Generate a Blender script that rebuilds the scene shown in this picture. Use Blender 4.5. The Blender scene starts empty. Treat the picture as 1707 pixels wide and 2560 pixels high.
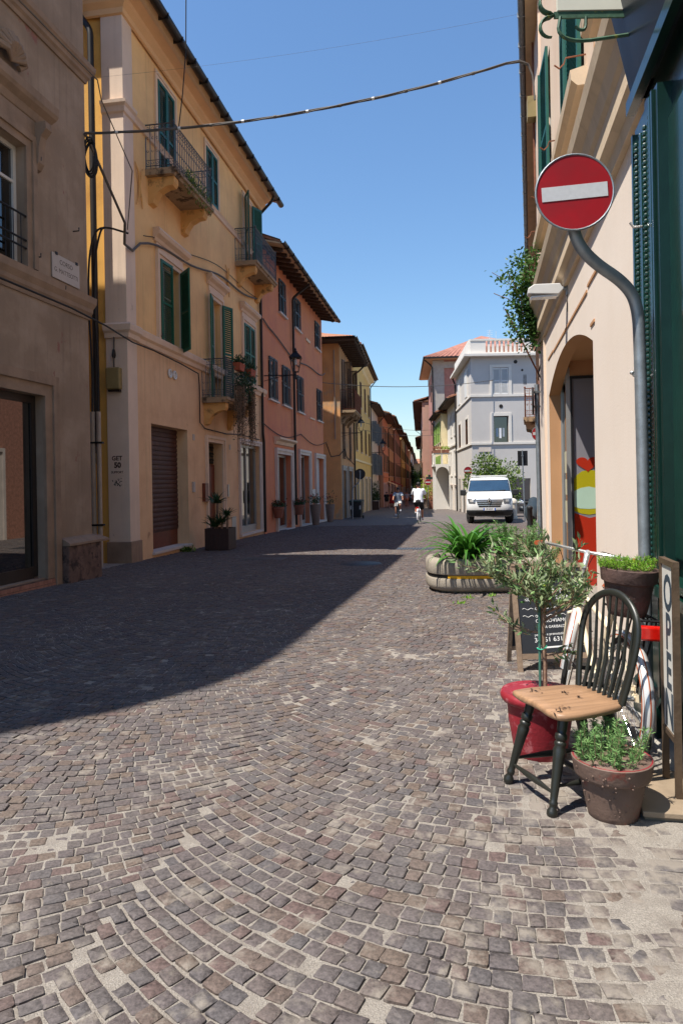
import bpy, bmesh, math, random
from mathutils import Vector, Matrix, noise as mnoise
R = math.radians
PI = math.pi
rnd = random.Random(7)
sc = bpy.context.scene
C = sc.collection
# ------------------------------------------------------------------ camera, sky, sun, exposure
SLOPE = 0.02                                  # the street falls gently away from the camera
cam_d = bpy.data.cameras.new('camera'); cam = bpy.data.objects.new('camera', cam_d); C.objects.link(cam)
cam.location = (0, 0, 1.47); cam.rotation_euler = (R(90), 0.0175, 0)
cam_d.sensor_fit = 'VERTICAL'; cam_d.sensor_height = 36; cam_d.sensor_width = 24; cam_d.lens = 24.0
cam_d.shift_y = -75.3 / 2560; cam_d.clip_start = 0.05; cam_d.clip_end = 3000
sc.camera = cam
SUN_EL = R(63.5); SUN_DIR = Vector((.86, .51, 0)).normalized()      # horizontal way the light travels
wd = bpy.data.worlds.new('World'); sc.world = wd; wd.use_nodes = True
wt = wd.node_tree; bg = wt.nodes['Background']
sky = wt.nodes.new('ShaderNodeTexSky'); sky.sky_type = 'NISHITA'; sky.sun_disc = False
sky.sun_elevation = SUN_EL
sky.sun_rotation = math.atan2(-SUN_DIR.x, -SUN_DIR.y)
sky.altitude = 0; sky.air_density = 1.5; sky.dust_density = 0.0; sky.ozone_density = 10.0
wt.links.new(sky.outputs[0], bg.inputs[0]); bg.inputs[1].default_value = 0.104
sl = bpy.data.lights.new('sun', 'SUN'); sl.energy = 5.0; sl.angle = R(0.53); sl.color = (1.0, 0.95, 0.86)
so = bpy.data.objects.new('sun', sl); C.objects.link(so)
tv = Vector((SUN_DIR.x * math.cos(SUN_EL), SUN_DIR.y * math.cos(SUN_EL), -math.sin(SUN_EL)))
so.rotation_euler = tv.to_track_quat('-Z', 'Y').to_euler()
so.location = (-8, -3, 30)
vs = sc.view_settings; vs.view_transform = 'Standard'; vs.look = 'None'; vs.gamma = 1.0; vs.exposure = 0.7
vs.use_curve_mapping = False
sc.cycles.max_bounces = 8; sc.cycles.diffuse_bounces = 4; sc.cycles.glossy_bounces = 3; sc.cycles.transmission_bounces = 4

def gz(x, y=None):
    return -SLOPE * (x if y is None else y)

# ------------------------------------------------------------------ helpers
def lin(h):
    h = h.lstrip('#'); o = []
    for i in (0, 2, 4):
        c = int(h[i:i+2], 16) / 255
        o.append(c / 12.92 if c <= .04045 else ((c + .055) / 1.055) ** 2.4)
    return tuple(o)

class MB:
    def __init__(s): s.v = []; s.f = []
    def add(s, vs_, fs):
        n = len(s.v); s.v += [tuple(p) for p in vs_]; s.f += [tuple(i + n for i in f) for f in fs]; return s
    def quad(s, a, b, c, d): return s.add([a, b, c, d], [(0, 1, 2, 3)])
    def poly(s, pts): return s.add(pts, [tuple(range(len(pts)))])
    def box(s, x0, x1, y0, y1, z0, z1, M=None):
        p = [(x, y, z) for z in (z0, z1) for y in (y0, y1) for x in (x0, x1)]
        if M is not None: p = [tuple(M @ Vector(q)) for q in p]
        return s.add(p, [(0, 2, 3, 1), (4, 5, 7, 6), (0, 1, 5, 4), (2, 6, 7, 3), (0, 4, 6, 2), (1, 3, 7, 5)])
    def prism(s, poly, a0, a1, fn):
        """extrude a closed 2D polygon; fn(u, v, a) -> point"""
        n = len(poly)
        p = [fn(u, v, a0) for u, v in poly] + [fn(u, v, a1) for u, v in poly]
        f = [tuple(range(n))[::-1], tuple(range(n, 2 * n))] + [(i, (i + 1) % n, n + (i + 1) % n, n + i) for i in range(n)]
        return s.add(p, f)
    def tube(s, pts, r, n=8, caps=True, flat=None):
        pts = [Vector(p) for p in pts]; m = len(pts)
        rr = list(r) if isinstance(r, (list, tuple)) else [r] * m
        ring = []; up = None
        for i, p in enumerate(pts):
            d = (pts[min(i + 1, m - 1)] - pts[max(i - 1, 0)])
            if d.length < 1e-9: d = Vector((0, 0, 1))
            d.normalize()
            if up is None:
                a = Vector((0, 0, 1)) if abs(d.z) < .9 else Vector((1, 0, 0))
                u = d.cross(a).normalized()
            else:
                u = up - d * up.dot(d)
                if u.length < 1e-6: u = d.cross(Vector((0, 0, 1)))
                u.normalize()
            up = u; w = d.cross(u)
            fx, fy = flat if flat else (1, 1)
            ring.append([p + (u * math.cos(2 * PI * k / n) * fx + w * math.sin(2 * PI * k / n) * fy) * rr[i] for k in range(n)])
        V = [q for rg in ring for q in rg]; F = []
        for i in range(m - 1):
            for k in range(n):
                k2 = (k + 1) % n
                F.append((i * n + k, i * n + k2, (i + 1) * n + k2, (i + 1) * n + k))
        if caps: F += [tuple(range(n))[::-1], tuple(range((m - 1) * n, m * n))]
        return s.add(V, F)
    def lathe(s, prof, n=24, c=(0, 0, 0), M=None, sx=1, sy=1):
        V = []; F = []; m = len(prof)
        for r_, z in prof:
            for k in range(n):
                a = 2 * PI * k / n
                q = Vector((r_ * math.cos(a) * sx, r_ * math.sin(a) * sy, z))
                if M is not None: q = M @ q
                V.append(q + Vector(c))
        for i in range(m - 1):
            for k in range(n):
                k2 = (k + 1) % n
                F.append((i * n + k, i * n + k2, (i + 1) * n + k2, (i + 1) * n + k))
        if prof[0][0] > 1e-5: F.append(tuple(range(n))[::-1])
        if prof[-1][0] > 1e-5: F.append(tuple(range((m - 1) * n, m * n)))
        return s.add(V, F)
    def ball(s, c, r, n=10, m=6, sc_=(1, 1, 1)):
        pr = [(max(1e-6, math.sin(PI * i / m)) * r, -math.cos(PI * i / m) * r) for i in range(m + 1)]
        V = []; F = []
        for q, z in pr:
            for k in range(n):
                a = 2 * PI * k / n
                V.append((c[0] + q * math.cos(a) * sc_[0], c[1] + q * math.sin(a) * sc_[1], c[2] + z * sc_[2]))
        for i in range(m):
            for k in range(n):
                k2 = (k + 1) % n
                F.append((i * n + k, i * n + k2, (i + 1) * n + k2, (i + 1) * n + k))
        return s.add(V, F)
    def mesh(s, name):
        me = bpy.data.meshes.new(name); me.from_pydata(s.v, [], s.f); me.update(); return me
    def build(s, name, material, parent=None, smooth=False, loc=None, rot=None, bevel=0, angle=40, label=None):
        me = s.mesh(name)
        if material: me.materials.append(material)
        if smooth:
            me.polygons.foreach_set('use_smooth', [True] * len(me.polygons))
            me.set_sharp_from_angle(angle=R(angle))
        o = bpy.data.objects.new(name, me); C.objects.link(o)
        if parent: o.parent = parent
        if loc is not None: o.location = loc
        if rot is not None: o.rotation_euler = rot
        if bevel:
            b = o.modifiers.new('bevel', 'BEVEL'); b.width = bevel; b.segments = 2; b.limit_method = 'ANGLE'
        if label: o['label'] = label
        return o

def tag(o, label, cat, group=None):
    o['label'] = label; o['category'] = cat
    if group: o['group'] = group
    return o
def thing(name, label, cat, loc=(0, 0, 0), rz=0, group=None, rot=None):
    o = bpy.data.objects.new(name, None); C.objects.link(o); o.empty_display_size = .2
    o.location = loc; o.rotation_euler = rot if rot else (0, 0, rz)
    return tag(o, label, cat, group)
def structure(o): o['kind'] = 'structure'; return o
def stuff(o): o['kind'] = 'stuff'; return o
def kids(o): return [x for x in C.objects if x.parent == o]
def copy_tree(o, parent=None):
    c = o.copy(); C.objects.link(c); c.parent = parent
    for k in list(o.children): copy_tree(k, c)
    return c
def text_mesh(txt, size, name, material, parent, M, align='CENTER', thick=.0006, sx=1.0, bold=0.0, label=None):
    cu = bpy.data.curves.new(name, 'FONT'); cu.body = txt; cu.size = size; cu.align_x = align; cu.align_y = 'CENTER'
    cu.extrude = thick; cu.offset = bold; cu.resolution_u = 3
    to = bpy.data.objects.new(name, cu)
    me = bpy.data.meshes.new_from_object(to); bpy.data.objects.remove(to)
    me.materials.clear(); me.materials.append(material)
    me.transform(Matrix.Diagonal((sx, 1, 1, 1))); me.transform(M)
    o = bpy.data.objects.new(name, me); C.objects.link(o); o.parent = parent
    if label: o['label'] = label
    return o
def sag(a, b, drop, n=16):
    a, b = Vector(a), Vector(b)
    return [a.lerp(b, i / n) - Vector((0, 0, drop * 4 * (i / n) * (1 - i / n))) for i in range(n + 1)]
def arcpts(c, r, a0, a1, n, fn): return [fn(c[0] + r * math.cos(a0 + (a1 - a0) * i / n), c[1] + r * math.sin(a0 + (a1 - a0) * i / n)) for i in range(n + 1)]
def smoothpath(pts, it=2):
    pts = [Vector(p) for p in pts]
    for _ in range(it):
        q = [pts[0]]
        for a, b in zip(pts, pts[1:]): q += [a.lerp(b, .25), a.lerp(b, .75)]
        q.append(pts[-1]); pts = q
    return pts

# ------------------------------------------------------------------ materials
MATS = {}
def mat(name, col, rough=.8, var=.12, scale=2.5, bump=.0, bscale=80, metal=0.0, spec=.4, streak=0.0, col2=None, c2amt=.5, c2scale=1.2,
        c2soft=.05, emit=None, ior=None, trans=0.0, coat=0.0, bumpdist=.01, grain=None, col3=None, c3amt=.2, c3scale=2.5):
    if name in MATS: return MATS[name]
    if isinstance(col, str): col = lin(col)
    if isinstance(col2, str): col2 = lin(col2)
    m = bpy.data.materials.new(name); m.use_nodes = True; nt = m.node_tree; N = nt.nodes; L = nt.links
    b = N['Principled BSDF']; b.inputs['Roughness'].default_value = rough; b.inputs['Metallic'].default_value = metal
    b.inputs['Specular IOR Level'].default_value = spec
    if ior: b.inputs['IOR'].default_value = ior
    if trans: b.inputs['Transmission Weight'].default_value = trans
    if coat: b.inputs['Coat Weight'].default_value = coat; b.inputs['Coat Roughness'].default_value = .08
    tc = N.new('ShaderNodeTexCoord'); out = None
    def rgb(c): 
        n = N.new('ShaderNodeRGB'); n.outputs[0].default_value = (*c, 1); return n.outputs[0]
    def mix(f, a, c, mode='MIX'):
        n = N.new('ShaderNodeMix'); n.data_type = 'RGBA'; n.blend_type = mode
        if isinstance(f, float): n.inputs[0].default_value = f
        else: L.new(f, n.inputs[0])
        L.new(a, n.inputs[6]); L.new(c, n.inputs[7]); return n.outputs[2]
    def nz(sc_, det=4, mp=None, rgh=.55):
        n = N.new('ShaderNodeTexNoise'); n.inputs['Scale'].default_value = sc_; n.inputs['Detail'].default_value = det; n.inputs['Roughness'].default_value = rgh
        if mp:
            g = N.new('ShaderNodeMapping'); g.inputs['Scale'].default_value = mp; L.new(tc.outputs['Object'], g.inputs[0]); L.new(g.outputs[0], n.inputs[0])
        else: L.new(tc.outputs['Object'], n.inputs[0])
        return n.outputs[0]
    def ramp(v, p0, p1):
        n = N.new('ShaderNodeMapRange'); n.inputs[1].default_value = p0; n.inputs[2].default_value = p1; L.new(v, n.inputs[0]); return n.outputs[0]
    if var > 0:
        out = mix(ramp(nz(scale), .3, .7), rgb(tuple(c * (1 - var) for c in col)), rgb(tuple(min(1, c * (1 + var)) for c in col)))
    else: out = rgb(col)
    if grain is not None:
        out = mix(ramp(nz(1.0, 5, grain), .42, .62), out, rgb(tuple(c * .72 for c in col)))
    if col2 is not None:
        v = nz(c2scale, 6, rgh=.65); t = .72 - .4 * c2amt
        out = mix(ramp(v, t - c2soft, t + c2soft), out, rgb(col2))
    if col3 is not None:
        v = nz(c3scale, 7, (1, 1, .7), .7); t = .74 - .4 * c3amt
        out = mix(ramp(v, t - .015, t + .02), out, rgb(lin(col3)))
    if streak > 0:
        v = ramp(nz(1.0, 5, (9, 9, .3)), .5, .76)
        mm = N.new('ShaderNodeMath'); mm.operation = 'MULTIPLY'; mm.inputs[1].default_value = streak * 1.5; m2 = N.new('ShaderNodeMath'); m2.operation = 'MULTIPLY'; L.new(v, m2.inputs[0]); L.new(ramp(nz(.55, 3), .4, .72), m2.inputs[1]); L.new(m2.outputs[0], mm.inputs[0])
        out = mix(mm.outputs[0], out, rgb(tuple(c * .35 for c in col)))
    L.new(out, b.inputs['Base Color'])
    if bump > 0:
        bn = N.new('ShaderNodeBump'); bn.inputs['Strength'].default_value = bump; bn.inputs['Distance'].default_value = bumpdist
        L.new(nz(bscale, 5), bn.inputs['Height']); L.new(bn.outputs[0], b.inputs['Normal'])
    if emit: 
        b.inputs['Emission Color'].default_value = (*col, 1); b.inputs['Emission Strength'].default_value = emit
    MATS[name] = m; return m
def M(n): return MATS[n]

mat('stucco_grey_brown', '#937e6a', .9, .16, .9, .4, 22, streak=.45, col2='#a5917e', c2amt=.32, c2scale=.9, c2soft=.1, col3='#8a5f55', c3amt=.28, c3scale=1.5)
mat('stone_trim_brown', '#8f7864', .85, .18, 3, .4, 40, streak=.3)
mat('stone_dark', '#6a5348', .9, .35, 6, .8, 30, col2='#3d302b', c2amt=.4, c2scale=5)
mat('marble_plaque', '#b3a79c', .6, .06, 4)
mat('letter_dark', '#5a5049', .8, 0)
mat('stucco_yellow', '#edc184', .88, .09, .7, .3, 22, streak=.5, col3='#c79a68', c3amt=.2, c3scale=1.4, col2='#d8aa76', c2amt=.38, c2scale=.6, c2soft=.15)
mat('stucco_peach_low', '#e2bb90', .88, .08, .8, .25, 30, streak=.4, col3='#b98f6c', c3amt=.2, c3scale=1.6, col2='#c69c78', c2amt=.3, c2scale=.8, c2soft=.15)
mat('stucco_side_yellow', '#e0aa55', .88, .07, .8, .25, 30, streak=.15, col2='#b87f3e', c2amt=.2, c2scale=.7, c2soft=.12)
mat('pilaster_cream', '#dcc4ae', .85, .07, 1.3, .25, 35, streak=.28, col3='#b9a18c', c3amt=.16, c3scale=2.2)
mat('trim_cream', '#dcc0a4', .8, .06, 2, .15, 40, streak=.2)
mat('cornice_peach', '#e0b585', .85, .05, 2, .15, 40)
mat('gutter_brown', '#2b2523', .45, .2, 4, metal=.4)
mat('pipe_dark', '#2f2a27', .5, .2, 4, metal=.3)
mat('pipe_grey', '#8d8177', .6, .1, 4)
mat('shutter_green', '#1b5c42', .55, .1, 6, .1, 60)
mat('shutter_teal', '#14564a', .5, .12, 6, .1, 60)
mat('shutter_navy', '#2a343a', .55, .12, 6, .1, 60)
mat('shutter_brown', '#5e4636', .6, .15, 6, .1, 60)
mat('shutter_white', '#d8d6d2', .6, .05, 6)
mat('shutter_light_green', '#8fae5e', .6, .08, 6)
mat('shutter_grey', '#75797b', .6, .08, 6)
mat('iron_grey', '#5b5d60', .5, .15, 10, metal=.6)
mat('iron_black', '#232426', .5, .15, 10, metal=.5)
mat('rust', '#7b4a33', .8, .25, 12, .3, 60)
mat('balcony_stone', '#9c8467', .9, .2, 3, .5, 30, col2='#4a3c2f', c2amt=.35, c2scale=3)
mat('console_ochre', '#d5a363', .9, .12, 2, .3, 30, col2='#8a6b45', c2amt=.3, c2scale=2)
mat('garage_brown', '#4a2c26', .6, .15, 3, .15, 50, col2='#5d3a31', c2amt=.3, c2scale=3)
mat('wood_door', '#6b3420', .45, .2, 5, .2, 40)
mat('window_glass', '#0b0d0f', .03, 0, spec=.9, ior=1.7)
mat('shop_glass', '#10100f', .015, 0, spec=1.0, ior=1.9)
mat('dark_void', '#0c0b0b', .9, 0)
mat('frame_white', '#c9c4bd', .5, .05, 5)
mat('frame_alu', '#a9a7a4', .4, .05, 5, metal=.5)
mat('frame_dark', '#2c2420', .5, .1, 5)
mat('stucco_red', '#d4885f', .88, .1, .7, .3, 22, streak=.45, col3='#b56b52', c3amt=.22, c3scale=1.2, col2='#ba7059', c2amt=.36, c2scale=.7, c2soft=.15)
mat('stone_white', '#cfc2b6', .8, .08, 2, .2, 40, streak=.15)
mat('rafter', '#4a3a30', .85, .2, 6)
mat('soffit', '#c9ad8b', .85, .1, 3)
mat('stucco_ochre', '#d49a64', .9, .14, 1.0, .35, 20, streak=.3, col2='#a9977e', c2amt=.33, c2scale=.55, c2soft=.06)
mat('stucco_ochre_front', '#b98c62', .9, .14, 1.0, .35, 20, streak=.3, col2='#8f7a63', c2amt=.35, c2scale=.7, c2soft=.06)
mat('stucco_yellow2', '#d6b774', .88, .08, .6, .2, 30, streak=.15)
mat('cream', '#e2d2a8', .85, .06, 2)
mat('stucco_pale', '#d9cdbd', .88, .08, .8, .2, 30, streak=.2)
mat('stucco_orange', '#c69272', .88, .08, .8, .2, 30, streak=.15)
mat('stucco_pink', '#b9917f', .88, .1, .8, .2, 30, streak=.2)
mat('stucco_tan', '#b9966f', .88, .1, .8, .2, 30, streak=.2)
mat('roof_tile', '#9c6a52', .85, .25, 3, .4, 30, col2='#8a6f55', c2amt=.4, c2scale=2)
mat('roof_tile_red', '#9c6a5a', .85, .2, 2, .4, 30)
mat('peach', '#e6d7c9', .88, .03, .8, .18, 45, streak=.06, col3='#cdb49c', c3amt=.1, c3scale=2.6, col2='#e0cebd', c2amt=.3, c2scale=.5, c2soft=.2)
mat('peach_upper', '#d9bda4', .85, .06, 1, .2, 40, streak=.3, col2='#e2cfba', c2amt=.4, c2scale=.8, c2soft=.2)
mat('peach_trim', '#cdb89d', .85, .07, 3, .2, 40, streak=.25)
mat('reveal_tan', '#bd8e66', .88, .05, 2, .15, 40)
mat('green_paint', '#0a2721', .3, .15, 8, .12, 25, spec=.5, coat=.3)
mat('green_paint_light', '#0e332a', .32, .2, 10, .15, 25, spec=.5, coat=.3)
mat('blue_fascia', '#101d2b', .4, .1, 3, .05, 20, spec=.4, coat=.1)
mat('brick_pink', '#a3735f', .9, .25, 9, .5, 30)
mat('brick_tall', '#a8776a', .9, .14, 3, .3, 30)
mat('concrete', '#a39d94', .85, .1, 3, .3, 40, streak=.2)
mat('grey_stucco', '#c6c0ba', .88, .04, 1, .15, 40)
mat('grey_trim', '#dcd5cb', .85, .04, 2)
mat('white_stucco', '#ddd8d0', .88, .05, 1, .15, 40, streak=.12)
mat('sign_red', '#9a0f19', .38, .1, 5, spec=.5, col2='#8a1a1f', c2amt=.3, c2scale=9, c2soft=.2)
mat('sign_white', '#c3c2c3', .4, .05, 40)
mat('sign_black', '#1d1d20', .5, .1, 6)
mat('galvanised', '#8d9296', .45, .18, 14, .15, 30, metal=.55, streak=.3, col3='#6f6a64', c3amt=.15, c3scale=9)
mat('chair_black', '#23241f', .38, .1, 10, .05, 30, spec=.5)
mat('seat_wood', '#a17d5f', .45, .1, 3, .06, 20, spec=.4, grain=(3, 38, 38))
mat('wood_burn', '#3a2a22', .6, .2, 30)
mat('pot_red', '#86202a', .5, .14, 6, .35, 40, col2='#a0565a', c2amt=.3, c2scale=14, c2soft=.04)
mat('pot_brown', '#6a564c', .7, .18, 7, .5, 25, col2='#7d3a30', c2amt=.2, c2scale=8)
mat('pot_dark', '#54403a', .65, .3, 6, 1.0, 18, col2='#6b5048', c2amt=.35, c2scale=5)
mat('terracotta', '#a2543a', .8, .15, 5, .2, 30)
mat('soil', '#1f1712', .95, .3, 30, .8, 60)
mat('bike_cream', '#ddcdb0', .3, .04, 6, spec=.5, coat=.4)
mat('chrome', '#cbcbc8', .2, .06, 10, metal=.6)
mat('alu_silver', '#cfcfce', .32, .06, 10, metal=.3)
mat('orange_brown', '#9a4a22', .4, .1, 6)
mat('rubber', '#1c1c1c', .75, .15, 20, .2, 60)
mat('reflector_red', '#c8180f', .2, .1, 40, spec=.6, coat=.6)
mat('white_plastic', '#d5d5d2', .4, .05, 6)
mat('slate_board', '#20242b', .75, .1, 4)
mat('chalk', '#dfdfdd', .95, .1, 40)
mat('weathered_wood', '#84705e', .85, .25, 4, .5, 25, streak=.5)
mat('plank_wood', '#8b7a66', .8, .2, 5, .4, 25)
mat('old_steel', '#5d4c3c', .6, .25, 8, .3, 40, metal=.3)
mat('panel_white', '#cdcac2', .5, .08, 6, col2='#8a6a48', c2amt=.12, c2scale=14)
mat('letter_grey', '#34404a', .6, .1, 20)
mat('concrete_planter', '#958b7e', .9, .12, 5, .6, 60, streak=.0, col2='#7d7468', c2amt=.35, c2scale=4, c2soft=.12)
mat('yellow_stripe', '#d8a012', .5, .08, 8)
mat('black_stripe', '#20201e', .6, .1, 8)
mat('bark', '#8a705c', .9, .25, 30, .5, 60)
mat('stake_green', '#3d6a5c', .6, .1, 10)
mat('tie_teal', '#0fae86', .5, 0)
def leafmat(name, a, b_, rough=.5, tr=.25):
    m = bpy.data.materials.new(name); m.use_nodes = True; nt = m.node_tree; N = nt.nodes; L = nt.links
    b = N['Principled BSDF']; b.inputs['Roughness'].default_value = rough; b.inputs['Specular IOR Level'].default_value = .4
    g = N.new('ShaderNodeNewGeometry'); r_ = N.new('ShaderNodeValToRGB')
    r_.color_ramp.elements[0].color = (*lin(a), 1); r_.color_ramp.elements[1].color = (*lin(b_), 1)
    L.new(g.outputs['Random Per Island'], r_.inputs[0]); L.new(r_.outputs[0], b.inputs['Base Color'])
    t = N.new('ShaderNodeBsdfTranslucent'); L.new(r_.outputs[0], t.inputs[0]); mx = N.new('ShaderNodeMixShader'); mx.inputs[0].default_value = tr
    L.new(b.outputs[0], mx.inputs[1]); L.new(t.outputs[0], mx.inputs[2]); L.new(mx.outputs[0], N['Material Output'].inputs[0])
    MATS[name] = m; return m
leafmat('leaf_olive', '#4f6036', '#95a078', .5, .15)
leafmat('leaf_rosemary', '#48703c', '#8cb06c', .6, .2)
leafmat('leaf_bright', '#4f8c1f', '#96b83a', .55, .3)
leafmat('leaf_agapanthus', '#2b5a1c', '#558a33', .35, .25)
leafmat('leaf_shrub', '#2f5220', '#7c8f3c', .55, .25)
leafmat('leaf_ivy', '#27481d', '#557c35', .5, .25)
leafmat('leaf_dark', '#20361f', '#42603a', .5, .2)
leafmat('leaf_trailing', '#2c3326', '#5c5642', .7, .2)
leafmat('leaf_flower_red', '#7c1420', '#b32a34', .6, .2)
leafmat('leaf_dry', '#8a5a44', '#b58468', .7, .2)
leafmat('leaf_lime', '#6f9a2c', '#b4c04a', .6, .3)
mat('van_white', '#d9dad9', .25, .02, 3, spec=.5, coat=.6)
mat('van_black', '#26282a', .6, .08, 6)
mat('headlamp', '#53575b', .1, .3, 20, spec=.8, coat=.6)
mat('windscreen', '#2a4054', .05, .15, 2, spec=.9, ior=1.7)
mat('plate_white', '#d5d6d8', .4, 0)
mat('plate_blue', '#1f55b0', .4, 0)
mat('skin', '#a8735a', .55, .06, 6)
mat('hair', '#1d1613', .6, .2, 20)
mat('shirt_white', '#e2e2e6', .8, .03, 4)
mat('cloth_black', '#17171b', .85, .1, 8)
mat('cloth_red', '#9a1a22', .85, .1, 8)
mat('cloth_grey', '#8f98a3', .85, .1, 8)
mat('cloth_pale', '#b7b4b0', .85, .1, 8)
mat('cloth_pink', '#9a4a55', .85, .1, 8)
mat('car_blue', '#8fa3b8', .3, .03, 4, coat=.5)
mat('bin_green', '#20352f', .55, .1, 8)
mat('box_beige', '#8d7d52', .6, .08, 6)
mat('cable_grey', '#5c5651', .7, .15, 8)
mat('cable_black', '#1e1c1b', .7, .1, 8)
mat('conduit_pale', '#a69a8d', .55, .1, 5)
mat('terracotta_pot', '#8a5a49', .8, .12, 5)
mat('taupe_pot', '#7a6a60', .75, .08, 5)
mat('planter_brown', '#3a2620', .6, .15, 4)
mat('stone_pale', '#cbbfae', .8, .08, 5, .2, 40)
mat('poster_red', '#a8301e', .12, .03, 3)
mat('poster_yellow', '#a89d20', .12, .03, 3)
mat('poster_pale', '#aec7b4', .12, .03, 3)
mat('interior_grey', '#7d7a80', .8, .06, 2)
mat('clear_pane', '#ffffff', .0, 0, spec=.5, trans=1.0, ior=1.08)
mat('shade_white', '#c8c6c2', .5, .04, 5)
mat('graffiti', '#43281f', .8, 0)
mat('lamp_glass', '#bfc6cb', .15, .05, 5, spec=.6)
# ------------------------------------------------------------------ street: sand bed with arcs of porphyry setts
def stone_mat(name, attr):
    m = bpy.data.materials.new(name); m.use_nodes = True; nt = m.node_tree; N = nt.nodes; L = nt.links
    b = N['Principled BSDF']; b.inputs['Roughness'].default_value = .8; b.inputs['Specular IOR Level'].default_value = .2
    rp = N.new('ShaderNodeValToRGB'); cr = rp.color_ramp
    cols = ['#5a5353', '#5c5452', '#575252', '#5e5552', '#595150', '#565253', '#61554f', '#5b5454', '#585251', '#63574f', '#595353', '#5f504d']
    cr.interpolation = 'CONSTANT'
    cr.elements[0].color = (*lin(cols[0]), 1); cr.elements[1].position = 1 / len(cols); cr.elements[1].color = (*lin(cols[1]), 1)
    for i in range(2, len(cols)):
        e = cr.elements.new(i / len(cols)); e.color = (*lin(cols[i]), 1)
    if attr:
        a = N.new('ShaderNodeAttribute'); a.attribute_name = 'shade'; L.new(a.outputs['Fac'], rp.inputs[0])
    else:
        a = N.new('ShaderNodeObjectInfo'); L.new(a.outputs['Random'], rp.inputs[0])
    tc = N.new('ShaderNodeNewGeometry')
    def nz(s, d):
        n = N.new('ShaderNodeTexNoise'); n.inputs['Scale'].default_value = s; n.inputs['Detail'].default_value = d; n.inputs['Roughness'].default_value = .65
        L.new(tc.outputs['Position'], n.inputs[0]); return n.outputs[0]
    def mr(v, a0, a1, b0=0., b1=1.):
        n = N.new('ShaderNodeMapRange'); n.inputs[1].default_value = a0; n.inputs[2].default_value = a1; n.inputs[3].default_value = b0; n.inputs[4].default_value = b1
        L.new(v, n.inputs[0]); return n.outputs[0]
    def mix(f, a_, c_, mode='MIX'):
        n = N.new('ShaderNodeMix'); n.data_type = 'RGBA'; n.blend_type = mode
        L.new(f, n.inputs[0]) if not isinstance(f, float) else setattr(n.inputs[0], 'default_value', f)
        L.new(a_, n.inputs[6])
        if isinstance(c_, tuple): n.inputs[7].default_value = (*c_, 1)
        else: L.new(c_, n.inputs[7])
        return n.outputs[2]
    gr = N.new('ShaderNodeValToRGB'); gr.color_ramp.elements[0].color = (.5, .5, .51, 1); gr.color_ramp.elements[1].color = (1.5, 1.46, 1.43, 1)
    L.new(mr(nz(75, 8), .3, .7), gr.inputs[0])
    c = mix(1.0, rp.outputs[0], gr.outputs[0], 'MULTIPLY')
    # sand rubbed into the faces of the stones, more of it along the shop fronts
    sx = N.new('ShaderNodeSeparateXYZ'); L.new(tc.outputs['Position'], sx.inputs[0])
    def mth(op, a_, b_):
        n = N.new('ShaderNodeMath'); n.operation = op
        for i_, v_ in enumerate((a_, b_)):
            if isinstance(v_, (int, float)): n.inputs[i_].default_value = v_
            else: L.new(v_, n.inputs[i_])
        return n.outputs[0]
    uu = mth('SUBTRACT', mth('MULTIPLY', sx.outputs[0], .98), mth('MULTIPLY', sx.outputs[1], .2))
    near = mth('MULTIPLY', mr(uu, -.35, .55), mr(sx.outputs[1], 9, 5))
    c = mix(mr(mth('ADD', nz(7, 7), mth('MULTIPLY', near, .13)), .55, .68, 0, .85), c, lin('#8a8177'))
    c = mix(mr(nz(1.1, 4), .38, .72, 0, .22), c, lin('#7a726b'))
    L.new(c, b.inputs['Base Color'])
    bp = N.new('ShaderNodeBump'); bp.inputs['Strength'].default_value = .8; bp.inputs['Distance'].default_value = .006
    L.new(nz(85, 6), bp.inputs['Height']); L.new(bp.outputs[0], b.inputs['Normal'])
    MATS[name] = m; return m
stone_mat('sett_single', False); stone_mat('sett_joined', True)
mat('sand', '#928a81', .95, .3, 170, 1.0, 190, col2='#7c736b', c2amt=.32, c2scale=9, c2soft=.14, bumpdist=.008)
mat('paving_far', '#5d5552', .7, .16, 14, .6, 9, col2='#80766c', c2amt=.3, c2scale=7, c2soft=.05, bumpdist=.02)

SD = Vector((.2, .98)).normalized(); SN = Vector((SD.y, -SD.x))
def uv2xy(u, v): return (SN.x * u + SD.x * v, SN.y * u + SD.y * v)
def xy2uv(x, y): return (SN.x * x + SN.y * y, SD.x * x + SD.y * y)
def ss(a, b, x):
    t = max(0, min(1, (x - a) / (b - a))); return t * t * (3 - 2 * t)
def sandh(x, y):
    u, v = xy2uv(x, y)
    n1 = mnoise.noise((x * 1.7, y * 1.7, 3.1)); n2 = mnoise.noise((x * 7, y * 7, 9.4)); n3 = mnoise.noise((x * .6, y * .6, 5.0)); n4 = mnoise.noise((x * 16, y * 16, 1.0))
    edge = .3 + .1 * math.sin(v * 1.3) + .26 * n1 + max(0, v - 6) * .1
    m = ss(edge - .15, edge + .3, u) * (1 - ss(.58, .72, u) * ss(3.1, 2.8, v) * .75) * (1 - .8 * ss(5.5, 9.0, v))
    return -.0016 + .0026 * n1 + .0048 * n2 + .002 * n3 + .003 * n4 + .0075 * m
gnd = MB()
def gp(x, y, o): return (x, y, gz(y) + o)
X0, X1, Y0, Y1, Y2 = -3.4, 2.5, 1.2, 9.0, 33.0
st = 0.032
nx = int((X1 - X0) / st); ny = int((Y1 - Y0) / st)
V = []
for j in range(ny + 1):
    y = Y0 + (Y1 - Y0) * j / ny
    for i in range(nx + 1):
        x = X0 + (X1 - X0) * i / nx; V.append((x, y, gz(y) + sandh(x, y)))
gnd.add(V, [(j * (nx + 1) + i, j * (nx + 1) + i + 1, (j + 1) * (nx + 1) + i + 1, (j + 1) * (nx + 1) + i) for j in range(ny) for i in range(nx)])
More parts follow.
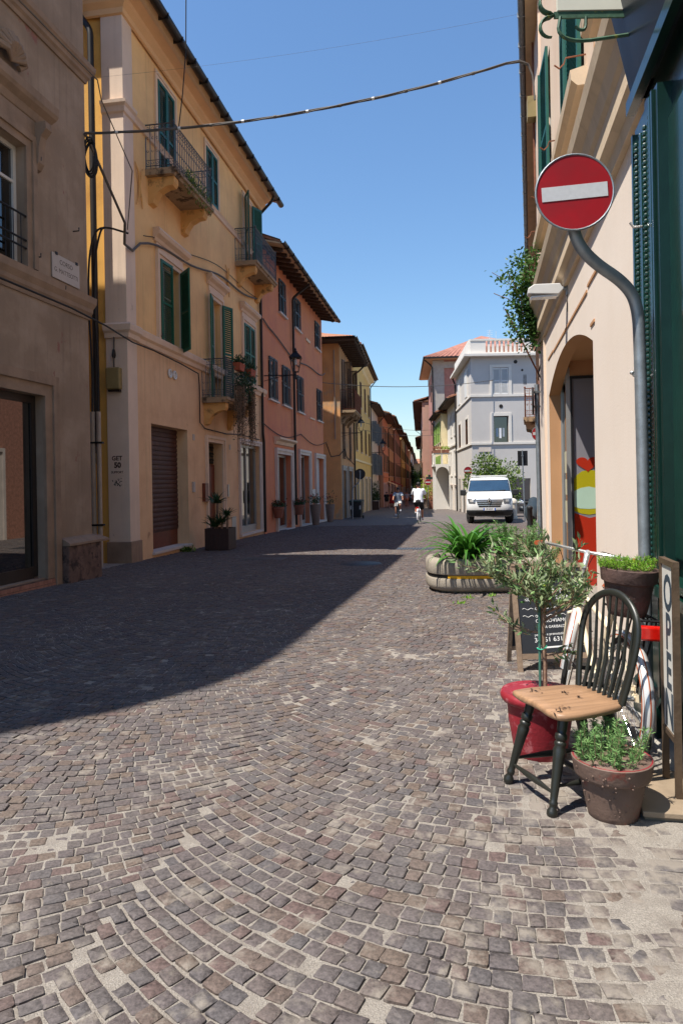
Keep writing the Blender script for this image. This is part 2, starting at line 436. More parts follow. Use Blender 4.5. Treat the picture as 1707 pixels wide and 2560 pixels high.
for (a, b, c, d) in ((-9, X0, Y0, Y1), (X1, 16, Y0, Y1), (-9, 16, Y1, Y2), (-9, 16, -4, Y0)):
    gnd.quad(gp(a, c, -.004), gp(b, c, -.004), gp(b, d, -.004), gp(a, d, -.004))
street = structure(gnd.build('street', M('sand'), smooth=True, angle=180))
g2 = MB()
g2.quad(gp(-400, -300, -.05), gp(400, -300, -.05), gp(400, Y2, -.05), gp(-400, Y2, -.05))
g2.quad(gp(-400, Y2, .003), gp(400, Y2, .003), gp(400, 900, .003), gp(-400, 900, .003))
structure(g2.build('ground', M('paving_far')))

RAD = 2.1; HALF = R(44); W = 2 * RAD * math.sin(HALF); PV = .079
stones = []
def inview(x, y, m=.5):
    if y < 1.55: return False
    return -.50 * y - m < x < .50 * y + m
def left_x(y): return -5.5 + .197 * (y - 10.5) if y < 13.3 else (-4.9 + .159 * (y - 15.75))
def right_x(y): return 1.9 + .206 * (y - 3.9) if y < 12 else 16
u0 = .15
for j in range(-4, 4):
    uc = u0 + j * W
    for k in range(-14, 460):
        v0 = k * PV + RAD + 1.0
        th = -HALF + rnd.uniform(0, .03)
        while th < HALF:
            w = rnd.choice((.058, .064, .07, .074, .079, .086)) * rnd.uniform(.93, 1.07)
            dth = w / RAD; tm = th + dth / 2; th += dth
            if tm > HALF + .01: break
            u = uc + RAD * math.sin(tm); v = v0 - RAD * math.cos(tm)
            x, y = uv2xy(u, v)
            if y > 33 or not inview(x, y) or x < left_x(y) or x > right_x(y): continue
            if v < 3.1 and u > .56: continue
            stones.append((x, y, math.atan2(SD.y, SD.x) - PI / 2 + tm, w, PV * math.cos(tm) * rnd.uniform(.97, 1.01)))
v = 1.55                                                           # straight courses along the shop front
while v < 3.05:
    d = rnd.uniform(.085, .1); u = .57 + rnd.uniform(0, .06)
    while u < 1.6:
        w = rnd.uniform(.09, .15); x, y = uv2xy(u + w / 2, v + d / 2)
        if x < right_x(y): stones.append((x, y, math.atan2(SD.y, SD.x) - PI / 2, w, d))
        u += w
    v += d
def sett(w, d, h, n8=True, jig=.1, r_=rnd):
    """one sett: slightly irregular outline, worn edge, domed top; centre at origin"""
    a, b = w / 2, d / 2; c = .13 * min(a, b)
    if n8: out = [(a, -b + c), (a, b - c), (a - c, b), (-a + c, b), (-a, b - c), (-a, -b + c), (-a + c, -b), (a - c, -b)]
    else: out = [(a, -b), (a, b), (-a, b), (-a, -b)]
    jig = jig * 1.25
    out = [(x + r_.uniform(-1, 1) * jig * a, y + r_.uniform(-1, 1) * jig * b) for x, y in out]
    n = len(out)
    V = [(x * 1.0, y * 1.0, -.03) for x, y in out] + [(x, y, h - .0032) for x, y in out] + [(x * .9, y * .9, h - .0006 + r_.uniform(-.0012, .0012)) for x, y in out]
    F = [(i, (i + 1) % n, n + (i + 1) % n, n + i) for i in range(n)] + [(n + i, n + (i + 1) % n, 2 * n + (i + 1) % n, 2 * n + i) for i in range(n)]
    if n8:
        V.append((0, 0, h + .0003)); F += [(2 * n + i, 2 * n + (i + 1) % n, 3 * n) for i in range(n)]
    else: F.append(tuple(range(2 * n, 3 * n)))
    return V, F
stones.sort(key=lambda s_: s_[1])
variants = []
for i in range(20):
    mb = MB(); V, F = sett(1, 1, 0.0, True, .11); mb.add([(x, y, z) for x, y, z in V], F)
    me = mb.mesh('cobblestone'); me.materials.append(M('sett_single')); me.polygons.foreach_set('use_smooth', [True] * len(me.polygons)); me.set_sharp_from_angle(angle=R(14)); variants.append(me)
def vis_px(s_):
    u_ = 853.5 + s_[0] / s_[1] * 1707
    return -40 < u_ < 1747 and s_[1] > 1.86
inframe = [s_ for s_ in stones if vis_px(s_)]
single = set(id(s_) for s_ in inframe[:300])
jv, jf, js = [], [], []
for s_ in stones:
    x, y, a, w, d = s_
    gap = rnd.uniform(.003, .011)
    h = .0055 + rnd.uniform(-.003, .0035) + .003 * mnoise.noise((x * 2, y * 2, 0))
    if rnd.random() < .005: h -= .012
    tx, ty = rnd.gauss(0, .022), rnd.gauss(0, .022)
    sw, sd = w - gap * .9, d - rnd.uniform(.008, .014)
    if id(s_) in single:
        o = bpy.data.objects.new('cobblestone', rnd.choice(variants)); C.objects.link(o); o.parent = street
        o.location = (x, y, gz(y) + h); o.scale = (sw, sd, 1); o.rotation_euler = (tx - SLOPE, ty, a + rnd.choice((0, 0, 1)) * 0 + rnd.gauss(0, .025))
        continue
    V, F = sett(sw, sd, 0.0, y < 11, .1)
    ca, sa = math.cos(a + rnd.gauss(0, .02)), math.sin(a + rnd.gauss(0, .02)); n0 = len(jv)
    jv += [(x + px * ca - py * sa, y + px * sa + py * ca, gz(y + px * sa + py * ca) + h + pz + px * ty + py * tx) for px, py, pz in V]
    jf += [tuple(i + n0 for i in f) for f in F]; js += [rnd.random()] * len(F)
me = bpy.data.meshes.new('cobblestones'); me.from_pydata(jv, [], jf); me.update(); me.materials.append(M('sett_joined'))
at_ = me.attributes.new('shade', 'FLOAT', 'FACE'); at_.data.foreach_set('value', js)
me.polygons.foreach_set('use_smooth', [True] * len(me.polygons)); me.set_sharp_from_angle(angle=R(14))
o = bpy.data.objects.new('cobblestones', me); C.objects.link(o); o.parent = street; stuff(o)
print('setts', len(stones), 'faces', len(jf))
# ------------------------------------------------------------------ building kit
class Bld:
    """a building: local x runs along the street front, local y inwards (side 'L') or outwards (side 'R')"""
    def __init__(s, name, label, p, vx=None, ang=None, side='L', cat='building', group=None):
        dx, dy = ((vx - 853.5) / 1707, 1.0) if vx is not None else (math.cos(ang), math.sin(ang))
        s.sy = -1 if side == 'L' else 1
        s.rz = math.atan2(dy, dx); s.p = p
        s.root = thing(name, label, cat, (p[0], p[1], 0), s.rz, group)
    def W(s, t, o, z):
        v = Matrix.Rotation(s.rz, 4, 'Z') @ Vector((t, s.sy * o, z)); return Vector((v.x + s.p[0], v.y + s.p[1], z))
    def box(s, name, t0, t1, o0, o1, z0, z1, m, parent=None, bevel=0):
        y0, y1 = sorted((s.sy * o0, s.sy * o1))
        return MB().box(t0, t1, y0, y1, z0, z1).build(name, M(m), parent or s.root, bevel=bevel)
    def boxes(s, name, L_, m, parent=None):
        mb = MB()
        for t0, t1, o0, o1, z0, z1 in L_:
            y0, y1 = sorted((s.sy * o0, s.sy * o1)); mb.box(t0, t1, y0, y1, z0, z1)
        return mb.build(name, M(m), parent or s.root)
    def wall(s, name, t0, t1, z0, z1, ops, m, o=0., depth=.22, parent=None, reveal=None):
        ts = sorted({t0, t1, *[max(t0, min(t1, a)) for q in ops for a in q[:2]]}); zs = sorted({z0, z1, *[max(z0, min(z1, a)) for q in ops for a in q[2:4]]})
        mb = MB(); P = lambda t, oo, z: (t, s.sy * oo, z)
        for a, b in zip(ts, ts[1:]):
            for c, d in zip(zs, zs[1:]):
                mt, mz = (a + b) / 2, (c + d) / 2
                if any(q[0] < mt < q[1] and q[2] < mz < q[3] for q in ops): continue
                mb.quad(P(a, o, c), P(b, o, c), P(b, o, d), P(a, o, d))
        for q in ops:
            a, b, c, d = q[:4]; e = o - (q[4] if len(q) > 4 else depth)
            mb.quad(P(a, o, c), P(a, e, c), P(a, e, d), P(a, o, d)); mb.quad(P(b, o, c), P(b, e, c), P(b, e, d), P(b, o, d))
            mb.quad(P(a, o, d), P(b, o, d), P(b, e, d), P(a, e, d)); mb.quad(P(a, o, c), P(b, o, c), P(b, e, c), P(a, e, c))
        return mb.build(name, M(m), parent or s.root)
    def shell(s, t0, t1, z0, z1, deep, m, near=True, far=True):
        """end walls, back and flat top that close the house"""
        mb = MB(); P = lambda t, oo, z: (t, -s.sy * oo, z)
        if near: mb.quad(P(t0, 0, z0), P(t0, deep, z0), P(t0, deep, z1), P(t0, 0, z1))
        if far: mb.quad(P(t1, 0, z0), P(t1, deep, z0), P(t1, deep, z1), P(t1, 0, z1))
        mb.quad(P(t0, deep, z0), P(t1, deep, z0), P(t1, deep, z1), P(t0, deep, z1))
        mb.quad(P(t0, 0, z1), P(t1, 0, z1), P(t1, deep, z1), P(t0, deep, z1))
        return mb.build('end_wall', M(m), s.root)
    def mould(s, name, t0, t1, prof, m, parent=None, ends=(0, 0)):
        """profile [(o,z)] run along the front; ends=(near,far) mitre out by the projection"""
        mb = MB(); n = len(prof)
        A = [(t0 - ends[0] * o_, s.sy * o_, z) for o_, z in prof]; B = [(t1 + ends[1] * o_, s.sy * o_, z) for o_, z in prof]
        mb.add(A + B, [(i, (i + 1) % n, n + (i + 1) % n, n + i) for i in range(n)] + [tuple(range(n)), tuple(range(n, 2 * n))])
        return mb.build(name, M(m), parent or s.root)
    def mould_side(s, name, t, o0, o1, prof, m, parent=None, mitre=1):
        """the same profile returned along the end wall at t (projecting to -t)"""
        mb = MB(); n = len(prof)
        A = [(t - q, s.sy * (o0 + mitre * q), z) for q, z in prof]; B = [(t - q, s.sy * o1, z) for q, z in prof]
        mb.add(A + B, [(i, (i + 1) % n, n + (i + 1) % n, n + i) for i in range(n)] + [tuple(range(n)), tuple(range(n, 2 * n))])
        return mb.build(name, M(m), parent or s.root)
    def surround(s, t0, t1, z0, z1, w, m, parent=None, proj=.04, o=0., name='window_frame', bottom=False):
        L_ = [(t0 - w, t0, o, o + proj, z0, z1 + w), (t1, t1 + w, o, o + proj, z0, z1 + w), (t0, t1, o, o + proj, z1, z1 + w)]
        i = w * .55
        L_ += [(t0 - w, t0 - i, o + proj, o + proj * 1.7, z0, z1 + w), (t1 + i, t1 + w, o + proj, o + proj * 1.7, z0, z1 + w), (t0 - i, t1 + i, o + proj, o + proj * 1.7, z1 + i, z1 + w)]
        if bottom: L_.append((t0 - w, t1 + w, o, o + proj * 1.5, z0 - w * .7, z0))
        return s.boxes(name, L_, m, parent)
    def window(s, t0, t1, z0, z1, o=-.2, frame='frame_white', glass='window_glass', bars=1, hbars=(.62,), fw=.05):
        f = [(t0, t0 + fw, o, o + .05, z0, z1), (t1 - fw, t1, o, o + .05, z0, z1), (t0 + fw, t1 - fw, o, o + .05, z1 - fw, z1), (t0 + fw, t1 - fw, o, o + .05, z0, z0 + fw)]
        for k in range(bars):
            c = t0 + (t1 - t0) * (k + 1) / (bars + 1); f.append((c - fw * .5, c + fw * .5, o + .003, o + .053, z0 + fw, z1 - fw))
        for hz in hbars: f.append((t0 + fw, t1 - fw, o + .002, o + .045, z0 + (z1 - z0) * hz - fw * .35, z0 + (z1 - z0) * hz + fw * .35))
        w_ = s.boxes('window', f, frame)
        s.box('pane', t0, t1, o - .02, o + .01, z0, z1, glass, w_)
        return w_
    def leaf(s, t, z0, z1, w, hinge, ang, m, o=.03, name='shutter', parent=None, rail=None, tilt_open=0):
        """louvred shutter leaf; hinge 'near' swings from t towards +t, 'far' from t towards -t; ang opens outwards"""
        sg = 1 if hinge == 'near' else -1
        h = z1 - z0; th = .04; fw = min(.07, w * .18)
        def bx(mb, a, b, y0, y1, c, d): mb.box(min(sg * a, sg * b), max(sg * a, sg * b), y0, y1, c, d)
        fr = MB(); bx(fr, 0, fw, -th / 2, th / 2, 0, h); bx(fr, w - fw, w, -th / 2, th / 2, 0, h)
        mids = rail or [.5]
        for c, d in [(0, fw * 1.2), (h - fw * 1.1, h)] + [(h * q - fw * .5, h * q + fw * .5) for q in mids]: bx(fr, fw, w - fw, -th / 2 + .002, th / 2 - .002, c, d)
        a = -s.sy * 0 + (sg * ang * s.sy)
        lf = fr.build(name, M(m), parent or s.root, loc=(t, s.sy * o, z0), rot=(0, 0, a))
        lv = MB(); pitch = .055 if h < 3 else .07
        nsl = max(3, int(h / pitch)); c_, s_ = math.cos(R(38)), math.sin(R(38)) * s.sy
        for i in range(nsl):
            z = fw * 1.2 + (h - 2.3 * fw) * (i + .5) / nsl
            if any(abs(z - h * q) < fw * .55 for q in mids): continue
            hw = .022
            x0, x1 = sorted((sg * fw, sg * (w - fw)))
            lv.add([(x0, -hw * c_ * s.sy, z + hw * .75), (x1, -hw * c_ * s.sy, z + hw * .75), (x1, hw * c_ * s.sy, z - hw * .75), (x0, hw * c_ * s.sy, z - hw * .75),
                    (x0, -hw * c_ * s.sy, z + hw * .75 - .008), (x1, -hw * c_ * s.sy, z + hw * .75 - .008), (x1, hw * c_ * s.sy, z - hw * .75 - .008), (x0, hw * c_ * s.sy, z - hw * .75 - .008)],
                   [(0, 1, 2, 3), (4, 7, 6, 5), (2, 6, 7, 3), (0, 4, 5, 1)])
        lo = lv.build('louvre_slats', M(m), lf); stuff(lo)
        return lf
    def shutters(s, t0, t1, z0, z1, m, ang=(0, 0), o=.03, rail=None):
        """a pair over the opening: ang per leaf (0 closed, ~PI flat open on the wall)"""
        w = (t1 - t0) / 2 - .004
        return [s.leaf(t0, z0, z1, w, 'near', ang[0], m, o, rail=rail), s.leaf(t1, z0, z1, w, 'far', ang[1], m, o, rail=rail)]
    def sill(s, t0, t1, z, m='stone_white', proj=.12, h=.07):
        return s.box('sill', t0, t1, 0.001, proj, z - h, z, m)
    def tube(s, name, pts, r, m, n=8, parent=None):
        return MB().tube([(t, s.sy * o, z) for t, o, z in pts], r, n).build(name, M(m), parent or s.root, smooth=True)
    def gutter(s, t0, t1, o, z, r=.085, m='gutter_brown'):
        mb = MB()
        pr = [(o + r * math.cos(a), z + r * math.sin(a)) for a in [PI + PI * k / 8 for k in range(9)]] + [(o + r * .8 * math.cos(a), z + .012 + r * .8 * math.sin(a)) for a in [2 * PI - PI * k / 8 for k in range(9)]]
        mb.prism(pr, t0, t1, lambda u, v, a: (a, s.sy * u, v))
        k = t0 + .6
        while k < t1: mb.prism([(o - r * 1.1, z - r * 1.12), (o + r * 1.1, z - r * 1.12), (o + r * 1.12, z + .012), (o - r * 1.1, z + .012)], k, k + .025, lambda u, v, a: (a, s.sy * u, v)); k += .9
        return mb.build('gutter', M(m), s.root)
    def roof(s, t0, t1, z, o0, rise, deep, m='roof_tile', near=.4, far=.4, th=.1, tiles=True, ridge=None):
        """roof plane rising from the eave at o0 to a ridge inwards, with barrel tile rows"""
        P = lambda t, o_, zz: (t, s.sy * o_, zz); mb = MB()
        a, b = t0 - near, t1 + far
        if tiles:
            n = max(2, int((b - a) / .22)); V = []; F = []
            for i in range(n * 4 + 1):
                t = a + (b - a) * i / (n * 4); zz = .035 * math.sin(i * PI / 2)
                V += [P(t, o0, z + zz + .03), P(t, -deep, z + rise + zz + .03)]
            F = [(2 * i, 2 * i + 2, 2 * i + 3, 2 * i + 1) for i in range(n * 4)]
            mb.add(V, F)
        mb.add([P(a, o0, z), P(b, o0, z), P(b, -deep, z + rise), P(a, -deep, z + rise), P(a, o0, z - th), P(b, o0, z - th), P(b, -deep, z + rise - th), P(a, -deep, z + rise - th)],
               [(0, 1, 2, 3), (4, 7, 6, 5), (0, 4, 5, 1), (1, 5, 6, 2), (3, 2, 6, 7), (0, 3, 7, 4)])
        mb.add([P(a, -deep, z + rise), P(b, -deep, z + rise), P(b, -2 * deep - o0, z), P(a, -2 * deep - o0, z)], [(0, 1, 2, 3)])
        mb.add([P(a + .1, 0, z - .12), P(a + .1, -2 * deep, z - .12), P(a + .1, -deep, z + rise - .1)], [(0, 1, 2)]); mb.add([P(b - .1, 0, z - .12), P(b - .1, -2 * deep, z - .12), P(b - .1, -deep, z + rise - .1)], [(0, 1, 2)])
        return mb.build('roof', M(m), s.root)
    def balcony(s, t0, t1, z, depth, rail_h=1.05, slab='balcony_stone', iron='iron_grey', fancy=True, slab_h=.16, consoles=(), console_m='console_ochre', bar_step=.12, panel=None):
        sy = s.sy
        sb = s.mould('balcony_slab', t0, t1, [(0, z - slab_h), (depth - .08, z - slab_h), (depth - .05, z - slab_h * .6), (depth, z - slab_h * .5), (depth, z), (0, z)], slab)
        for ct in consoles:
            pr = [(0, 0), (depth * .86, 0), (depth * .86, -.14), (depth * .8, -.22), (depth * .6, -.24), (depth * .35, -.34), (depth * .2, -.5), (.12, -.62), (0, -.66)]
            mb = MB(); mb.prism([(o_, z - slab_h + zz) for o_, zz in pr], ct - .14, ct + .14, lambda u, v, a: (a, sy * u, v)); mb.build('console', M(console_m), s.root)
        mb = MB(); d = depth - .06
        def bar(a, b, r=.009): mb.tube([(a[0], sy * a[1], a[2]), (b[0], sy * b[1], b[2])], r, 5)
        runs = [((t0 + .05, 0), (t0 + .05, d)), ((t0 + .05, d), (t1 - .05, d)), ((t1 - .05, d), (t1 - .05, 0))]
        for A, B in runs:
            for hz, r in ((rail_h, .018), (rail_h - .17, .009), (.08, .012), (.22, .008)): bar((A[0], A[1], z + hz), (B[0], B[1], z + hz), r)
            Ln = math.hypot(B[0] - A[0], B[1] - A[1]); n = max(3, int(Ln / bar_step))
            for i in range(n + 1):
                f = i / n; p = (A[0] + (B[0] - A[0]) * f, A[1] + (B[1] - A[1]) * f)
                bar((p[0], p[1], z + .0), (p[0], p[1], z + rail_h), .02 if i in (0, n) else .009)
                if fancy and i < n:
                    ux, uo = (B[0] - A[0]) / Ln, (B[1] - A[1]) / Ln; st_ = Ln / n
                    for cz, rr, ph in ((rail_h - .09, .045, 0), (rail_h - .33, .035, 1), (.45, .035, 2), (.16, .04, 3)):
                        cx = st_ * .5
                        pts = []
                        for q in range(9):
                            a_ = q / 8 * 1.6 * PI + ph; r_ = rr * (1 - .5 * q / 8)
                            pts.append((p[0] + ux * (cx + r_ * math.cos(a_)), sy * (p[1] + uo * (cx + r_ * math.cos(a_))), z + cz + r_ * math.sin(a_)))
                        mb.tube(pts, .006, 4, caps=False)
        for c in ((t0 + .05, d), (t1 - .05, d)): mb.ball((c[0], sy * c[1], z + rail_h + .04), .035, 8, 5)
        rl = mb.build('railing', M(iron), s.root)
        if panel: s.boxes('railing_panel', [(t0 + .08, t1 - .08, d - .03, d - .018, z + .1, z + rail_h - .06)], panel, rl)
        return sb
    def downpipe(s, pts, r=.05, m='pipe_dark'): return s.tube('downpipe', smooth2(pts), r, m, 10)
def smooth2(pts):
    """round the corners of a polyline a little"""
    P = [Vector(p) for p in pts]; out = [P[0]]
    for a, b, c in zip(P, P[1:], P[2:]):
        d1, d2 = (a - b), (c - b); k = min(.12, d1.length * .4, d2.length * .4)
        q1, q2 = b + d1.normalized() * k, b + d2.normalized() * k
        out += [q1, q1.lerp(b, .5).lerp(b.lerp(q2, .5), .5), q2]
    out.append(P[-1]); return [tuple(p) for p in out]
def leaves(n, place, size, name, m, parent, aspect=.45, seed=1, fold=True, up=.3, kind=True):
    """a cloud of small folded leaves; place(r) -> (position, direction)"""
    r_ = random.Random(seed); V = []; F = []
    for _ in range(n):
        p, d = place(r_); p = Vector(p); d = Vector(d)
        if d.length < 1e-6: d = Vector((0, 0, 1))
        d = (d.normalized() + Vector((r_.gauss(0, .5), r_.gauss(0, .5), r_.gauss(0, .5) + up * .3))).normalized()
        sd = d.cross(Vector((r_.gauss(0, 1), r_.gauss(0, 1), r_.gauss(0, 1))))
        if sd.length < 1e-6: continue
        sd.normalize(); nn = d.cross(sd)
        l = size * r_.uniform(.65, 1.3); w = l * aspect * .5; k = len(V)
        q = p + d * l * .45
        V += [p, q + sd * w + nn * w * .35, p + d * l, q - sd * w + nn * w * .35]; F += [(k, k + 1, k + 2), (k, k + 2, k + 3)]
    mb = MB(); mb.v = [tuple(v) for v in V]; mb.f = F
    o = mb.build(name, M(m), parent)
    if kind: stuff(o)
    return o
# ------------------------------------------------------------------ near left: grey-brown palazzo with the street plaque
B = Bld('corner_palazzo', 'grey-brown stucco palazzo with street name plaque on the near left corner', (-4.8, 13.1), vx=1190)
TOP1 = 12.9
B.wall('wall', -10.2, 0, -1, TOP1, [(-4.6, -1.45, -.08, 3.03, .22), (-3.42, -1.84, 5.1, 7.12, .22)], 'stucco_grey_brown')
mb = MB()                                                           # rounded near end, then the rear: closes the block
pts = [(-10.2, 0)] + [(-10.2 - 3.4 * math.sin(a), 5.2 - 5.2 * math.cos(a)) for a in [PI / 2 * k / 10 for k in range(1, 11)]] + [(-13.6, 14), (0, 14), (0, 0)]
for a, b in zip(pts, pts[1:]): mb.quad((a[0], a[1], -1), (b[0], b[1], -1), (b[0], b[1], TOP1), (a[0], a[1], TOP1))
mb.poly([(x, y, TOP1) for x, y in pts[:-1]]); mb.build('end_wall', M('stucco_grey_brown'), B.root)
pe = [(-10.2, -.5)] + [(-10.2 - 3.9 * math.sin(a), 5.2 - 5.7 * math.cos(a)) for a in [PI / 2 * k / 10 for k in range(1, 11)]] + [(-14.1, 14.4), (.2, 14.4), (.2, -.5)]
mb = MB(); mb.prism(pe, TOP1 + .002, TOP1 + .3, lambda u, v, a: (u, v, a)); mb.build('roof', M('roof_tile'), B.root)
CP = [(0, 0), (.06, 0), (.09, .08), (.16, .13), (.17, .2), (.28, .3), (.3, .42), (0, .46)]
def crn(b, nm, z, prof, m, t0, t1, far=1, side=None):
    return b.mould(nm, t0, t1, [(o, z + q) for o, q in prof], m, ends=(0, far))
crn(B, 'string_course', 4.66, [(o * .42, z) for o, z in CP], 'stone_trim_brown', -10.2, 0)
crn(B, 'upper_cornice', 9.2, [(o * .55, z * .8) for o, z in CP], 'stone_trim_brown', -10.2, 0)
# side return of both mouldings along the alley
for z, k, h in ((4.66, .42, 1), (9.2, .55, .8)):
    mb = MB(); pr = [(o * k, z + q * h) for o, q in CP]
    n = len(pr); A = [(0 + o, -o, zz) for o, zz in pr]; E_ = [(0 + o, 6, zz) for o, zz in pr]
    mb.add(A + E_, [(i, (i + 1) % n, n + (i + 1) % n, n + i) for i in range(n)]); mb.build('side_moulding', M('stone_trim_brown'), B.root)
B.surround(-4.6, -1.45, -.3, 3.03, .36, 'stone_trim_brown', proj=.05, name='shop_surround')
fr = B.boxes('shop_window', [(-4.6, -1.45, -.2, -.14, 2.9, 3.03), (-1.56, -1.45, -.2, -.14, -.05, 2.9), (-4.6, -1.56, -.2, -.14, -.08, .12)], 'frame_dark')
B.box('pane', -4.6, -1.56, -.19, -.17, .1, 2.9, 'shop_glass', fr)
bk = thing_part = B.box('brick_base', -5.4, -1.06, .0, .05, -.9, -.1, 'stone_dark')
for i in range(26):
    for r_i in range(3):
        t = -3.05 + i * .078 + (r_i % 2) * .039
        if t < -1.13: MBk = B.box('brick', t, t + .07, .05, .062, -.33 + r_i * .075, -.265 + r_i * .075, 'brick_pink', bk)
B.box('plinth', -1.06, .02, .004, .2, -1, .42, 'stone_dark', bevel=.03)
B.mould('plinth_cap', -1.06, .02, [(0, .42), (.22, .42), (.22, .46), (.12, .52), (0, .56)], 'stone_trim_brown', ends=(0, 1))
B.box('plinth_return', .02, .2, -2.5, -.0, -1, .42, 'stone_dark')
B.surround(-3.42, -1.84, 5.12, 7.12, .24, 'stone_trim_brown', proj=.05)
B.window(-3.42, -1.84, 5.12, 7.12, o=-.2, frame='frame_white', bars=1, hbars=(.7,), fw=.07)
B.mould('pediment', -4.3, -1.22, [(0, 7.62), (.05, 7.66), (.08, 7.78), (.17, 7.86), (.2, 7.92), (.21, 8.06), (.12, 8.12), (0, 8.14)], 'stone_trim_brown', ends=(0, .4))
B.box('frieze', -3.62, -1.62, .0, .06, 7.37, 7.62, 'stone_trim_brown')
mb = MB(); mb.prism([(0, 7.62), (.26, 7.62), (.27, 7.5), (.17, 7.38), (.13, 7.2), (.12, 6.95), (.06, 6.85), (0, 6.83)], -1.62, -1.46, lambda u, v, a: (a, -u, v)); mb.build('console', M('stone_trim_brown'), B.root)
mb = MB(); sc_c = (-2.25, 8.22)
for k in range(9):                                                  # scallop shell over the pediment
    a = PI * (.08 + .84 * k / 8); mb.tube([(sc_c[0], -.1, sc_c[1] + .06), (sc_c[0] + .2 * math.cos(a), -.2, sc_c[1] + .06 + .25 * math.sin(a)), (sc_c[0] + .34 * math.cos(a), -.1, sc_c[1] + .06 + .42 * math.sin(a))], [.02, .05, .065], 8)
mb.tube([(sc_c[0] + .18, -.1, sc_c[1] + .02), (sc_c[0] + .27, -.14, sc_c[1] + .1), (sc_c[0] + .2, -.12, sc_c[1] + .16)], .05, 8); mb.build('shell_ornament', M('stone_trim_brown'), B.root, smooth=True)
mb = MB()
for z, o in ((5.55, .02), (5.42, .02), (5.95, .02)): mb.tube([(-3.42, -o, z), (-1.72, -o, z), (-1.72, .1, z)], .018, 6)
for i in range(9): mb.tube([(-3.3 + i * .19, -.02, 5.14), (-3.3 + i * .19, -.02, 5.95)], .008, 5)
mb.build('window_rail', M('iron_black'), B.root)
for t, z in ((-.45, 6.2), (-.9, 5.0), (-1.55, 7.0), (-1.6, 5.35)):
    mb = MB(); mb.tube([(t, 0, z), (t, -.12, z), (t, -.12, z + .06)], .012, 5); mb.build('iron_hook', M('iron_black'), B.root)
P_ = thing('street_plaque', 'pale stone street name plaque reading CORSO G. MATTEOTTI on the left corner wall', 'plaque', tuple(B.W(-.73, .012, 5.38)), B.rz)
MB().box(-.42, .42, -.018, .0, -.22, .22).build('slab', M('marble_plaque'), P_, bevel=.006)
TM = Matrix.Rotation(PI / 2, 4, 'X')
def front_text(txt, size, x, z, par, y=-.0185, m='letter_dark', sx=1., bold=.0, label=None, align='CENTER'):
    return text_mesh(txt, size, 'lettering', M(m), par, Matrix.Translation((x, y, z)) @ TM, sx=sx, bold=bold, label=label, align=align)
front_text('CORSO', .12, 0, .1, P_); front_text('G. MATTEOTTI', .115, 0, -.06, P_, sx=.95)
for x, z in ((-.3, .2), (.32, .2)): MB().box(x - .03, x + .03, -.03, -.018, z, z + .05).build('fixing', M('iron_black'), P_)

# ------------------------------------------------------------------ yellow building
Y = Bld('yellow_house', 'long yellow stucco house with green shutters, white corner pilaster and three balconies', (-4.9, 15.75), vx=1125)
LY = 11.75
ops = [(1.25, 3.62, -.2, 3.01, .35), (5.2, 6.55, -.42, 2.77, .3), (8.45, 10.95, -.32, 2.9, .22),
       (1.86, 3.18, 5.2, 7.3, .2), (5.7, 6.62, 4.1, 7.3, .25), (9.1, 10.4, 5.22, 7.3, .2),
       (1.94, 3.0, 9.3, 12.0, .15), (5.5, 6.5, 10.32, 12.0, .15), (9.38, 10.3, 9.28, 12.0, .3)]
Y.wall('wall', 0, LY, 5.2, 12.5, [q for q in ops if q[2] > 5.1] + [(5.7, 6.62, 5.2, 7.3, .25)], 'stucco_yellow')
Y.wall('ground_floor_wall', 0, LY, -1.5, 5.2, [q for q in ops if q[3] < 5.1] + [(5.7, 6.62, 4.1, 5.2, .25)], 'stucco_peach_low')
mb = MB(); D_ = 9
mb.quad((0, 0, -1.5), (0, D_, -1.5), (0, D_, 12.9), (0, 0, 12.9)); mb.quad((LY, 0, -1.5), (LY, D_, -1.5), (LY, D_, 12.9), (LY, 0, 12.9)); mb.quad((0, D_, -1), (LY, D_, -1), (LY, D_, 12.9), (0, D_, 12.9))
mb.build('end_wall', M('stucco_side_yellow'), Y.root)
# corner pilaster wraps the corner
mb = MB(); mb.box(-.05, .44, -.05, .48, -1.5, 12.45); mb.build('corner_pilaster', M('pilaster_cream'), Y.root, bevel=.008)
mb = MB(); mb.box(-.09, .48, -.09, .52, -1.5, .18); mb.build('pilaster_base', M('stone_trim_brown'), Y.root, bevel=.015)
Y.boxes('end_pilaster', [(LY - .42, LY, .0, .04, -1.5, 12.3)], 'pilaster_cream')
SC = [(0, 0), (.06, .02), (.08, .12), (.14, .17), (.16, .3), (.1, .35), (0, .36)]
def wrap(b, nm, z, prof, m, t0, t1, inn=2.2, k=1.0):
    pr = [(o + .05, z + q * k) for o, q in prof]; n = len(pr)
    mb = MB()
    A = [(t1, -o, q) for o, q in pr]; Bc = [(t0 - o, -o, q) for o, q in pr]; Cc = [(t0 - o, inn, q) for o, q in pr]
    mb.add(A + Bc + Cc, [(i, (i + 1) % n, n + (i + 1) % n, n + i) for i in range(n)] + [(n + i, n + (i + 1) % n, 2 * n + (i + 1) % n, 2 * n + i) for i in range(n)] + [tuple(range(n))])
    return mb.build(nm, M(m), b.root)
Y.mould('string_course', .44, LY, [(o, 4.86 + q) for o, q in SC], 'trim_cream')
wrap(Y, 'pilaster_string', 4.86, SC, 'pilaster_cream', 0, .46, .48)
Y.mould('upper_band', .44, LY, [(0, 10.1), (.05, 10.12), (.07, 10.2), (.11, 10.26), (0, 10.29)], 'trim_cream')
wrap(Y, 'pilaster_band', 10.05, [(0, 0), (.04, .03), (.05, .15), (.1, .2), (.11, .27), (0, .29)], 'pilaster_cream', 0, .46, .48)
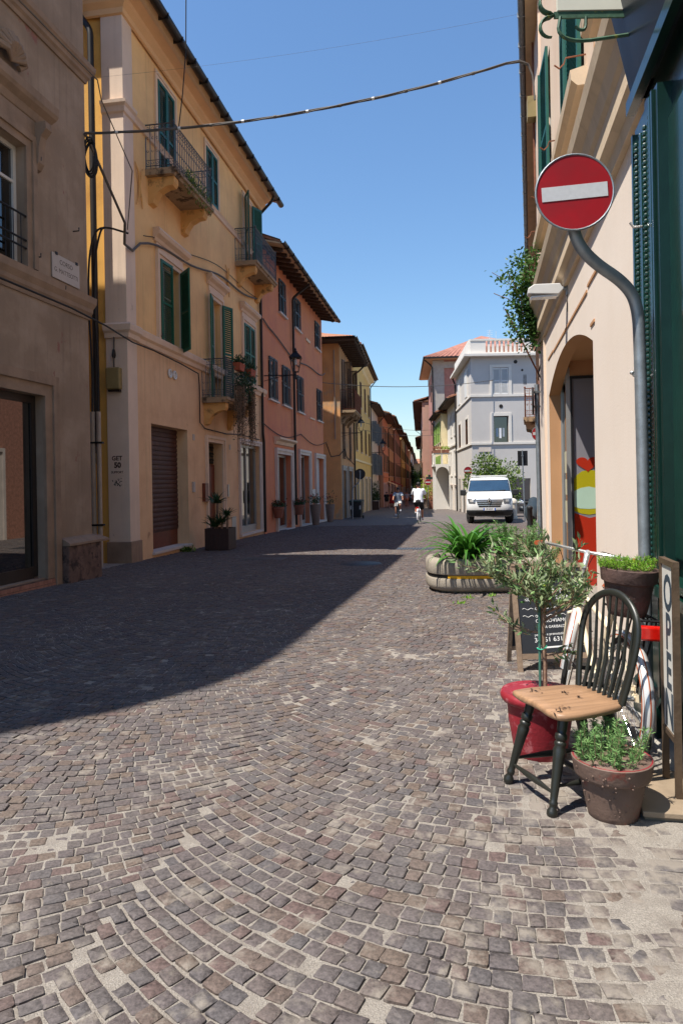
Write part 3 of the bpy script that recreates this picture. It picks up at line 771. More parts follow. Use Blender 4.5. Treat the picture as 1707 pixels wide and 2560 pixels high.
wrap(Y, 'cornice', 12.3, [(0, 0), (.05, .02), (.06, .14), (.16, .24), (.18, .32), (.36, .42), (.4, .5), (.5, .56), (.5, .6), (-.05, .62)], 'cornice_peach', 0, LY, 6)
Y.gutter(-.75, LY + .55, .72, 12.78, r=.12)
Y.roof(0, LY, 12.93, .6, 1.7, 4.5, near=.7, far=.5)
Y.downpipe([(-.25, -1.0, 12.85), (-.25, -.9, 12.3), (-.25, -.62, 11.9), (-.25, -.62, 2.2)], .07)
mb = MB(); mb.tube([(-.25, .62, 2.22), (-.25, .62, 2.1), (-.27, .58, 1.96)], [.075, .08, .05], 10); mb.build('pipe_shoe', M('box_beige'), Y.root, smooth=True)
Y.downpipe([(LY - .55, .7, 12.7), (LY - .55, .62, 12.5), (LY - .55, .1, 12.0), (LY - .55, .1, 3.4), (LY - .43, .1, 3.15), (LY - .43, .1, -.45)], .055)
# ground floor: roller shutter of slats
gs = Y.boxes('garage_shutter', [(1.25, 3.62, -.36, -.33, .22, 3.01)], 'garage_brown')
for k in range(22):
    z = .24 + k * .126
    mb = MB(); mb.prism([(-.33, z), (-.312, z + .012), (-.305, z + .06), (-.312, z + .106), (-.33, z + .116)], 1.26, 3.61, lambda u, v, a: (a, -u, v)); mb.build('slat', M('garage_brown'), gs)
Y.boxes('garage_floor_panel', [(1.25, 3.62, -.36, -.34, -.2, .22), (1.25, 1.9, -.33, -.3, -.2, .2)], 'wood_door')
Y.box('garage_sill', 1.2, 3.7, -.36, .07, -.26, -.198, 'stone_white')
# front door
Y.surround(5.2, 6.55, -.42, 2.77, .2, 'trim_cream', proj=.05, name='door_surround')
d = Y.boxes('door', [(5.2, 6.55, -.3, -.26, -.42, 2.1)], 'wood_door')
for c in (5.27, 5.92):
    for z0, z1 in ((-.3, .25), (.35, 1.05), (1.15, 2.0)): Y.box('panel', c, c + .56, -.26, -.235, z0, z1, 'wood_door', d, bevel=.012)
Y.box('transom_glass', 5.2, 6.55, -.32, -.29, 2.12, 2.77, 'window_glass', d)
mb = MB()
for k in range(9):
    for q in range(3): mb.tube(arcpts((5.3 + k * .145, 2.22 + q * .2), .07, 0, 1.7 * PI, 8, lambda a, b: (a, .27, b)), .008, 4)
mb.build('transom_grille', M('iron_black'), d)
# shop front at the far end
Y.surround(8.45, 10.95, -.32, 2.9, .18, 'stone_white', proj=.05, name='shop_surround')
sh = Y.boxes('shop_window', [(8.45, 8.53, -.2, -.14, -.2, 2.9), (10.87, 10.95, -.2, -.14, -.2, 2.9), (9.65, 9.72, -.2, -.14, -.2, 2.9), (8.53, 10.87, -.2, -.14, 2.8, 2.9), (8.53, 10.87, -.2, -.14, -.32, -.08)], 'frame_alu')
Y.box('pane', 8.45, 10.95, -.21, -.19, -.2, 2.9, 'shop_glass', sh); Y.box('shop_sill', 8.3, 11.1, -.2, .1, -.4, -.325, 'stone_white')
mb = MB(); mb.tube([(9.8, .12, .75), (9.8, .08, .75), (9.8, .08, 1.2), (9.8, .12, 1.2)], .018, 6); mb.build('handle', M('iron_black'), sh)
# first floor
for t0, t1 in ((1.86, 3.18), (5.7, 6.62), (9.1, 10.4)):
    Y.surround(t0, t1, 5.22 if t0 != 5.7 else 4.1, 7.3, .2, 'trim_cream', proj=.05)
    Y.mould('hood', t0 - .32, t1 + .32, [(0, 7.66), (.06, 7.68), (.1, 7.76), (.2, 7.82), (.24, 7.9), (.2, 7.98), (0, 8.0)], 'trim_cream', ends=(.4, .4))
    Y.box('frieze', t0 - .2, t1 + .2, 0.0, .05, 7.5, 7.66, 'trim_cream')
Y.window(1.86, 3.18, 5.2, 7.3); Y.shutters(1.86, 3.18, 5.1, 7.3, 'shutter_green', (.06, R(42)), o=.06)
Y.window(5.7, 6.62, 4.1, 7.3, o=-.24)
for hq, tq, aq in (('near', 5.68, R(168)), ('far', 6.64, R(160))): Y.leaf(tq, 4.15, 7.3, .5, hq, aq, 'shutter_green', .09)
Y.window(9.1, 10.4, 5.22, 7.3); Y.shutters(9.1, 10.4, 5.18, 7.3, 'shutter_green', (.03, .03), o=.06)
# top floor
for t0, t1, z0 in ((1.94, 3.0, 9.3), (5.5, 6.5, 10.32), (9.38, 10.3, 9.28)):
    Y.surround(t0, t1, z0, 12.0, .16, 'trim_cream', proj=.03)
Y.window(1.94, 3.0, 9.3, 12.0, o=-.13); Y.shutters(1.94, 3.0, 9.32, 11.98, 'shutter_teal', (.02, .02), o=.03)
Y.window(5.5, 6.5, 10.32, 12.0, o=-.13); Y.shutters(5.5, 6.5, 10.32, 11.98, 'shutter_teal', (.02, .02), o=.03)
Y.window(9.38, 10.3, 9.28, 12.0, o=-.28)
for hq, tq, aq in (('near', 9.36, R(150)), ('far', 10.32, R(158))): Y.leaf(tq, 9.3, 12.0, .55, hq, aq, 'shutter_teal', .09)
Y.balcony(1.16, 3.9, 9.3, .8, 1.1, consoles=(1.45, 3.55)); Y.balcony(8.3, 11.2, 9.28, .8, 1.15, consoles=(8.6, 10.85)); Y.balcony(4.8, 7.6, 4.08, .8, 1.15, consoles=(5.1, 7.3))
# two vents, anchors, house numbers, meter boxes
mb = MB()
for t in (2.42, 2.74): mb.tube(arcpts((t, 4.43), .1, 0, 2 * PI, 14, lambda a, b: (a, -.03, b)), .025, 6)
mb.build('vent_ring', M('white_plastic'), Y.root); mb = MB()
for t in (2.42, 2.74): mb.prism([(t + .09 * math.cos(2 * PI * k / 12), 4.43 + .09 * math.sin(2 * PI * k / 12)) for k in range(12)], .0, .02, lambda u, v, a: (u, -a, v))
mb.build('vent_grille', M('shade_white'), Y.root)
for t, z in ((.75, 8.7), (7.35, 8.3)):                               # wall anchors
    mb = MB()
    for sg in (-1, 1):
        mb.tube([(t, -.04, z), (t + sg * .08, -.06, z + .3), (t + sg * .2, -.03, z + .5)], [.03, .025, .012], 6); mb.tube([(t, -.04, z), (t - sg * .06, -.06, z - .3), (t - sg * .16, -.03, z - .5)], [.03, .025, .012], 6)
    mb.build('wall_anchor', M('console_ochre'), Y.root)
for t, z, w in ((4.0, 2.75, .14), (7.3, 2.62, .12)): Y.box('house_number', t, t + w, .0, .02, z, z + .17, 'marble_plaque')
Y.box('letter_box', 4.72, 5.0, .0, .1, .95, 1.5, 'wood_door'); Y.box('intercom', 6.98, 7.1, .0, .05, 1.05, 1.45, 'frame_alu'); Y.box('wall_switch', 3.9, 4.02, .0, .06, 1.25, 1.55, 'marble_plaque')
Y.box('meter_door', 7.45, 7.9, .0, .015, -.5, .35, 'frame_alu')
mb = MB()
for t in (1.75, 3.4, 8.3, 11.0): mb.tube([(t, 0, 5.28), (t, -.12, 5.28), (t, -.12, 5.36)], .014, 5)
mb.build('shutter_stay', M('iron_black'), Y.root)
# ------------------------------------------------------------------ red house
Rd = Bld('red_house', 'terracotta red house with dark closed shutters and deep rafter eaves', (-3.05, 26.95), vx=1125)
LR = 13.0
w1 = [(.95, 2.25), (3.2, 4.6), (6.15, 7.5), (11.1, 12.5)]; w2 = [(2.85, 4.0), (5.85, 7.1), (10.85, 12.2)]
dr = [(1.95, 4.6, 2.72), (6.45, 8.7, 2.85), (10.45, 12.8, 2.82)]
Rd.wall('wall', 0, LR, -2, 10.95, [(a, b, 4.95, 6.68, .12) for a, b in w1] + [(a, b, 8.95, 10.4, .12) for a, b in w2] + [(a, b, -1, c, .3) for a, b, c in dr], 'stucco_red')
Rd.shell(0, LR, -2, 10.95, 8, 'stucco_red')
for a, b in w1:
    Rd.window(a, b, 4.95, 6.68, o=-.1); Rd.shutters(a, b, 4.93, 6.68, 'shutter_navy', (.03, .05), o=.05); Rd.sill(a - .1, b + .1, 4.93)
for a, b in w2:
    Rd.window(a, b, 8.95, 10.4, o=-.1); Rd.shutters(a, b, 8.93, 10.4, 'shutter_navy', (.03, .04), o=.05); Rd.sill(a - .1, b + .1, 8.93)
Rd.sill(8.4, 9.4, 8.95, 'trim_cream', .06, .14); Rd.sill(9.0, 10.2, 4.9, 'trim_cream', .08, .08)
for i, (a, b, c) in enumerate(dr):
    Rd.surround(a, b, -1, c, .24, 'stone_white', proj=.07, name='shop_surround')
    if i == 0: Rd.mould('shop_hood', a - .3, b + .3, [(0, 3.1), (.08, 3.12), (.12, 3.25), (.28, 3.32), (.28, 3.4), (0, 3.44)], 'trim_cream')
    if i < 2:
        sh = Rd.boxes('shop_door', [(a, a + .08, -.28, -.22, -.55, c), (b - .08, b, -.28, -.22, -.55, c), ((a + b) / 2 - .04, (a + b) / 2 + .04, -.28, -.22, -.55, c - .1), (a + .08, b - .08, -.28, -.22, c - .1, c), (a + .08, b - .08, -.28, -.22, -.9, -.45)], 'frame_alu')
        Rd.box('pane', a, b, -.3, -.27, -.5, c, 'shop_glass', sh)
    else:
        sh = Rd.boxes('roller_shutter', [(a, b, -.28, -.26, -.8, c)], 'shade_white')
        for k in range(24): Rd.box('slat', a + .01, b - .01, -.262, -.24, -.75 + k * .147, -.62 + k * .147, 'shade_white', sh)
    Rd.box('step', a - .1, b + .1, -.3, .15, -1.2, -.6 - i * .05, 'stone_white')
Rd.box('quoin', 9.3, 10.15, .002, .05, .7, 1.1, 'stone_white'); Rd.box('quoin', 12.85, 12.98, .002, .05, .7, 1.1, 'stone_white')
# eaves: sloping soffit, rafters, gutter
mb = MB(); mb.prism([(0, 11.0), (.95, 10.78), (.95, 10.84), (0, 11.08)], -.2, LR + .25, lambda u, v, a: (a, -u, v)); mb.build('soffit', M('soffit'), Rd.root)
k = .3
while k < LR + .1:
    mb = MB(); mb.prism([(0, 10.84), (.0, 10.99), (.84, 10.8), (.84, 10.7), (.72, 10.66), (.6, 10.72), (.5, 10.74)], k, k + .13, lambda u, v, a: (a, -u, v)); mb.build('rafter', M('rafter'), Rd.root); k += .68
Rd.gutter(-.3, LR + .3, 1.0, 10.86, r=.1); Rd.roof(0, LR, 10.94, .86, 1.9, 4.0, near=.2, far=.25)
Rd.downpipe([(5.1, .95, 10.72), (5.1, .5, 10.4), (5.1, .12, 10.1), (5.1, .12, -.5)], .06)
# ------------------------------------------------------------------ old ochre corner house
O = Bld('ochre_house', 'weathered ochre corner house with peeling plaster and brown balcony', (0.0, 42.0), vx=1050)
O.wall('wall', 0, 8.2, -2, 10.0, [(1.0, 2.0, 5.95, 9.2, .15), (4.6, 5.7, 5.95, 9.2, .15), (1.1, 2.1, 2.95, 5.3, .15), (5.0, 6.0, 2.95, 5.3, .15), (.7, 2.6, -1, 2.2, .3), (4.2, 6.6, -1, 2.2, .3)], 'stucco_ochre_front')
mb = MB(); mb.quad((0, 0, -2), (0, 7, -2), (0, 7, 10.0), (0, 0, 10.0)); mb.quad((8.2, 0, -2), (8.2, 7, -2), (8.2, 7, 10), (8.2, 0, 10)); mb.quad((0, 7, -2), (8.2, 7, -2), (8.2, 7, 10), (0, 7, 10)); mb.build('end_wall', M('stucco_ochre'), O.root)
for a, b, c, d in ((1.0, 2.0, 5.95, 9.2), (4.6, 5.7, 5.95, 9.2), (1.1, 2.1, 2.95, 5.3), (5.0, 6.0, 2.95, 5.3)):
    O.window(a, b, c, d, o=-.12, frame='frame_dark'); O.shutters(a, b, c, d, 'shutter_brown', (R(12), R(80)) if c > 5 else (.03, .05), o=.04)
for a, b in ((.7, 2.6), (4.2, 6.6)):
    O.surround(a, b, -2, 2.2, .3, 'concrete', proj=.05, name='shop_surround'); O.box('shop_door', a, b, -.3, -.27, -1.1, 2.2, 'frame_dark')
O.balcony(.1, 4.6, 5.9, .95, 1.25, fancy=False, slab='balcony_stone', iron='rust', consoles=(.6, 2.4, 4.1), console_m='balcony_stone', panel='shutter_brown')
mb = MB()
for A in ([(-.95, 1.05, 10.05), (9.0, 1.05, 10.05), (9.0, -7, 10.05), (-.95, -7, 10.05)],):
    mb.prism([(a, -b) for a, b, _ in A], 10.02, 10.16, lambda u, v, a: (u, v, a))
mb.build('soffit', M('rafter'), O.root)
for k in range(13): O.box('rafter', -.3 + k * .7, -.18 + k * .7, 0, 1.0, 9.86, 10.018, 'rafter')
O.gutter(-1.0, 8.6, 1.1, 10.2, r=.1)
mb = MB(); mb.prism([(-1.05 + .09 * math.cos(PI + PI * k / 6), 10.2 + .09 * math.sin(PI + PI * k / 6)) for k in range(7)], -1.1, 7, lambda u, v, a: (u, a, v)); mb.build('side_gutter', M('gutter_brown'), O.root)
mb = MB(); n = 40                                                   # hipped tile roof
for (p0, p1, q0, q1) in (((-1.0, -1.05), (8.4, -1.05), (2.5, 2.6), (8.4, 2.6)), ((-1.0, 6.2), (-1.0, -1.05), (2.5, 2.6), (2.5, 2.6))):
    V = []
    for i in range(n * 2 + 1):
        f = i / (n * 2); zz = .05 * (i % 2); a = Vector(p0).lerp(Vector(p1), f); c = Vector(q0).lerp(Vector(q1), f); V += [(a.x, a.y, 10.2 + zz), (c.x, c.y, 11.3 + zz)]
    mb.add(V, [(2 * i, 2 * i + 2, 2 * i + 3, 2 * i + 1) for i in range(n * 2)])
mb.quad((-1, 6.2, 10.2), (8.4, 6.2, 10.2), (8.4, 2.6, 11.3), (2.5, 2.6, 11.3)); mb.build('roof', M('roof_tile'), O.root)
O.tube('wall_pipe', [(-.06, -.33, 9.6), (-.06, -.33, 4.1)], .03, 'pipe_grey'); O.downpipe([(7.9, 1.1, 10.1), (7.9, .5, 9.5), (7.9, .1, 9.3), (7.9, .1, -1.5)], .06)
# ------------------------------------------------------------------ the rest of the left row
def row_house(name, label, p, L_, top, m, sh, floors, bays, base=None, roof=1.2, ov=.6, vx=1050, group=None, cornice=None, band=None, side='L', open_=(.04, .04), zg=None, dark_door='frame_dark', deep=7, door_m='stone_white', ww=.95, rail=None):
    b = Bld(name, label, p, vx=vx, side=side, group=group); zg = gz(p[1]) if zg is None else zg
    ops, wins = [], []
    for i in range(bays):
        c = L_ * (i + .5) / bays
        for z0, z1 in floors: wins.append((c - ww / 2, c + ww / 2, z0, z1))
        dw = min(2.0, L_ / bays * .6); ops.append((c - dw / 2, c + dw / 2, zg - .6, zg + 2.7, .3))
    b.wall('wall', 0, L_, zg - 1.5, top, [(a, c, d, e, .14) for a, c, d, e in wins] + ops, m); b.shell(0, L_, zg - 1.5, top, deep, m)
    for a, c, d, e in wins:
        b.window(a, c, d, e, o=-.12, hbars=())
        if sh: b.shutters(a, c, d - .03, e, sh, open_, o=.05)
        b.sill(a - .08, c + .08, d - .03, proj=.1)
    for a, c, d, e, _ in ops:
        b.surround(a, c, d, e, .2, door_m, proj=.05, name='shop_surround'); b.box('shop_door', a, c, -.3, -.27, d, e, 'shop_glass')
    if cornice: b.mould('cornice', 0, L_, [(0, top - .55), (.08, top - .5), (.14, top - .3), (.4, top - .12), (.45, top), (0, top + .02)], cornice, ends=(.3, 1))
    if band: b.mould('string_course', 0, L_, [(0, band), (.1, band + .03), (.1, band + .18), (0, band + .22)], cornice or m)
    b.boxes('eave', [(-.2, L_ + .2, -.1, ov, top + .02, top + .14)], 'rafter'); b.gutter(-.25, L_ + .25, ov + .07, top + .16, r=.09)
    b.roof(0, L_, top + .2, ov, roof, 3.5, near=.25, far=.25)
    b.downpipe([(L_ - .2, ov, top + .05), (L_ - .2, ov * .5, top - .4), (L_ - .2, .08, top - .7), (L_ - .2, .08, zg - .3)], .05)
    return b
def along(p, vx, d):
    a = (vx - 853.5) / 1707; n = math.hypot(a, 1); return (p[0] + a / n * d, p[1] + d / n)
p = along((0, 42), 1050, 8.25)
Y2 = row_house('yellow_shop_house', 'bright yellow house with cream cornice and white shop surrounds behind the ochre house', p, 17.5, 11.4, 'stucco_yellow2', 'shutter_brown', [(3.9, 6.0), (7.6, 9.7)], 4, cornice='cream', band=3.0, ov=.7)
p2 = along((0, 42), 1050, 25.9)
row_house('pale_house', 'narrow pale plaster house with wide open grey shutters', p2, 12.3, 9.0, 'stucco_pale', 'shutter_grey', [(2.2, 4.3), (5.6, 7.6)], 3, open_=(R(95), R(95)), ov=.8)
p3 = along((0, 42), 1050, 38.5)
row_house('orange_house', 'bright orange house down the street beyond the pale one', (p3[0] + .5, p3[1]), 14, 9.3, 'stucco_orange', 'shutter_teal', [(2.6, 4.8), (6.0, 8.0)], 4, band=1.9, ov=.9)
FARL = [(53, 18, 10.3, 'stucco_tan', 'shutter_brown', 'tan far house right after the orange one'), (71.5, 30, 10.5, 'stucco_pink', 'shutter_teal', 'dusky pink far house beyond the orange and tan ones'), (102, 33, 11.3, 'stucco_yellow2', 'shutter_brown', 'yellow far house in the middle of the left row'), (135.5, 40, 11.3, 'brick_pink', 'shutter_teal', 'brick coloured far house in the left row'),
        (176, 60, 12.0, 'stucco_pale', 'shutter_brown', 'pale far house near the end of the left row'), (237, 80, 12.5, 'stucco_pink', 'shutter_brown', 'last pink house at the end of the left row')]
for i, (d0, L_, tp, m, s_, lb) in enumerate(FARL):
    q = along((0, 42), 1050, d0); row_house('far_house', lb, (q[0] + .5 + .25 * i, q[1]), L_, tp, m, s_, [(2.2, 4.4), (6.2, 8.4)], max(5, int(L_ / 5)), ov=1.0, group='far houses in the left row')
# ------------------------------------------------------------------ right: peach house with the arched shop window
PW = (1.95, 3.9)
P = Bld('peach_house', 'sunlit peach stucco house with green shutters and an arched shop window', PW, vx=1205, side='R')
LP = 9.6; k = 1.11
A0, A1, ZS, RISE = 3.1, 7.75, 2.86, .4                               # arch: jambs, springing, rise
def archz(t): return ZS + RISE * (1 - ((t - (A0 + A1) / 2) / ((A1 - A0) / 2)) ** 2)
ZC = 3.95                                                            # bottom of the string course
mb = MB(); pt = lambda t, o, z: (t, o, z)
mb.quad(pt(.45, 0, -1), pt(A0, 0, -1), pt(A0, 0, ZC + .1), pt(.45, 0, ZC + .1)); mb.quad(pt(A1, 0, -1), pt(LP, 0, -1), pt(LP, 0, ZC + .1), pt(A1, 0, ZC + .1))
N_ = 24
for i in range(N_):
    a, b = A0 + (A1 - A0) * i / N_, A0 + (A1 - A0) * (i + 1) / N_
    mb.quad(pt(a, 0, archz(a)), pt(b, 0, archz(b)), pt(b, 0, ZC + .1), pt(a, 0, ZC + .1))
mb.build('ground_floor_wall', M('peach'), P.root)
mb = MB(); DP = -.18
for i in range(N_):
    a, b = A0 + (A1 - A0) * i / N_, A0 + (A1 - A0) * (i + 1) / N_
    mb.quad(pt(a, -.001, archz(a)), pt(b, -.001, archz(b)), pt(b, DP, archz(b)), pt(a, DP, archz(a)))
mb.quad(pt(A1, -.001, -1), pt(A1, DP, -1), pt(A1, DP, archz(A1)), pt(A1, -.001, archz(A1))); mb.quad(pt(A0, -.001, -1), pt(A0, DP, -1), pt(A0, DP, archz(A0)), pt(A0, -.001, archz(A0)))
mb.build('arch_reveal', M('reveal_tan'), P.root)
# shop front: fixed pane on the left, recessed entrance on the right with a glazed return
TR = 6.98                                                            # where the return stands
sf = P.boxes('shop_front', [(TR, A1, DP - .06, DP, 3.0, 3.2), (TR - .03, TR + .03, DP - .06, DP + .003, -.2, 3.0), (A1 - .05, A1, DP - .06, DP, -.2, 3.0), (TR, A1, DP - .06, DP, -.4, -.1)], 'frame_alu')
P.box('pane', TR + .03, A1 - .05, DP - .05, DP - .03, -.1, 3.0, 'shop_glass', sf)
mb = MB()
for i in range(N_):
    a, b = A0 + (A1 - A0) * i / N_, A0 + (A1 - A0) * (i + 1) / N_
    if b > TR: mb.quad(pt(max(a, TR), DP - .02, min(archz(max(a, TR)), 3.2)), pt(b, DP - .02, min(archz(b), 3.2)), pt(b, DP - .02, archz(b)), pt(max(a, TR), DP - .02, archz(max(a, TR))))
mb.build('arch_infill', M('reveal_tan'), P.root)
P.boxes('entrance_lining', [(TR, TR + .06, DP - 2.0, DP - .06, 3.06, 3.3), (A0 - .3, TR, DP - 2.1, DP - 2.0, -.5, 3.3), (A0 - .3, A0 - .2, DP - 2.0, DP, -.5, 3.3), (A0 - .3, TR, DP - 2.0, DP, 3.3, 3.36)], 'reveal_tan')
P.box('return_wall', TR + .02, TR + .06, DP - 2.0, DP - .06, -.4, 3.06, 'interior_grey')
rf = P.boxes('return_frame', [(TR - .03, TR + .02, DP - .09, DP - .06, -.2, 3.06), (TR - .03, TR + .02, DP - 2.0, DP - .09, 3.02, 3.06)], 'sign_black')
# flat coloured decals on the glazed return (heart, dome, bands)
def decal(nm, poly, m, d): 
    mb = MB(); mb.prism([(u, v) for u, v in poly], TR + .02 - d, TR + .0199, lambda u, v, a: (a, DP - .1 - u, v)); return mb.build(nm, M(m), rf)
decal('decal_red', [(0, -.3), (.5, -.3), (.5, .9), (.22, .84), (0, .92)], 'poster_red', .002)
decal('decal_yellow', [(0, .95), (.1, .91), (.22, .89), (.34, .91), (.46, .96), (.46, 1.42), (.4, 1.53), (.31, 1.58), (.22, 1.59), (.12, 1.57), (.04, 1.51), (0, 1.44)], 'poster_yellow', .004)
decal('decal_pale', [(.0, 1.02), (.08, .99), (.22, .98), (.36, .99), (.46, 1.03), (.46, 1.24), (.36, 1.3), (.22, 1.33), (.1, 1.31), (0, 1.26)], 'poster_pale', .006)
hp = []
for q in range(40):
    a = 2 * PI * q / 40; hp.append((.21 + .0108 * 16 * math.sin(a) ** 3, 1.69 + .0082 * (13 * math.cos(a) - 5 * math.cos(2 * a) - 2 * math.cos(3 * a) - math.cos(4 * a))))
decal('decal_heart', hp, 'poster_red', .008)
# posters hung behind the fixed pane
for a, b, c, d, m in ((7.2, 7.5, 1.55, 1.9, 'poster_pale'), (7.2, 7.45, 1.2, 1.45, 'poster_pale'), (7.2, 7.5, .75, 1.1, 'poster_pale'), (7.05, 7.14, .3, 1.9, 'interior_grey')): P.box('poster', a, b, DP - .028, DP - .022, c, d, m, sf)
# string course and grooves
CR = [(0, 0), (.05, .0), (.06, .12), (.12, .17), (.12, .36), (.15, .4), (.18, .52), (.24, .6), (.26, .7), (.22, .76), (0, .8)]
P.mould('string_course', .35, LP, [(o, ZC + z) for o, z in CR], 'peach_trim', ends=(0, 0))
for i, (a, b, z) in enumerate(((2.65, 3.35, 3.5), (3.4, 6.9, 3.46), (6.95, 7.75, 3.48))): P.box('rustication_joint', a, b, .0, .012, z - .03, z, 'reveal_tan')
P.box('rustication_joint', 2.95, 3.2, .0, .012, 3.02, 3.05, 'reveal_tan')
ws = [(.6, 2.2), (3.35, 4.9), (6.7, 8.2)]
P.wall('wall', .35, LP, ZC + .1, 16.2, [(a, b, 5.75, 8.1, .2) for a, b in ws], 'peach_upper')
P.shell(.35, LP, -1, 16.2, 8, 'peach_upper')
for a, b in ws:
    P.window(a, b, 5.75, 8.1, o=-.18)
    P.shutters(a, b, 5.72, 8.1, 'shutter_teal', (R(2), R(4)), o=.05)
    mb = MB(); mb.prism([(.0, 5.5), (.1, 5.5), (.16, 5.56), (.17, 5.66), (0, 5.7)], a - .2, b + .25, lambda u, v, q: (q, u, v)); mb.build('sill', M('peach_trim'), P.root)
    for q in (a - .12, b + .12):
        mb = MB(); mb.tube([(q, 0, 5.85), (q, .2, 5.84), (q, .22, 5.78), (q - .03, .27, 5.72), (q - .05, .32, 5.75)], .009, 5); mb.build('shutter_stay', M('rust'), P.root)
    P.boxes('panel_joint', [(b + .5, b + .515, 0, .006, ZC + .8, 16)], 'reveal_tan')
P.boxes('eave', [(0, LP, -.1, .6, 16.2, 16.32)], 'rafter'); P.gutter(0, LP, .68, 16.36, .09); P.roof(0, LP, 16.4, .6, 1.6, 4, near=.1, far=.1)
P.tube('wall_cable', [(LP - .1, .03, 10.5), (LP - .1, .03, 8.3), (LP - .15, .03, 7.0)], .02, 'rust')
P.boxes('junction_box', [(LP - .35, LP - .1, 0, .16, 8.35, 8.75)], 'box_beige')
mb = MB(); mb.box(LP + .0, LP + .03, -.01, .03, ZC, ZC + .5); mb.build('corner_bracket', M('iron_black'), P.root)

# ------------------------------------------------------------------ right foreground: dark green shop front
G = Bld('green_shop_front', 'dark green painted wooden shop front at the right edge with studded pilaster', (1.85, 3.9), vx=1205, side='R')
G.box('wall', -6, .62, -.3, -.06, -.6, 6.2, 'green_paint')
G.box('side_wall', -6, .58, -8, -.3, -.6, 6.2, 'peach_upper')
G.boxes('pilaster', [(.08, .62, -.06, .0, -.06, 3.75)], 'green_paint')
G.boxes('pilaster_panel', [(.2, .5, .0, .012, .95, 3.6)], 'green_paint_light')
G.boxes('pilaster_rib', [(.1, .14, .0, .03, .0, 3.7), (.56, .6, .0, .03, .0, 3.7), (.33, .37, .012, .03, .95, 3.6)], 'green_paint_light')
mb = MB()
for t in (.17, .53, .3, .4):                                         # rows of carved beads
    z = .95
    while z < 3.62: mb.ball((t, .014, z), .016, 6, 4); z += .036
stuff(mb.build('bead_moulding', M('green_paint_light'), G.root, smooth=True))
G.mould('pilaster_foot', .06, .66, [(-.06, -.3), (.06, -.3), (.06, .12), (.02, .18), (-.06, .18)], 'green_paint', ends=(.3, .3))
G.boxes('dado_rail', [(-1.3, .64, -.06, .045, .86, .9), (-1.3, .66, -.06, .06, .78, .84)], 'green_paint_light')
G.box('door_step', -1.4, .5, -.06, .1, -.5, -.05, 'concrete')
for a, b, c, d in ((-.55, -.02, .05, .74), (-1.25, -.62, .05, .74), (-.55, -.02, 1.0, 3.5), (-1.25, -.62, 1.0, 3.5)): G.box('panel', a, b, -.06, -.035, c, d, 'green_paint_light', bevel=.015)
G.boxes('inner_rib', [(-.04, .0, -.06, .02, .95, 3.7), (.03, .06, -.06, .035, .95, 3.7)], 'green_paint')
# canted fascia that leans out over the pilaster
F_ = [(.0, 3.95), (.08, 3.95), (.09, 4.0), (.22, 4.6), (.34, 5.25), (.34, 5.4), (.0, 5.4)]
G.mould('fascia', -6, .6, [(o - .06, z) for o, z in F_], 'blue_fascia')
G.mould('fascia_rail', -6, .64, [(.0, 3.86), (.05, 3.86), (.05, 3.95), (.0, 3.95)], 'green_paint')
mb = MB(); mb.tube([(.35, .03, 2.1), (.35, .09, 2.1), (.35, .1, 2.12)], .008, 6); mb.ball((.35, .1, 2.12), .014, 8, 5); mb.build('hook', M('chrome'), G.root, smooth=True)
mb = MB(); mb.tube([(.33, .03, 3.02), (.33, .08, 3.02), (.33, .1, 3.05)], .008, 6); mb.build('hook', M('chrome'), G.root, smooth=True)

# hanging shop sign on an iron bracket
HS = thing('hanging_sign', 'cream hanging sign panel on scrolled green iron bracket above the no-entry sign', 'sign', (1.9, 4.28, 4.2))
mb = MB()
mb.box(-.52, .0, -.006, .006, .15, .19)
for q in (0, 1):
    sgn = 1 if q == 0 else -1
    mb.tube([(-.52, 0, .17)] + arcpts((-.545, .17 + sgn * .075), .062, -sgn * PI / 2, -sgn * PI * 1.55, 10, lambda a, b: (a, 0, b)), [.014, .022, .024, .024, .024, .024, .022, .02, .018, .016, .014, .012], 8, flat=(1, .4))
mb.tube(smoothpath([(-.48, 0, .16), (-.5, 0, .05), (-.38, 0, .0), (-.15, 0, .03), (.0, 0, .05)]), .011, 6)
mb.tube(smoothpath([(-.32, 0, .16), (-.32, 0, .08), (-.36, 0, .075), (-.385, 0, .1)]), .01, 6)
mb.build('bracket', M('iron_green') if 'iron_green' in MATS else mat('iron_green', '#3d5c47', .6, .3, 12, .2, 40, col2='#8a8a3a', c2amt=.2, c2scale=20), HS)
MB().box(-.5, .0, -.012, .012, .195, .75).build('panel', mat('sign_cream', '#d8d4c2', .5, .06, 5, streak=.2), HS)
MB().box(.0, .012, -.03, .03, -.02, .78).build('wall_plate', M('iron_green'), HS)
# ------------------------------------------------------------------ brick house set back beyond the peach house (seen edge on)
K = Bld('brick_house', 'brick house with rusty balcony and white door surrounds beyond the peach house', (3.62, 11.95), ang=math.atan2(17.0, 4.72), side='R')
LK = 17.6
dk = [(3.0, 5.0), (7.2, 9.2), (12.0, 14.2)]
K.wall('wall', 0, LK, -2, 9.9, [(a, b, -1.5, 2.6, .25) for a, b in dk] + [(a, b, 4.4, 6.6, .2) for a, b in ((3.2, 4.4), (7.6, 8.8), (12.6, 13.8))], 'brick_pink')
K.shell(0, LK, -2, 9.9, 5, 'brick_pink')
for a, b in dk:
    K.surround(a, b, -1.5, 2.6, .3, 'stone_white', proj=.06, name='door_surround'); d = K.box('door', a, b, -.25, -.22, -1.5, 2.6, 'stone_white'); K.box('pane', a + .4, b - .3, -.22, -.21, -.2, 2.2, 'window_glass', d)
for a, b in ((3.2, 4.4), (7.6, 8.8), (12.6, 13.8)): K.window(a, b, 4.4, 6.6, o=-.18); K.shutters(a, b, 4.4, 6.6, 'shutter_brown', (.03, .03))
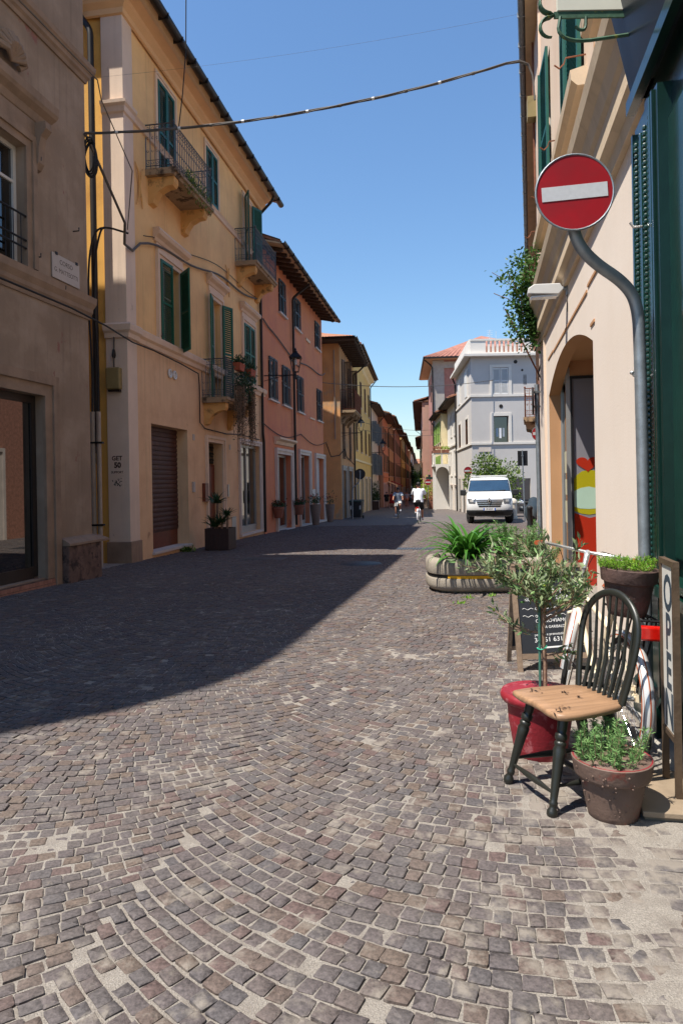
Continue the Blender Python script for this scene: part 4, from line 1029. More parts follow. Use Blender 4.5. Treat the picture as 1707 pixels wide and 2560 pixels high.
K.boxes('eave', [(-.1, LK + .6, 0, .26, 9.9, 9.98)], 'soffit'); K.gutter(-.1, LK + .6, .32, 10.02, .07, 'galvanised'); K.roof(0, LK, 10.02, .26, 1.6, 3, near=.1, far=.5)
K.boxes('corner_pilaster', [(0, .35, 0, .05, -2, 9.9)], 'pilaster_cream')
K.balcony(12.2, 14.6, 3.62, .52, 1.0, iron='rust', consoles=(12.5, 14.3), console_m='balcony_stone', fancy=True, bar_step=.16)
# ------------------------------------------------------------------ grey corner house across the side street
Gh = thing('grey_house', 'pale grey three storey corner house with balustrade roof terrace behind the van', 'building', (9.0, 47.0, 0))
LX = 6.5; SA = math.atan2(.9977, .0681)
ops = [(1.5, 2.6, 7.3, 9.15), (1.52, 2.55, 3.97, 5.82), (1.6, 4.0, -1.5, 1.5)]
def fwall(nm, x0, x1, z0, z1, ops, m, parent, y=0, dep=.2):
    xs = sorted({x0, x1, *[q for o in ops for q in o[:2]]}); zs = sorted({z0, z1, *[q for o in ops for q in o[2:4]]}); mb = MB()
    for a, b in zip(xs, xs[1:]):
        for c, d in zip(zs, zs[1:]):
            if not any(o[0] < (a + b) / 2 < o[1] and o[2] < (c + d) / 2 < o[3] for o in ops): mb.quad((a, y, c), (b, y, c), (b, y, d), (a, y, d))
    for a, b, c, d in ops:
        mb.quad((a, y, c), (a, y + dep, c), (a, y + dep, d), (a, y, d)); mb.quad((b, y, c), (b, y + dep, c), (b, y + dep, d), (b, y, d)); mb.quad((a, y, d), (b, y, d), (b, y + dep, d), (a, y + dep, d)); mb.quad((a, y, c), (b, y, c), (b, y + dep, c), (a, y + dep, c))
    return mb.build(nm, M(m), parent)
fwall('front_wall', 0, LX, -2, 10.05, ops, 'grey_stucco', Gh)
def fbox(nm, x0, x1, y0, y1, z0, z1, m, par): return MB().box(x0, x1, y0, y1, z0, z1).build(nm, M(m), par)
for z in (3.88, 7.17): fbox('band', -.06, LX, -.08, .0, z - .02, z + .13, 'grey_trim', Gh)
for (a, b, c, d) in ops[:2]:
    mb = MB(); w = .2
    for q in ((a - w, a, c - .02, d + w), (b, b + w, c - .02, d + w), (a, b, d, d + w)): mb.box(q[0], q[1], -.06, .001, q[2], q[3])
    mb.build('window_frame', M('grey_trim'), Gh)
w_ = fbox('window', 1.5, 2.6, .15, .2, 7.3, 9.15, 'frame_white', Gh)
for x0, x1 in ((1.52, 2.03), (2.07, 2.58)):
    lf = MB()
    for q in ((x0, x0 + .06, 7.32, 9.12), (x1 - .06, x1, 7.32, 9.12), (x0 + .06, x1 - .06, 7.32, 7.42), (x0 + .06, x1 - .06, 8.18, 8.26), (x0 + .06, x1 - .06, 9.03, 9.12)): lf.box(q[0], q[1], -.02, .02, q[2], q[3])
    lf = lf.build('shutter', M('shutter_white'), w_); sv = MB()
    for i in range(22): z = 7.45 + i * .073; sv.add([(x0 + .06, -.02, z), (x1 - .06, -.02, z), (x1 - .06, .02, z + .05), (x0 + .06, .02, z + .05)], [(0, 1, 2, 3)])
    stuff(sv.build('louvre_slats', M('shutter_white'), lf))
w_ = fbox('window', 1.52, 2.55, .17, .2, 3.97, 5.82, 'window_glass', Gh); mb = MB()
for q in ((1.52, 1.58, 3.97, 5.82), (2.49, 2.55, 3.97, 5.82), (1.58, 2.49, 5.76, 5.82), (1.58, 2.49, 3.97, 4.03)): mb.box(q[0], q[1], .12, .169, q[2], q[3])
mb.build('sash', M('frame_dark'), w_)
for i, m in enumerate(('car_blue', 'shirt_white', 'cloth_grey')): MB().box(1.72 + i * .22, 1.86 + i * .22, .14, .165, 4.4 - .1 * (i % 2), 5.0).build('hanging_clothes', M(m), w_)
fbox('shop_window', 1.6, 4.0, .15, .2, -1.5, 1.5, 'shop_glass', Gh)
# street side of the same house
sw = bpy.data.objects.new('side_front', None)
sd = (math.cos(SA), math.sin(SA)); LS = 10
def sp(t, o, z): return (sd[0] * t - sd[1] * o, sd[1] * t + sd[0] * o, z)
def sbox(nm, t0, t1, o0, o1, z0, z1, m, par=Gh):
    mb = MB(); p = [sp(t, o, z) for z in (z0, z1) for o in (o0, o1) for t in (t0, t1)]
    mb.add(p, [(0, 2, 3, 1), (4, 5, 7, 6), (0, 1, 5, 4), (2, 6, 7, 3), (0, 4, 6, 2), (1, 3, 7, 5)]); return mb.build(nm, M(m), par)
mb = MB(); mb.quad(sp(0, 0, -2), sp(LS, 0, -2), sp(LS, 0, 10.05), sp(0, 0, 10.05)); mb.quad(sp(LS, 0, -2), sp(LS, -5, -2), sp(LS, -5, 10.05), sp(LS, 0, 10.05)); mb.quad((LX, 0, -2), (LX, 9, -2), (LX, 9, 10.05), (LX, 0, 10.05)); mb.build('side_wall', M('grey_stucco'), Gh)
for z in (3.88, 7.17): sbox('band', 0, LS, 0, .08, z - .02, z + .13, 'grey_trim')
for t in (1.8, 6.6):
    for z0, z1, sh in ((7.4, 9.2, True), (3.98, 5.85, False)):
        w_ = sbox('window_frame', t - .18, t + 1.48, .0, .05, z0 - .05, z1 + .18, 'grey_trim'); sbox('pane', t, t + 1.3, .05, .06, z0, z1, 'window_glass' if not sh else 'interior_grey', w_)
        if sh:
            for q in (t, t + .66): sbox('shutter', q, q + .63, .06, .1, z0, z1, 'shutter_white', w_)
for t, tt in ((.8, 1.9), (4.3, 5.5), (7.2, 8.6)): w_ = sbox('door_frame', t - .15, tt + .15, 0, .04, -1.6, 1.75, 'stone_white'); sbox('door', t, tt, .04, .06, -1.6, 1.55, 'window_glass', w_)
# overhanging slab and balustrade
def ring(off): 
    a = Vector((0, 0)); e = Vector(sp(LS, 0, 0)[:2])
    return [(LX, -off), (-off * 1.07, -off), (e.x - off, e.y), (e.x + .5, e.y), (.5, .6), (LX, .6)]
MB().prism(ring(.48), 9.9, 10.06, lambda u, v, a: (u, v, a)).build('roof_slab', M('grey_trim'), Gh)
MB().prism([(LX, .6), (.6, .6), (Vector(sp(LS, -.6, 0)).x, LS), (LX, LS)], 10.02, 10.1, lambda u, v, a: (u, v, a)).build('roof', M('grey_trim'), Gh)
mb = MB(); mb.box(-.02, 1.05, -.1, .08, 10.06, 11.0); mb.box(3.6, 4.1, -.1, .08, 10.06, 11.0); mb.box(-.02, LX, -.14, .12, 11.0, 11.12); mb.box(1.05, LX, -.1, .08, 10.06, 10.2); mb.build('parapet', M('grey_trim'), Gh)
for k in range(17):
    x = 1.2 + k * .3
    if 3.5 < x < 4.2: continue
    MB().box(x, x + .14, -.08, .06, 10.2, 11.0).build('baluster', M('grey_trim'), Gh)
mb = MB(); p = [sp(t, o, z) for z in (10.06, 11.1) for o in (-.08, .1) for t in (0, LS)]; mb.add(p, [(0, 2, 3, 1), (4, 5, 7, 6), (0, 1, 5, 4), (2, 6, 7, 3), (0, 4, 6, 2), (1, 3, 7, 5)]); mb.build('side_parapet', M('grey_trim'), Gh)
fbox('penthouse_wall', 1.0, 6, 4, 4.2, 10.1, 11.4, 'brick_pink', Gh)
mb = MB(); mb.tube([sp(LS - .2, .3, 9.9), sp(LS - .2, .1, 9.4), sp(LS - .2, .1, -1.3)], .07, 8); mb.build('downpipe', M('pipe_dark'), Gh)
for x, z, r_ in ((3.1, 9.53, .13), (2.05, 6.49, .13), (3.55, 8.95, .08)):
    mb = MB(); mb.prism([(x + r_ * math.cos(2 * PI * q / 14), z + r_ * math.sin(2 * PI * q / 14)) for q in range(14)], -.02, .0, lambda u, v, a: (u, a, v)); mb.build('vent', M('pipe_dark'), Gh)
mb = MB()
for i in range(3):
    for j in range(8): mb.box(3.62 + i * .08, 3.67 + i * .08, -.012, .0, 7.98 + j * .085, 8.03 + j * .085)
stuff(mb.build('vent_grille', M('pipe_dark'), Gh))
tg = thing('house_plaque', 'blank white street plaque on the grey corner house', 'plaque', (9.47, 46.985, 3.37)); MB().box(0, .85, -.02, .0, 0, .37).build('slab', M('stone_white'), tg)
mb = MB(); an = thing('roof_antenna', 'thin white television antenna on the grey house roof', 'antenna', (10.8, 49, 11.1))
mb.tube([(0, 0, 0), (0, 0, 1.1)], .02, 5); mb.tube([(.45, 0, 0), (.45, 0, 1.0)], .015, 5)
for k in range(5): mb.tube([(-.2, 0, .5 + k * .13), (.2, 0, .5 + k * .13)], .008, 4)
mb.build('mast', M('alu_silver'), an)
# ------------------------------------------------------------------ white house with arcade, next to the grey one
Wh = Bld('white_arcade_house', 'white house with arched balcony porch beside the grey corner house', (9.72, 57.1), vx=960, side='R')
Wh.wall('wall', 0, 8.5, -2.5, 8.2, [(1.2, 2.2, 5.4, 7.3, .15), (4.2, 5.2, 5.4, 7.3, .15), (1.2, 2.2, 1.9, 3.9, .15), (4.6, 5.6, 1.9, 3.9, .15), (.6, 2.4, -2, .9, .25), (4, 6, -2, .9, .25)], 'white_stucco'); Wh.shell(0, 8.5, -2.5, 8.2, 6, 'white_stucco')
for a, b, c, d in ((1.2, 2.2, 5.4, 7.3), (4.2, 5.2, 5.4, 7.3), (1.2, 2.2, 1.9, 3.9), (4.6, 5.6, 1.9, 3.9)):
    Wh.window(a, b, c, d, o=-.12); Wh.surround(a, b, c, d, .15, 'grey_trim', bottom=True)
    if c > 5: Wh.shutters(a, b, c, d, 'shutter_white', (.03, .03))
for a, b in ((.6, 2.4), (4, 6)): Wh.surround(a, b, -2, .9, .18, 'stone_white', name='shop_surround'); Wh.box('shop_door', a, b, -.25, -.22, -2, .9, 'shop_glass')
Wh.mould('string_course', 0, 8.5, [(0, 4.4), (.1, 4.44), (.1, 4.6), (0, 4.66)], 'grey_trim'); Wh.boxes('eave', [(-.3, 8.7, -.1, .7, 8.22, 8.36)], 'rafter'); Wh.gutter(-.3, 8.7, .77, 8.36, .1); Wh.roof(0, 8.5, 8.4, .7, 1.2, 3)
ar = MB(); z0, zc, rr = -2.6, 2.45, .62                               # porch arch facing the camera, with balcony on top
cx, hw = 1.05, 1.25
for sgx in (0, 1): ar.box(6.0, 6.3, 0.02 + sgx * (2 * rr + .12), .14 + sgx * (2 * rr + .12), z0, zc - .5)
nA = 14
for i in range(nA):
    a0, a1 = PI * i / nA, PI * (i + 1) / nA
    for tt in (6.0,):
        y0, y1 = .76 - rr * math.cos(a0), .76 - rr * math.cos(a1); q0, q1 = zc - .5 + .75 * math.sin(a0), zc - .5 + .75 * math.sin(a1)
        ar.add([(tt, y0, q0), (tt, y1, q1), (tt, y1, 2.75), (tt, y0, 2.75), (tt + .3, y0, q0), (tt + .3, y1, q1), (tt + .3, y1, 2.75), (tt + .3, y0, 2.75)], [(0, 1, 2, 3), (4, 7, 6, 5), (0, 4, 5, 1)])
ar.box(6.0, 8.4, .0, 1.58, 2.75, 2.95); ar.box(8.1, 8.4, .02, 1.5, z0, 2.75); ar.box(6.0, 6.15, .02, 1.53, 3.85, 4.0); ar.box(6.0, 8.4, 1.43, 1.53, 3.85, 4.0)
for q in (0.05, .7, 1.38): ar.box(6.0, 6.15, q, q + .15, 2.95, 3.85)
for q in (6.5, 7.2, 7.9): ar.box(q, q + .15, 1.4, 1.53, 2.95, 3.85)
ar.build('balcony_porch', M('white_stucco'), Wh.root)
for i, (y, m) in enumerate(((.45, 'leaf_lime'), (1.2, 'leaf_dry'))):
    pp = thing('flower_box', ['white flowering box on the porch balcony rail', 'olive coloured plant box on the porch balcony corner'][i], 'flower box', tuple(Wh.W(6.05, y, 4.0)), Wh.rz)
    MB().box(-.1, .15, -.35, .35, 0, .28).build('box', M('terracotta_pot'), pp); leaves(160, lambda r_: ((r_.uniform(-.15, .2), r_.uniform(-.4, .4), .28 + r_.uniform(0, .25)), (0, 0, 1)), .12, 'foliage', m if i else 'leaf_lime', pp, .6, 3 + i)
# small cream house with light green shutters
Sm = row_house('cream_shutter_house', 'narrow cream house with light green shutters squeezed behind the white porch', (9.7, 66.0), 8, 7.9, 'cream', 'shutter_light_green', [(5.2, 7.2), (1.9, 3.9)], 3, vx=960, side='R', ov=.5, open_=(R(170), R(170)))
# tall brick block
T = Bld('tall_brick_block', 'tall brick apartment block with concrete corner pier and red tile hip roof', (10.45, 76.0), vx=1000, side='R')
T.wall('wall', 0, 14, -3, 14.8, [(2, 3.4, 3, 5, .2), (6, 7.4, 3, 5, .2), (2, 3.4, 7, 9, .2), (6, 7.4, 7, 9, .2), (2, 3.4, 11, 13, .2), (6, 7.4, 11, 13, .2)], 'brick_tall')
T.shell(0, 14, -3, 14.8, 14, 'brick_tall'); T.boxes('corner_pier', [(-.1, .6, -1.15, .1, -3, 14.8)], 'concrete'); T.boxes('string_course', [(-.12, 14, -14, .05, 13.9, 14.6)], 'concrete')
for z in (3, 7, 11):
    for t in (2, 6): T.window(t, t + 1.4, z, z + 2, o=-.18); T.shutters(t, t + 1.4, z, z + 2, 'shutter_brown', (.03, .03))
T.boxes('eave', [(-1.0, 15, -14.5, 1.0, 14.82, 15.0)], 'soffit')
mb = MB(); rp = [(-1.1, 1.1), (15, 1.1), (15, -15), (-1.1, -15)]
V = [(a, b, 15.0) for a, b in rp] + [(6, -6, 18.6), (8, -8, 18.6)]; mb.add(V, [(0, 1, 4), (1, 2, 5, 4), (2, 3, 5), (3, 0, 4, 5)])
for k in range(34):
    f = k / 33; mb.tube([(-1.1, 1.1 - 16.1 * f, 15.02), (-1.1 + 7.1 * (1 - abs(.44 - f) * 1.2), 1.1 - 16.1 * (f * .55 + .2), 15.0 + 3.5 * (1 - abs(.44 - f) * 1.3))], .1, 5)
mb.build('roof', M('roof_tile_red'), T.root); mb = MB(); mb.box(-1.2, -1.02, -14.6, 1.1, 14.85, 15.02); mb.box(-1.2, 15, 1.0, 1.18, 14.85, 15.02); mb.build('gutter', M('gutter_brown'), T.root)
T.downpipe([(-.5, 1.0, 14.8), (-.4, .4, 14.3), (-.2, .15, 14.0), (-.2, .15, -2)], .08)
# far right row
FARR = [((10.9, 91), 26, 11.9, 'stucco_pink', 'shutter_brown', 'pinkish far house with brown eaves behind the tall brick block'), ((13.95, 118), 34, 12.5, 'brick_pink', 'shutter_teal', 'brick coloured far house in the right row'), ((17.9, 153), 40, 11.0, 'stucco_tan', 'shutter_brown', 'tan far house in the right row'), ((22.6, 194), 60, 13.0, 'stucco_orange', 'shutter_teal', 'last orange-tan house at the end of the right row')]
for i, (q, L_, tp, m, s_, lb) in enumerate(FARR): row_house('far_house', lb, q, L_, tp, m, s_, [(1.8, 4.0), (5.8, 8.0)], max(5, int(L_ / 5)), vx=1046, side='R', ov=1.1, group='far houses in the right row', deep=10)
E_ = Bld('street_end_house', 'pale building closing the far end of the street', (16, 340), ang=0, side='L'); E_.wall('wall', 0, 60, -8, 10, [(4 + 6 * k, 5.5 + 6 * k, 1, 4, .2) for k in range(9)], 'stucco_tan'); E_.shell(0, 60, -8, 10, 10, 'stucco_tan'); E_.roof(0, 60, 10, .8, 2.5, 6)
for k in range(9): E_.window(4 + 6 * k, 5.5 + 6 * k, 1, 4, o=-.18)
# trees at the end of the street
def tree(name, label, p, h, rad, m, n, seed, size=.35, trunk_r=.2, crown_lo=.35, group=None, aspect=.6):
    t = thing(name, label, 'tree', (p[0], p[1], gz(p[1]) if len(p) < 3 else p[2]), group=group)
    r0 = random.Random(seed); mb = MB(); mb.tube([(0, 0, -.3), (.03 * h * .2, 0, h * .3), (0, .02 * h, h * .7)], [trunk_r, trunk_r * .75, trunk_r * .3], 8); limbs = []
    for k in range(9):
        a = 2.4 * k; z = h * (crown_lo + .06 * k * .8); e = (math.cos(a) * rad * .7, math.sin(a) * rad * .7, min(h * .92, z + h * .2)); mb.tube([(0, 0, z), (e[0] * .5, e[1] * .5, z + (e[2] - z) * .65), e], [trunk_r * .45, trunk_r * .25, trunk_r * .08], 6); limbs.append(e)
    mb.build('trunk', M('bark'), t, smooth=True)
    cl = [(Vector(e) * r0.uniform(.75, 1.1), rad * r0.uniform(.3, .5)) for e in limbs for _ in range(2)] + [(Vector((r0.uniform(-.5, .5) * rad, r0.uniform(-.5, .5) * rad, h * r0.uniform(crown_lo + .15, .95))), rad * r0.uniform(.3, .5)) for _ in range(12)]
    def pl(r_):
        c, q = r_.choice(cl); d = Vector((r_.gauss(0, 1), r_.gauss(0, 1), r_.gauss(0, .8))); d.normalize(); return c + d * q * r_.uniform(.55, 1.0) ** .6, d
    leaves(n, pl, size, 'crown', m, t, aspect, seed)
    return t
tree('street_tree', 'dark green tree rising at the far end of the street', (23.6, 250), 12.5, 2.6, 'leaf_dark', 2600, 11, .7, .3)
tree('street_tree', 'lower green tree beside the dark one at the street end', (27.5, 262), 10.5, 3.0, 'leaf_shrub', 2000, 12, .7, .3)
# ------------------------------------------------------------------ near right still life
def disc(mb, r, y0, y1, n=40, cx=0, cz=0): mb.prism([(cx + r * math.cos(2 * PI * q / n), cz + r * math.sin(2 * PI * q / n)) for q in range(n)], y0, y1, lambda u, v, a: (u, a, v))
def no_entry(root, c, r, tilt=0, face=0, bar=(.79, .13)):
    """disc facing -y, local frame at c"""
    e = Matrix.Translation(c) @ Matrix.Rotation(face, 4, 'Z') @ Matrix.Rotation(tilt, 4, 'Y')
    def put(nm, mb, m):
        mb.v = [tuple(e @ Vector(p)) for p in mb.v]; return mb.build(nm, M(m), root, smooth=True, angle=30)
    b = MB(); disc(b, r, .0, .012); put('sign_back', b, 'galvanised')
    b = MB(); b.tube([(r * math.cos(2 * PI * q / 40), -.001, r * math.sin(2 * PI * q / 40)) for q in range(41)], r * .03, 8, caps=False); put('rim', b, 'galvanised')
    b = MB(); disc(b, r * .975, -.003, .0); f = put('sign_face', b, 'sign_red')
    b = MB(); b.box(-r * bar[0] * 1.07, r * bar[0] * 1.07, -.006, -.003, -r * bar[1] * 1.45, r * bar[1] * 1.45); b.v = [tuple(e @ Vector(p)) for p in b.v]; b.build('white_bar', M('sign_white'), f)
S = thing('no_entry_sign', 'large round red no-entry sign on a bent galvanised pole at the green shop', 'road sign', (1.77, 4.0, gz(4.0)))
path = smoothpath([(0, 0, -.1), (-.005, 0, 1.2), (-.01, 0, 2.3), (-.02, 0, 2.56), (-.1, -.02, 2.68), (-.3, -.05, 2.8), (-.41, -.08, 2.92), (-.43, -.1, 3.1), (-.43, -.1, 3.3)], 3)
MB().tube(path, .034, 16).build('pole', M('galvanised'), S, smooth=True)
no_entry(S, (-.43, -.15, 3.16), .213, tilt=R(-2.6), face=R(-6))
mb = MB(); mb.box(-.5, -.36, -.135, -.06, 3.1, 3.13); mb.build('clamp', M('galvanised'), S)
# ---- olive tree in red pot
def pot(root, prof_out, thick, m_out, soil_z, n=40, m_in=None, soil='soil', sq=1):
    b = MB(); b.lathe(prof_out, n); b.build('pot_body', M(m_out), root, smooth=True, angle=50)
    top = prof_out[-1]; low_r = top[0] - thick
    zo = max([q for q in prof_out if q[1] <= soil_z - .02], key=lambda q: q[1]); bot_r = min(low_r * .95, zo[0] - thick)
    b = MB(); b.lathe([(top[0] - .001, top[1] + .0005), (low_r, top[1] + .0005), (bot_r + (low_r - bot_r) * .45, soil_z + (top[1] - soil_z) * .35), (bot_r, soil_z - .02)], n)
    b.f = [f for f in b.f if len(f) == 4]; low_r = bot_r * 1.03; b.build('pot_inside', M(m_in or m_out), root, smooth=True, angle=50)
    b = MB(); V = [(0, 0, soil_z + .012)]; rr_ = random.Random(3)
    for k in range(1, 4):
        for q in range(24): V.append((low_r * .97 * k / 3 * math.cos(2 * PI * q / 24), low_r * .97 * k / 3 * math.sin(2 * PI * q / 24), soil_z + rr_.uniform(-.006, .012)))
    F = [(0, 1 + q, 1 + (q + 1) % 24) for q in range(24)] + [(1 + k * 24 + q, 1 + k * 24 + (q + 1) % 24, 1 + (k + 1) * 24 + (q + 1) % 24, 1 + (k + 1) * 24 + q) for k in range(2) for q in range(24)]
    b.add(V, F); b.build('soil_surface', M(soil), root, smooth=True)
RP = thing('red_pot', 'large dark red plastic pot holding the olive tree', 'plant pot', (1.09, 3.84, gz(3.84)))
pot(RP, [(.135, 0), (.14, .01), (.15, .06), (.172, .2), (.178, .29), (.2, .3), (.212, .315), (.215, .335), (.206, .352), (.19, .356)], .02, 'pot_red', .3)
OT = thing('olive_tree', 'small olive tree tied to a green stake in the red pot', 'tree', (1.12, 3.84, gz(3.84) + .3))
r0 = random.Random(21); mb = MB(); tips = []
trunk = [(0, 0, 0), (.004, 0, .2), (-.004, 0, .38), (.006, .0, .56)]
mb.tube(trunk, [.015, .013, .014, .016], 8)
def branch(p, d, L_, r_, lev):
    pts = [Vector(p)]; d = Vector(d).normalized()
    for k in range(4):
        d = (d + Vector((r0.gauss(0, .16), r0.gauss(0, .16), r0.gauss(.05, .1)))).normalized(); pts.append(pts[-1] + d * L_ / 4)
        if lev >= 1 or k >= 2: tips.append((pts[-1].copy(), d.copy(), lev))
    mb.tube(pts, [r_ * (1 - .17 * k) for k in range(5)], 6)
    if lev < 2:
        for k in range(4 if lev == 0 else 3):
            q = pts[r0.randint(1, 4)]; a = r0.uniform(0, 2 * PI); branch(q, d * .8 + Vector((math.cos(a), math.sin(a), r0.uniform(-.2, .5))) * .8, L_ * r0.uniform(.5, .8), r_ * .55, lev + 1)
for a, el, L_ in ((.2, .5, .3), (1.5, .8, .26), (2.7, .35, .33), (3.4, .9, .3), (4.6, .7, .27), (5.6, .45, .32), (2.2, 1.3, .34), (0, 1.4, .3)):
    branch((.0, 0, r0.uniform(.42, .56)), (math.cos(a) * math.cos(el), math.sin(a) * math.cos(el), math.sin(el)), L_ * .86, .008, 0)
branch((.0, 0, .25), (.8, -.25, .3), .15, .006, 1); branch((0, 0, .38), (-1, .1, .12), .27, .007, 1)
mb.build('trunk', M('bark'), OT, smooth=True)
def pl(r_):
    p, d, _ = tips[r_.randrange(len(tips))]; return p - d * r_.uniform(0, .06) + Vector((r_.gauss(0, .012), r_.gauss(0, .012), r_.gauss(0, .012))), d + Vector((r_.gauss(0, .5), r_.gauss(0, .5), r_.gauss(0, .5)))
leaves(1500, pl, .048, 'crown', 'leaf_olive', OT, .31, 5)
leaves(420, pl, .045, 'young_leaves', 'leaf_rosemary', OT, .3, 6)
mb = MB()
for k in range(9):
    p, d, _ = tips[r0.randrange(len(tips))]; mb.ball(p, .009, 8, 6, (1, 1, 1.3))
stuff(mb.build('olive_fruit', M('leaf_lime'), OT, smooth=True))
MB().tube([(-.028, -.012, -.05), (-.024, -.008, .62)], .008, 8).build('stake', M('stake_green'), OT, smooth=True)
for z in (.07, .3): 
    mb = MB(); mb.tube(arcpts((-.012, -.005), .026, 0, 2 * PI, 12, lambda a, b: (a, b, z + .01 * math.sin(a * 60))), .003, 5); mb.build('tie', M('tie_teal'), OT)
# ---- small brown pot with rosemary
BP = thing('brown_pot', 'flaking brown terracotta pot with red inside in front of the chair', 'plant pot', (1.2, 3.09, gz(3.09) + .002))
pot(BP, [(.1, 0), (.106, .004), (.112, .03), (.14, .165), (.142, .182), (.162, .19), (.166, .2), (.176, .265), (.172, .268)], .007, 'pot_brown', .165, m_in='pot_red')
mb = MB(); rr_ = random.Random(5)
for k in range(60):                                                 # blisters of flaking paint
    a = rr_.uniform(PI, 2 * PI + .4); z = rr_.uniform(.015, .24); r_ = .109 + (z - .02) * .22 if z < .17 else .168 + (z - .2) * .15
    mb.ball((r_ * math.cos(a), r_ * math.sin(a), z), rr_.uniform(.002, .0055), 6, 4)
stuff(mb.build('paint_blisters', M('pot_brown'), BP))
def rosemary(name, label, loc, stems, h, spread, seed, parent_z=0, m='leaf_rosemary', nl=26, size=.022, lean=(0, 0), dens=1.0, r_stem=.0025):
    t = thing(name, label, 'plant', loc); r_ = random.Random(seed); mb = MB(); sp_ = []
    for k in range(stems):
        a = r_.uniform(0, 2 * PI); q = spread * math.sqrt(r_.random()); b0 = Vector((q * .35 * math.cos(a), q * .35 * math.sin(a), 0)); hh = h * r_.uniform(.55, 1.1)
        e = Vector((q * math.cos(a) + lean[0] * hh, q * math.sin(a) + lean[1] * hh, hh)); mid = b0.lerp(e, .5) + Vector((math.cos(a), math.sin(a), -.3)) * q * .15
        pts = smoothpath([b0, mid, e], 2); mb.tube(pts, [r_stem * (1 - .6 * i / len(pts)) for i in range(len(pts))], 4); sp_.append(pts)
    mb.build('stems', M('bark'), t)
    def pl(r2):
        pts = sp_[r2.randrange(len(sp_))]; i = r2.uniform(.2, 1) * (len(pts) - 1); j = min(int(i), len(pts) - 2); p = pts[j].lerp(pts[j + 1], i - j); d = (pts[j + 1] - pts[j]).normalized()
        return p, d * .7 + Vector((r2.gauss(0, 1), r2.gauss(0, 1), r2.gauss(0, 1))).normalized() * .9
    leaves(int(stems * nl * dens), pl, size, 'foliage', m, t, .17, seed + 1)
    return t
rosemary('rosemary_plant', 'feathery green rosemary growing in the small brown pot', (1.175, 3.085, gz(3.09) + .165), 64, .23, .17, 31, nl=110, lean=(.1, 0), size=.026)
# ---- windsor chair
CH = thing('windsor_chair', 'black spindle back chair with a bare wooden seat outside the shop', 'chair', (1.1, 3.34, gz(3.34)), R(197))
out = []
for x, y in ((.2, -.2), (.215, -.12), (.2, -.03), (.205, 0), (.2, .03), (.215, .12), (.2, .2), (.12, .215), (.0, .205), (-.1, .19), (-.18, .165), (-.2, .08), (-.205, 0), (-.2, -.08), (-.18, -.165), (-.1, -.19), (.0, -.205), (.12, -.215)): out.append((x, y))
sp_ = smoothpath([(x, y, 0) for x, y in out] + [(out[0][0], out[0][1], 0)], 2)[:-1]
mb = MB(); ring0 = [(p.x * .96, p.y * .96, .43) for p in sp_]; ring1 = [(p.x, p.y, .437) for p in sp_]; ring2 = [(p.x, p.y, .455) for p in sp_]; ring3 = [(p.x * .965, p.y * .965, .463) for p in sp_]; ring4 = [(p.x * .6, p.y * .6, .457) for p in sp_]
n = len(sp_); mb.add(ring0 + ring1 + ring2 + ring3 + ring4 + [(0, 0, .455)], [tuple(range(n))[::-1]] + [(k * n + i, k * n + (i + 1) % n, (k + 1) * n + (i + 1) % n, (k + 1) * n + i) for k in range(4) for i in range(n)] + [(4 * n + i, 4 * n + (i + 1) % n, 5 * n) for i in range(n)])
seat = mb.build('seat', M('seat_wood'), CH, smooth=True, angle=60)
for c, s_, k in (((.15, .13), .03, 8), ((.11, -.165), .022, 4), ((-.03, -.09), .013, 3), ((-.05, .0), .01, 2)):
    mb = MB(); rr_ = random.Random(k * 7)
    for q in range(k * 3):
        a = rr_.uniform(0, 6.3); e = Vector((c[0] + rr_.gauss(0, s_), c[1] + rr_.gauss(0, s_ * .8))); ln = rr_.uniform(.006, .016); w_ = rr_.uniform(.002, .005)
        zz = .4612 if abs(e.x) < .12 and abs(e.y) < .12 else .4635
        mb.add([(e.x - ln * math.cos(a), e.y - ln * math.sin(a), zz), (e.x + w_ * math.sin(a), e.y - w_ * math.cos(a), zz), (e.x + ln * math.cos(a), e.y + ln * math.sin(a), zz), (e.x - w_ * math.sin(a), e.y + w_ * math.cos(a), zz)], [(0, 1, 2, 3)])
    stuff(mb.build('burnt_drawing', M('wood_burn'), seat))
LEG = [(0, .0), (.014, .002), (.02, .012), (.02, .03), (.013, .042), (.0135, .05), (.0165, .056), (.0165, .066), (.0135, .072), (.014, .09), (.0215, .25), (.024, .285), (.019, .3), (.0225, .306), (.0225, .316), (.0165, .322), (.0225, .332), (.023, .35), (.0165, .358), (.019, .37), (.02, .41), (.021, .435)]
feet = [(.245, -.19), (.245, .19), (-.235, -.175), (-.235, .175)]; tops = [(.13, -.13), (.13, .13), (-.12, -.115), (-.12, .115)]
lp = []
for (fx, fy), (tx_, ty_) in zip(feet, tops):
    a = Vector((fx, fy, 0)); b = Vector((tx_, ty_, .435)); d = (b - a); q = d.to_track_quat('Z', 'Y').to_matrix().to_4x4(); q.translation = a; k_ = d.length / .435
    mb = MB(); mb.lathe([(r_ * 1.22, z * k_) for r_, z in LEG], 16); mb.v = [tuple(q @ Vector(p)) for p in mb.v]; mb.build('leg', M('chair_black'), CH, smooth=True, angle=70); lp.append((a, d))
def on(i, z): a, d = lp[i]; return a + d * (z / d.z)
def stretcher(a, b): MB().tube([a.lerp(b, f) for f in (0, .15, .35, .5, .65, .85, 1)], [.007, .009, .014, .016, .014, .009, .007], 10).build('stretcher', M('chair_black'), CH, smooth=True)
stretcher(on(0, .13), on(2, .13)); stretcher(on(1, .13), on(3, .13)); stretcher(on(0, .13).lerp(on(2, .13), .5), on(1, .13).lerp(on(3, .13), .5)); stretcher(on(0, .1), on(1, .1))
def hoop(y, z): return (-.165 - .2 * (z - .46), y, z)
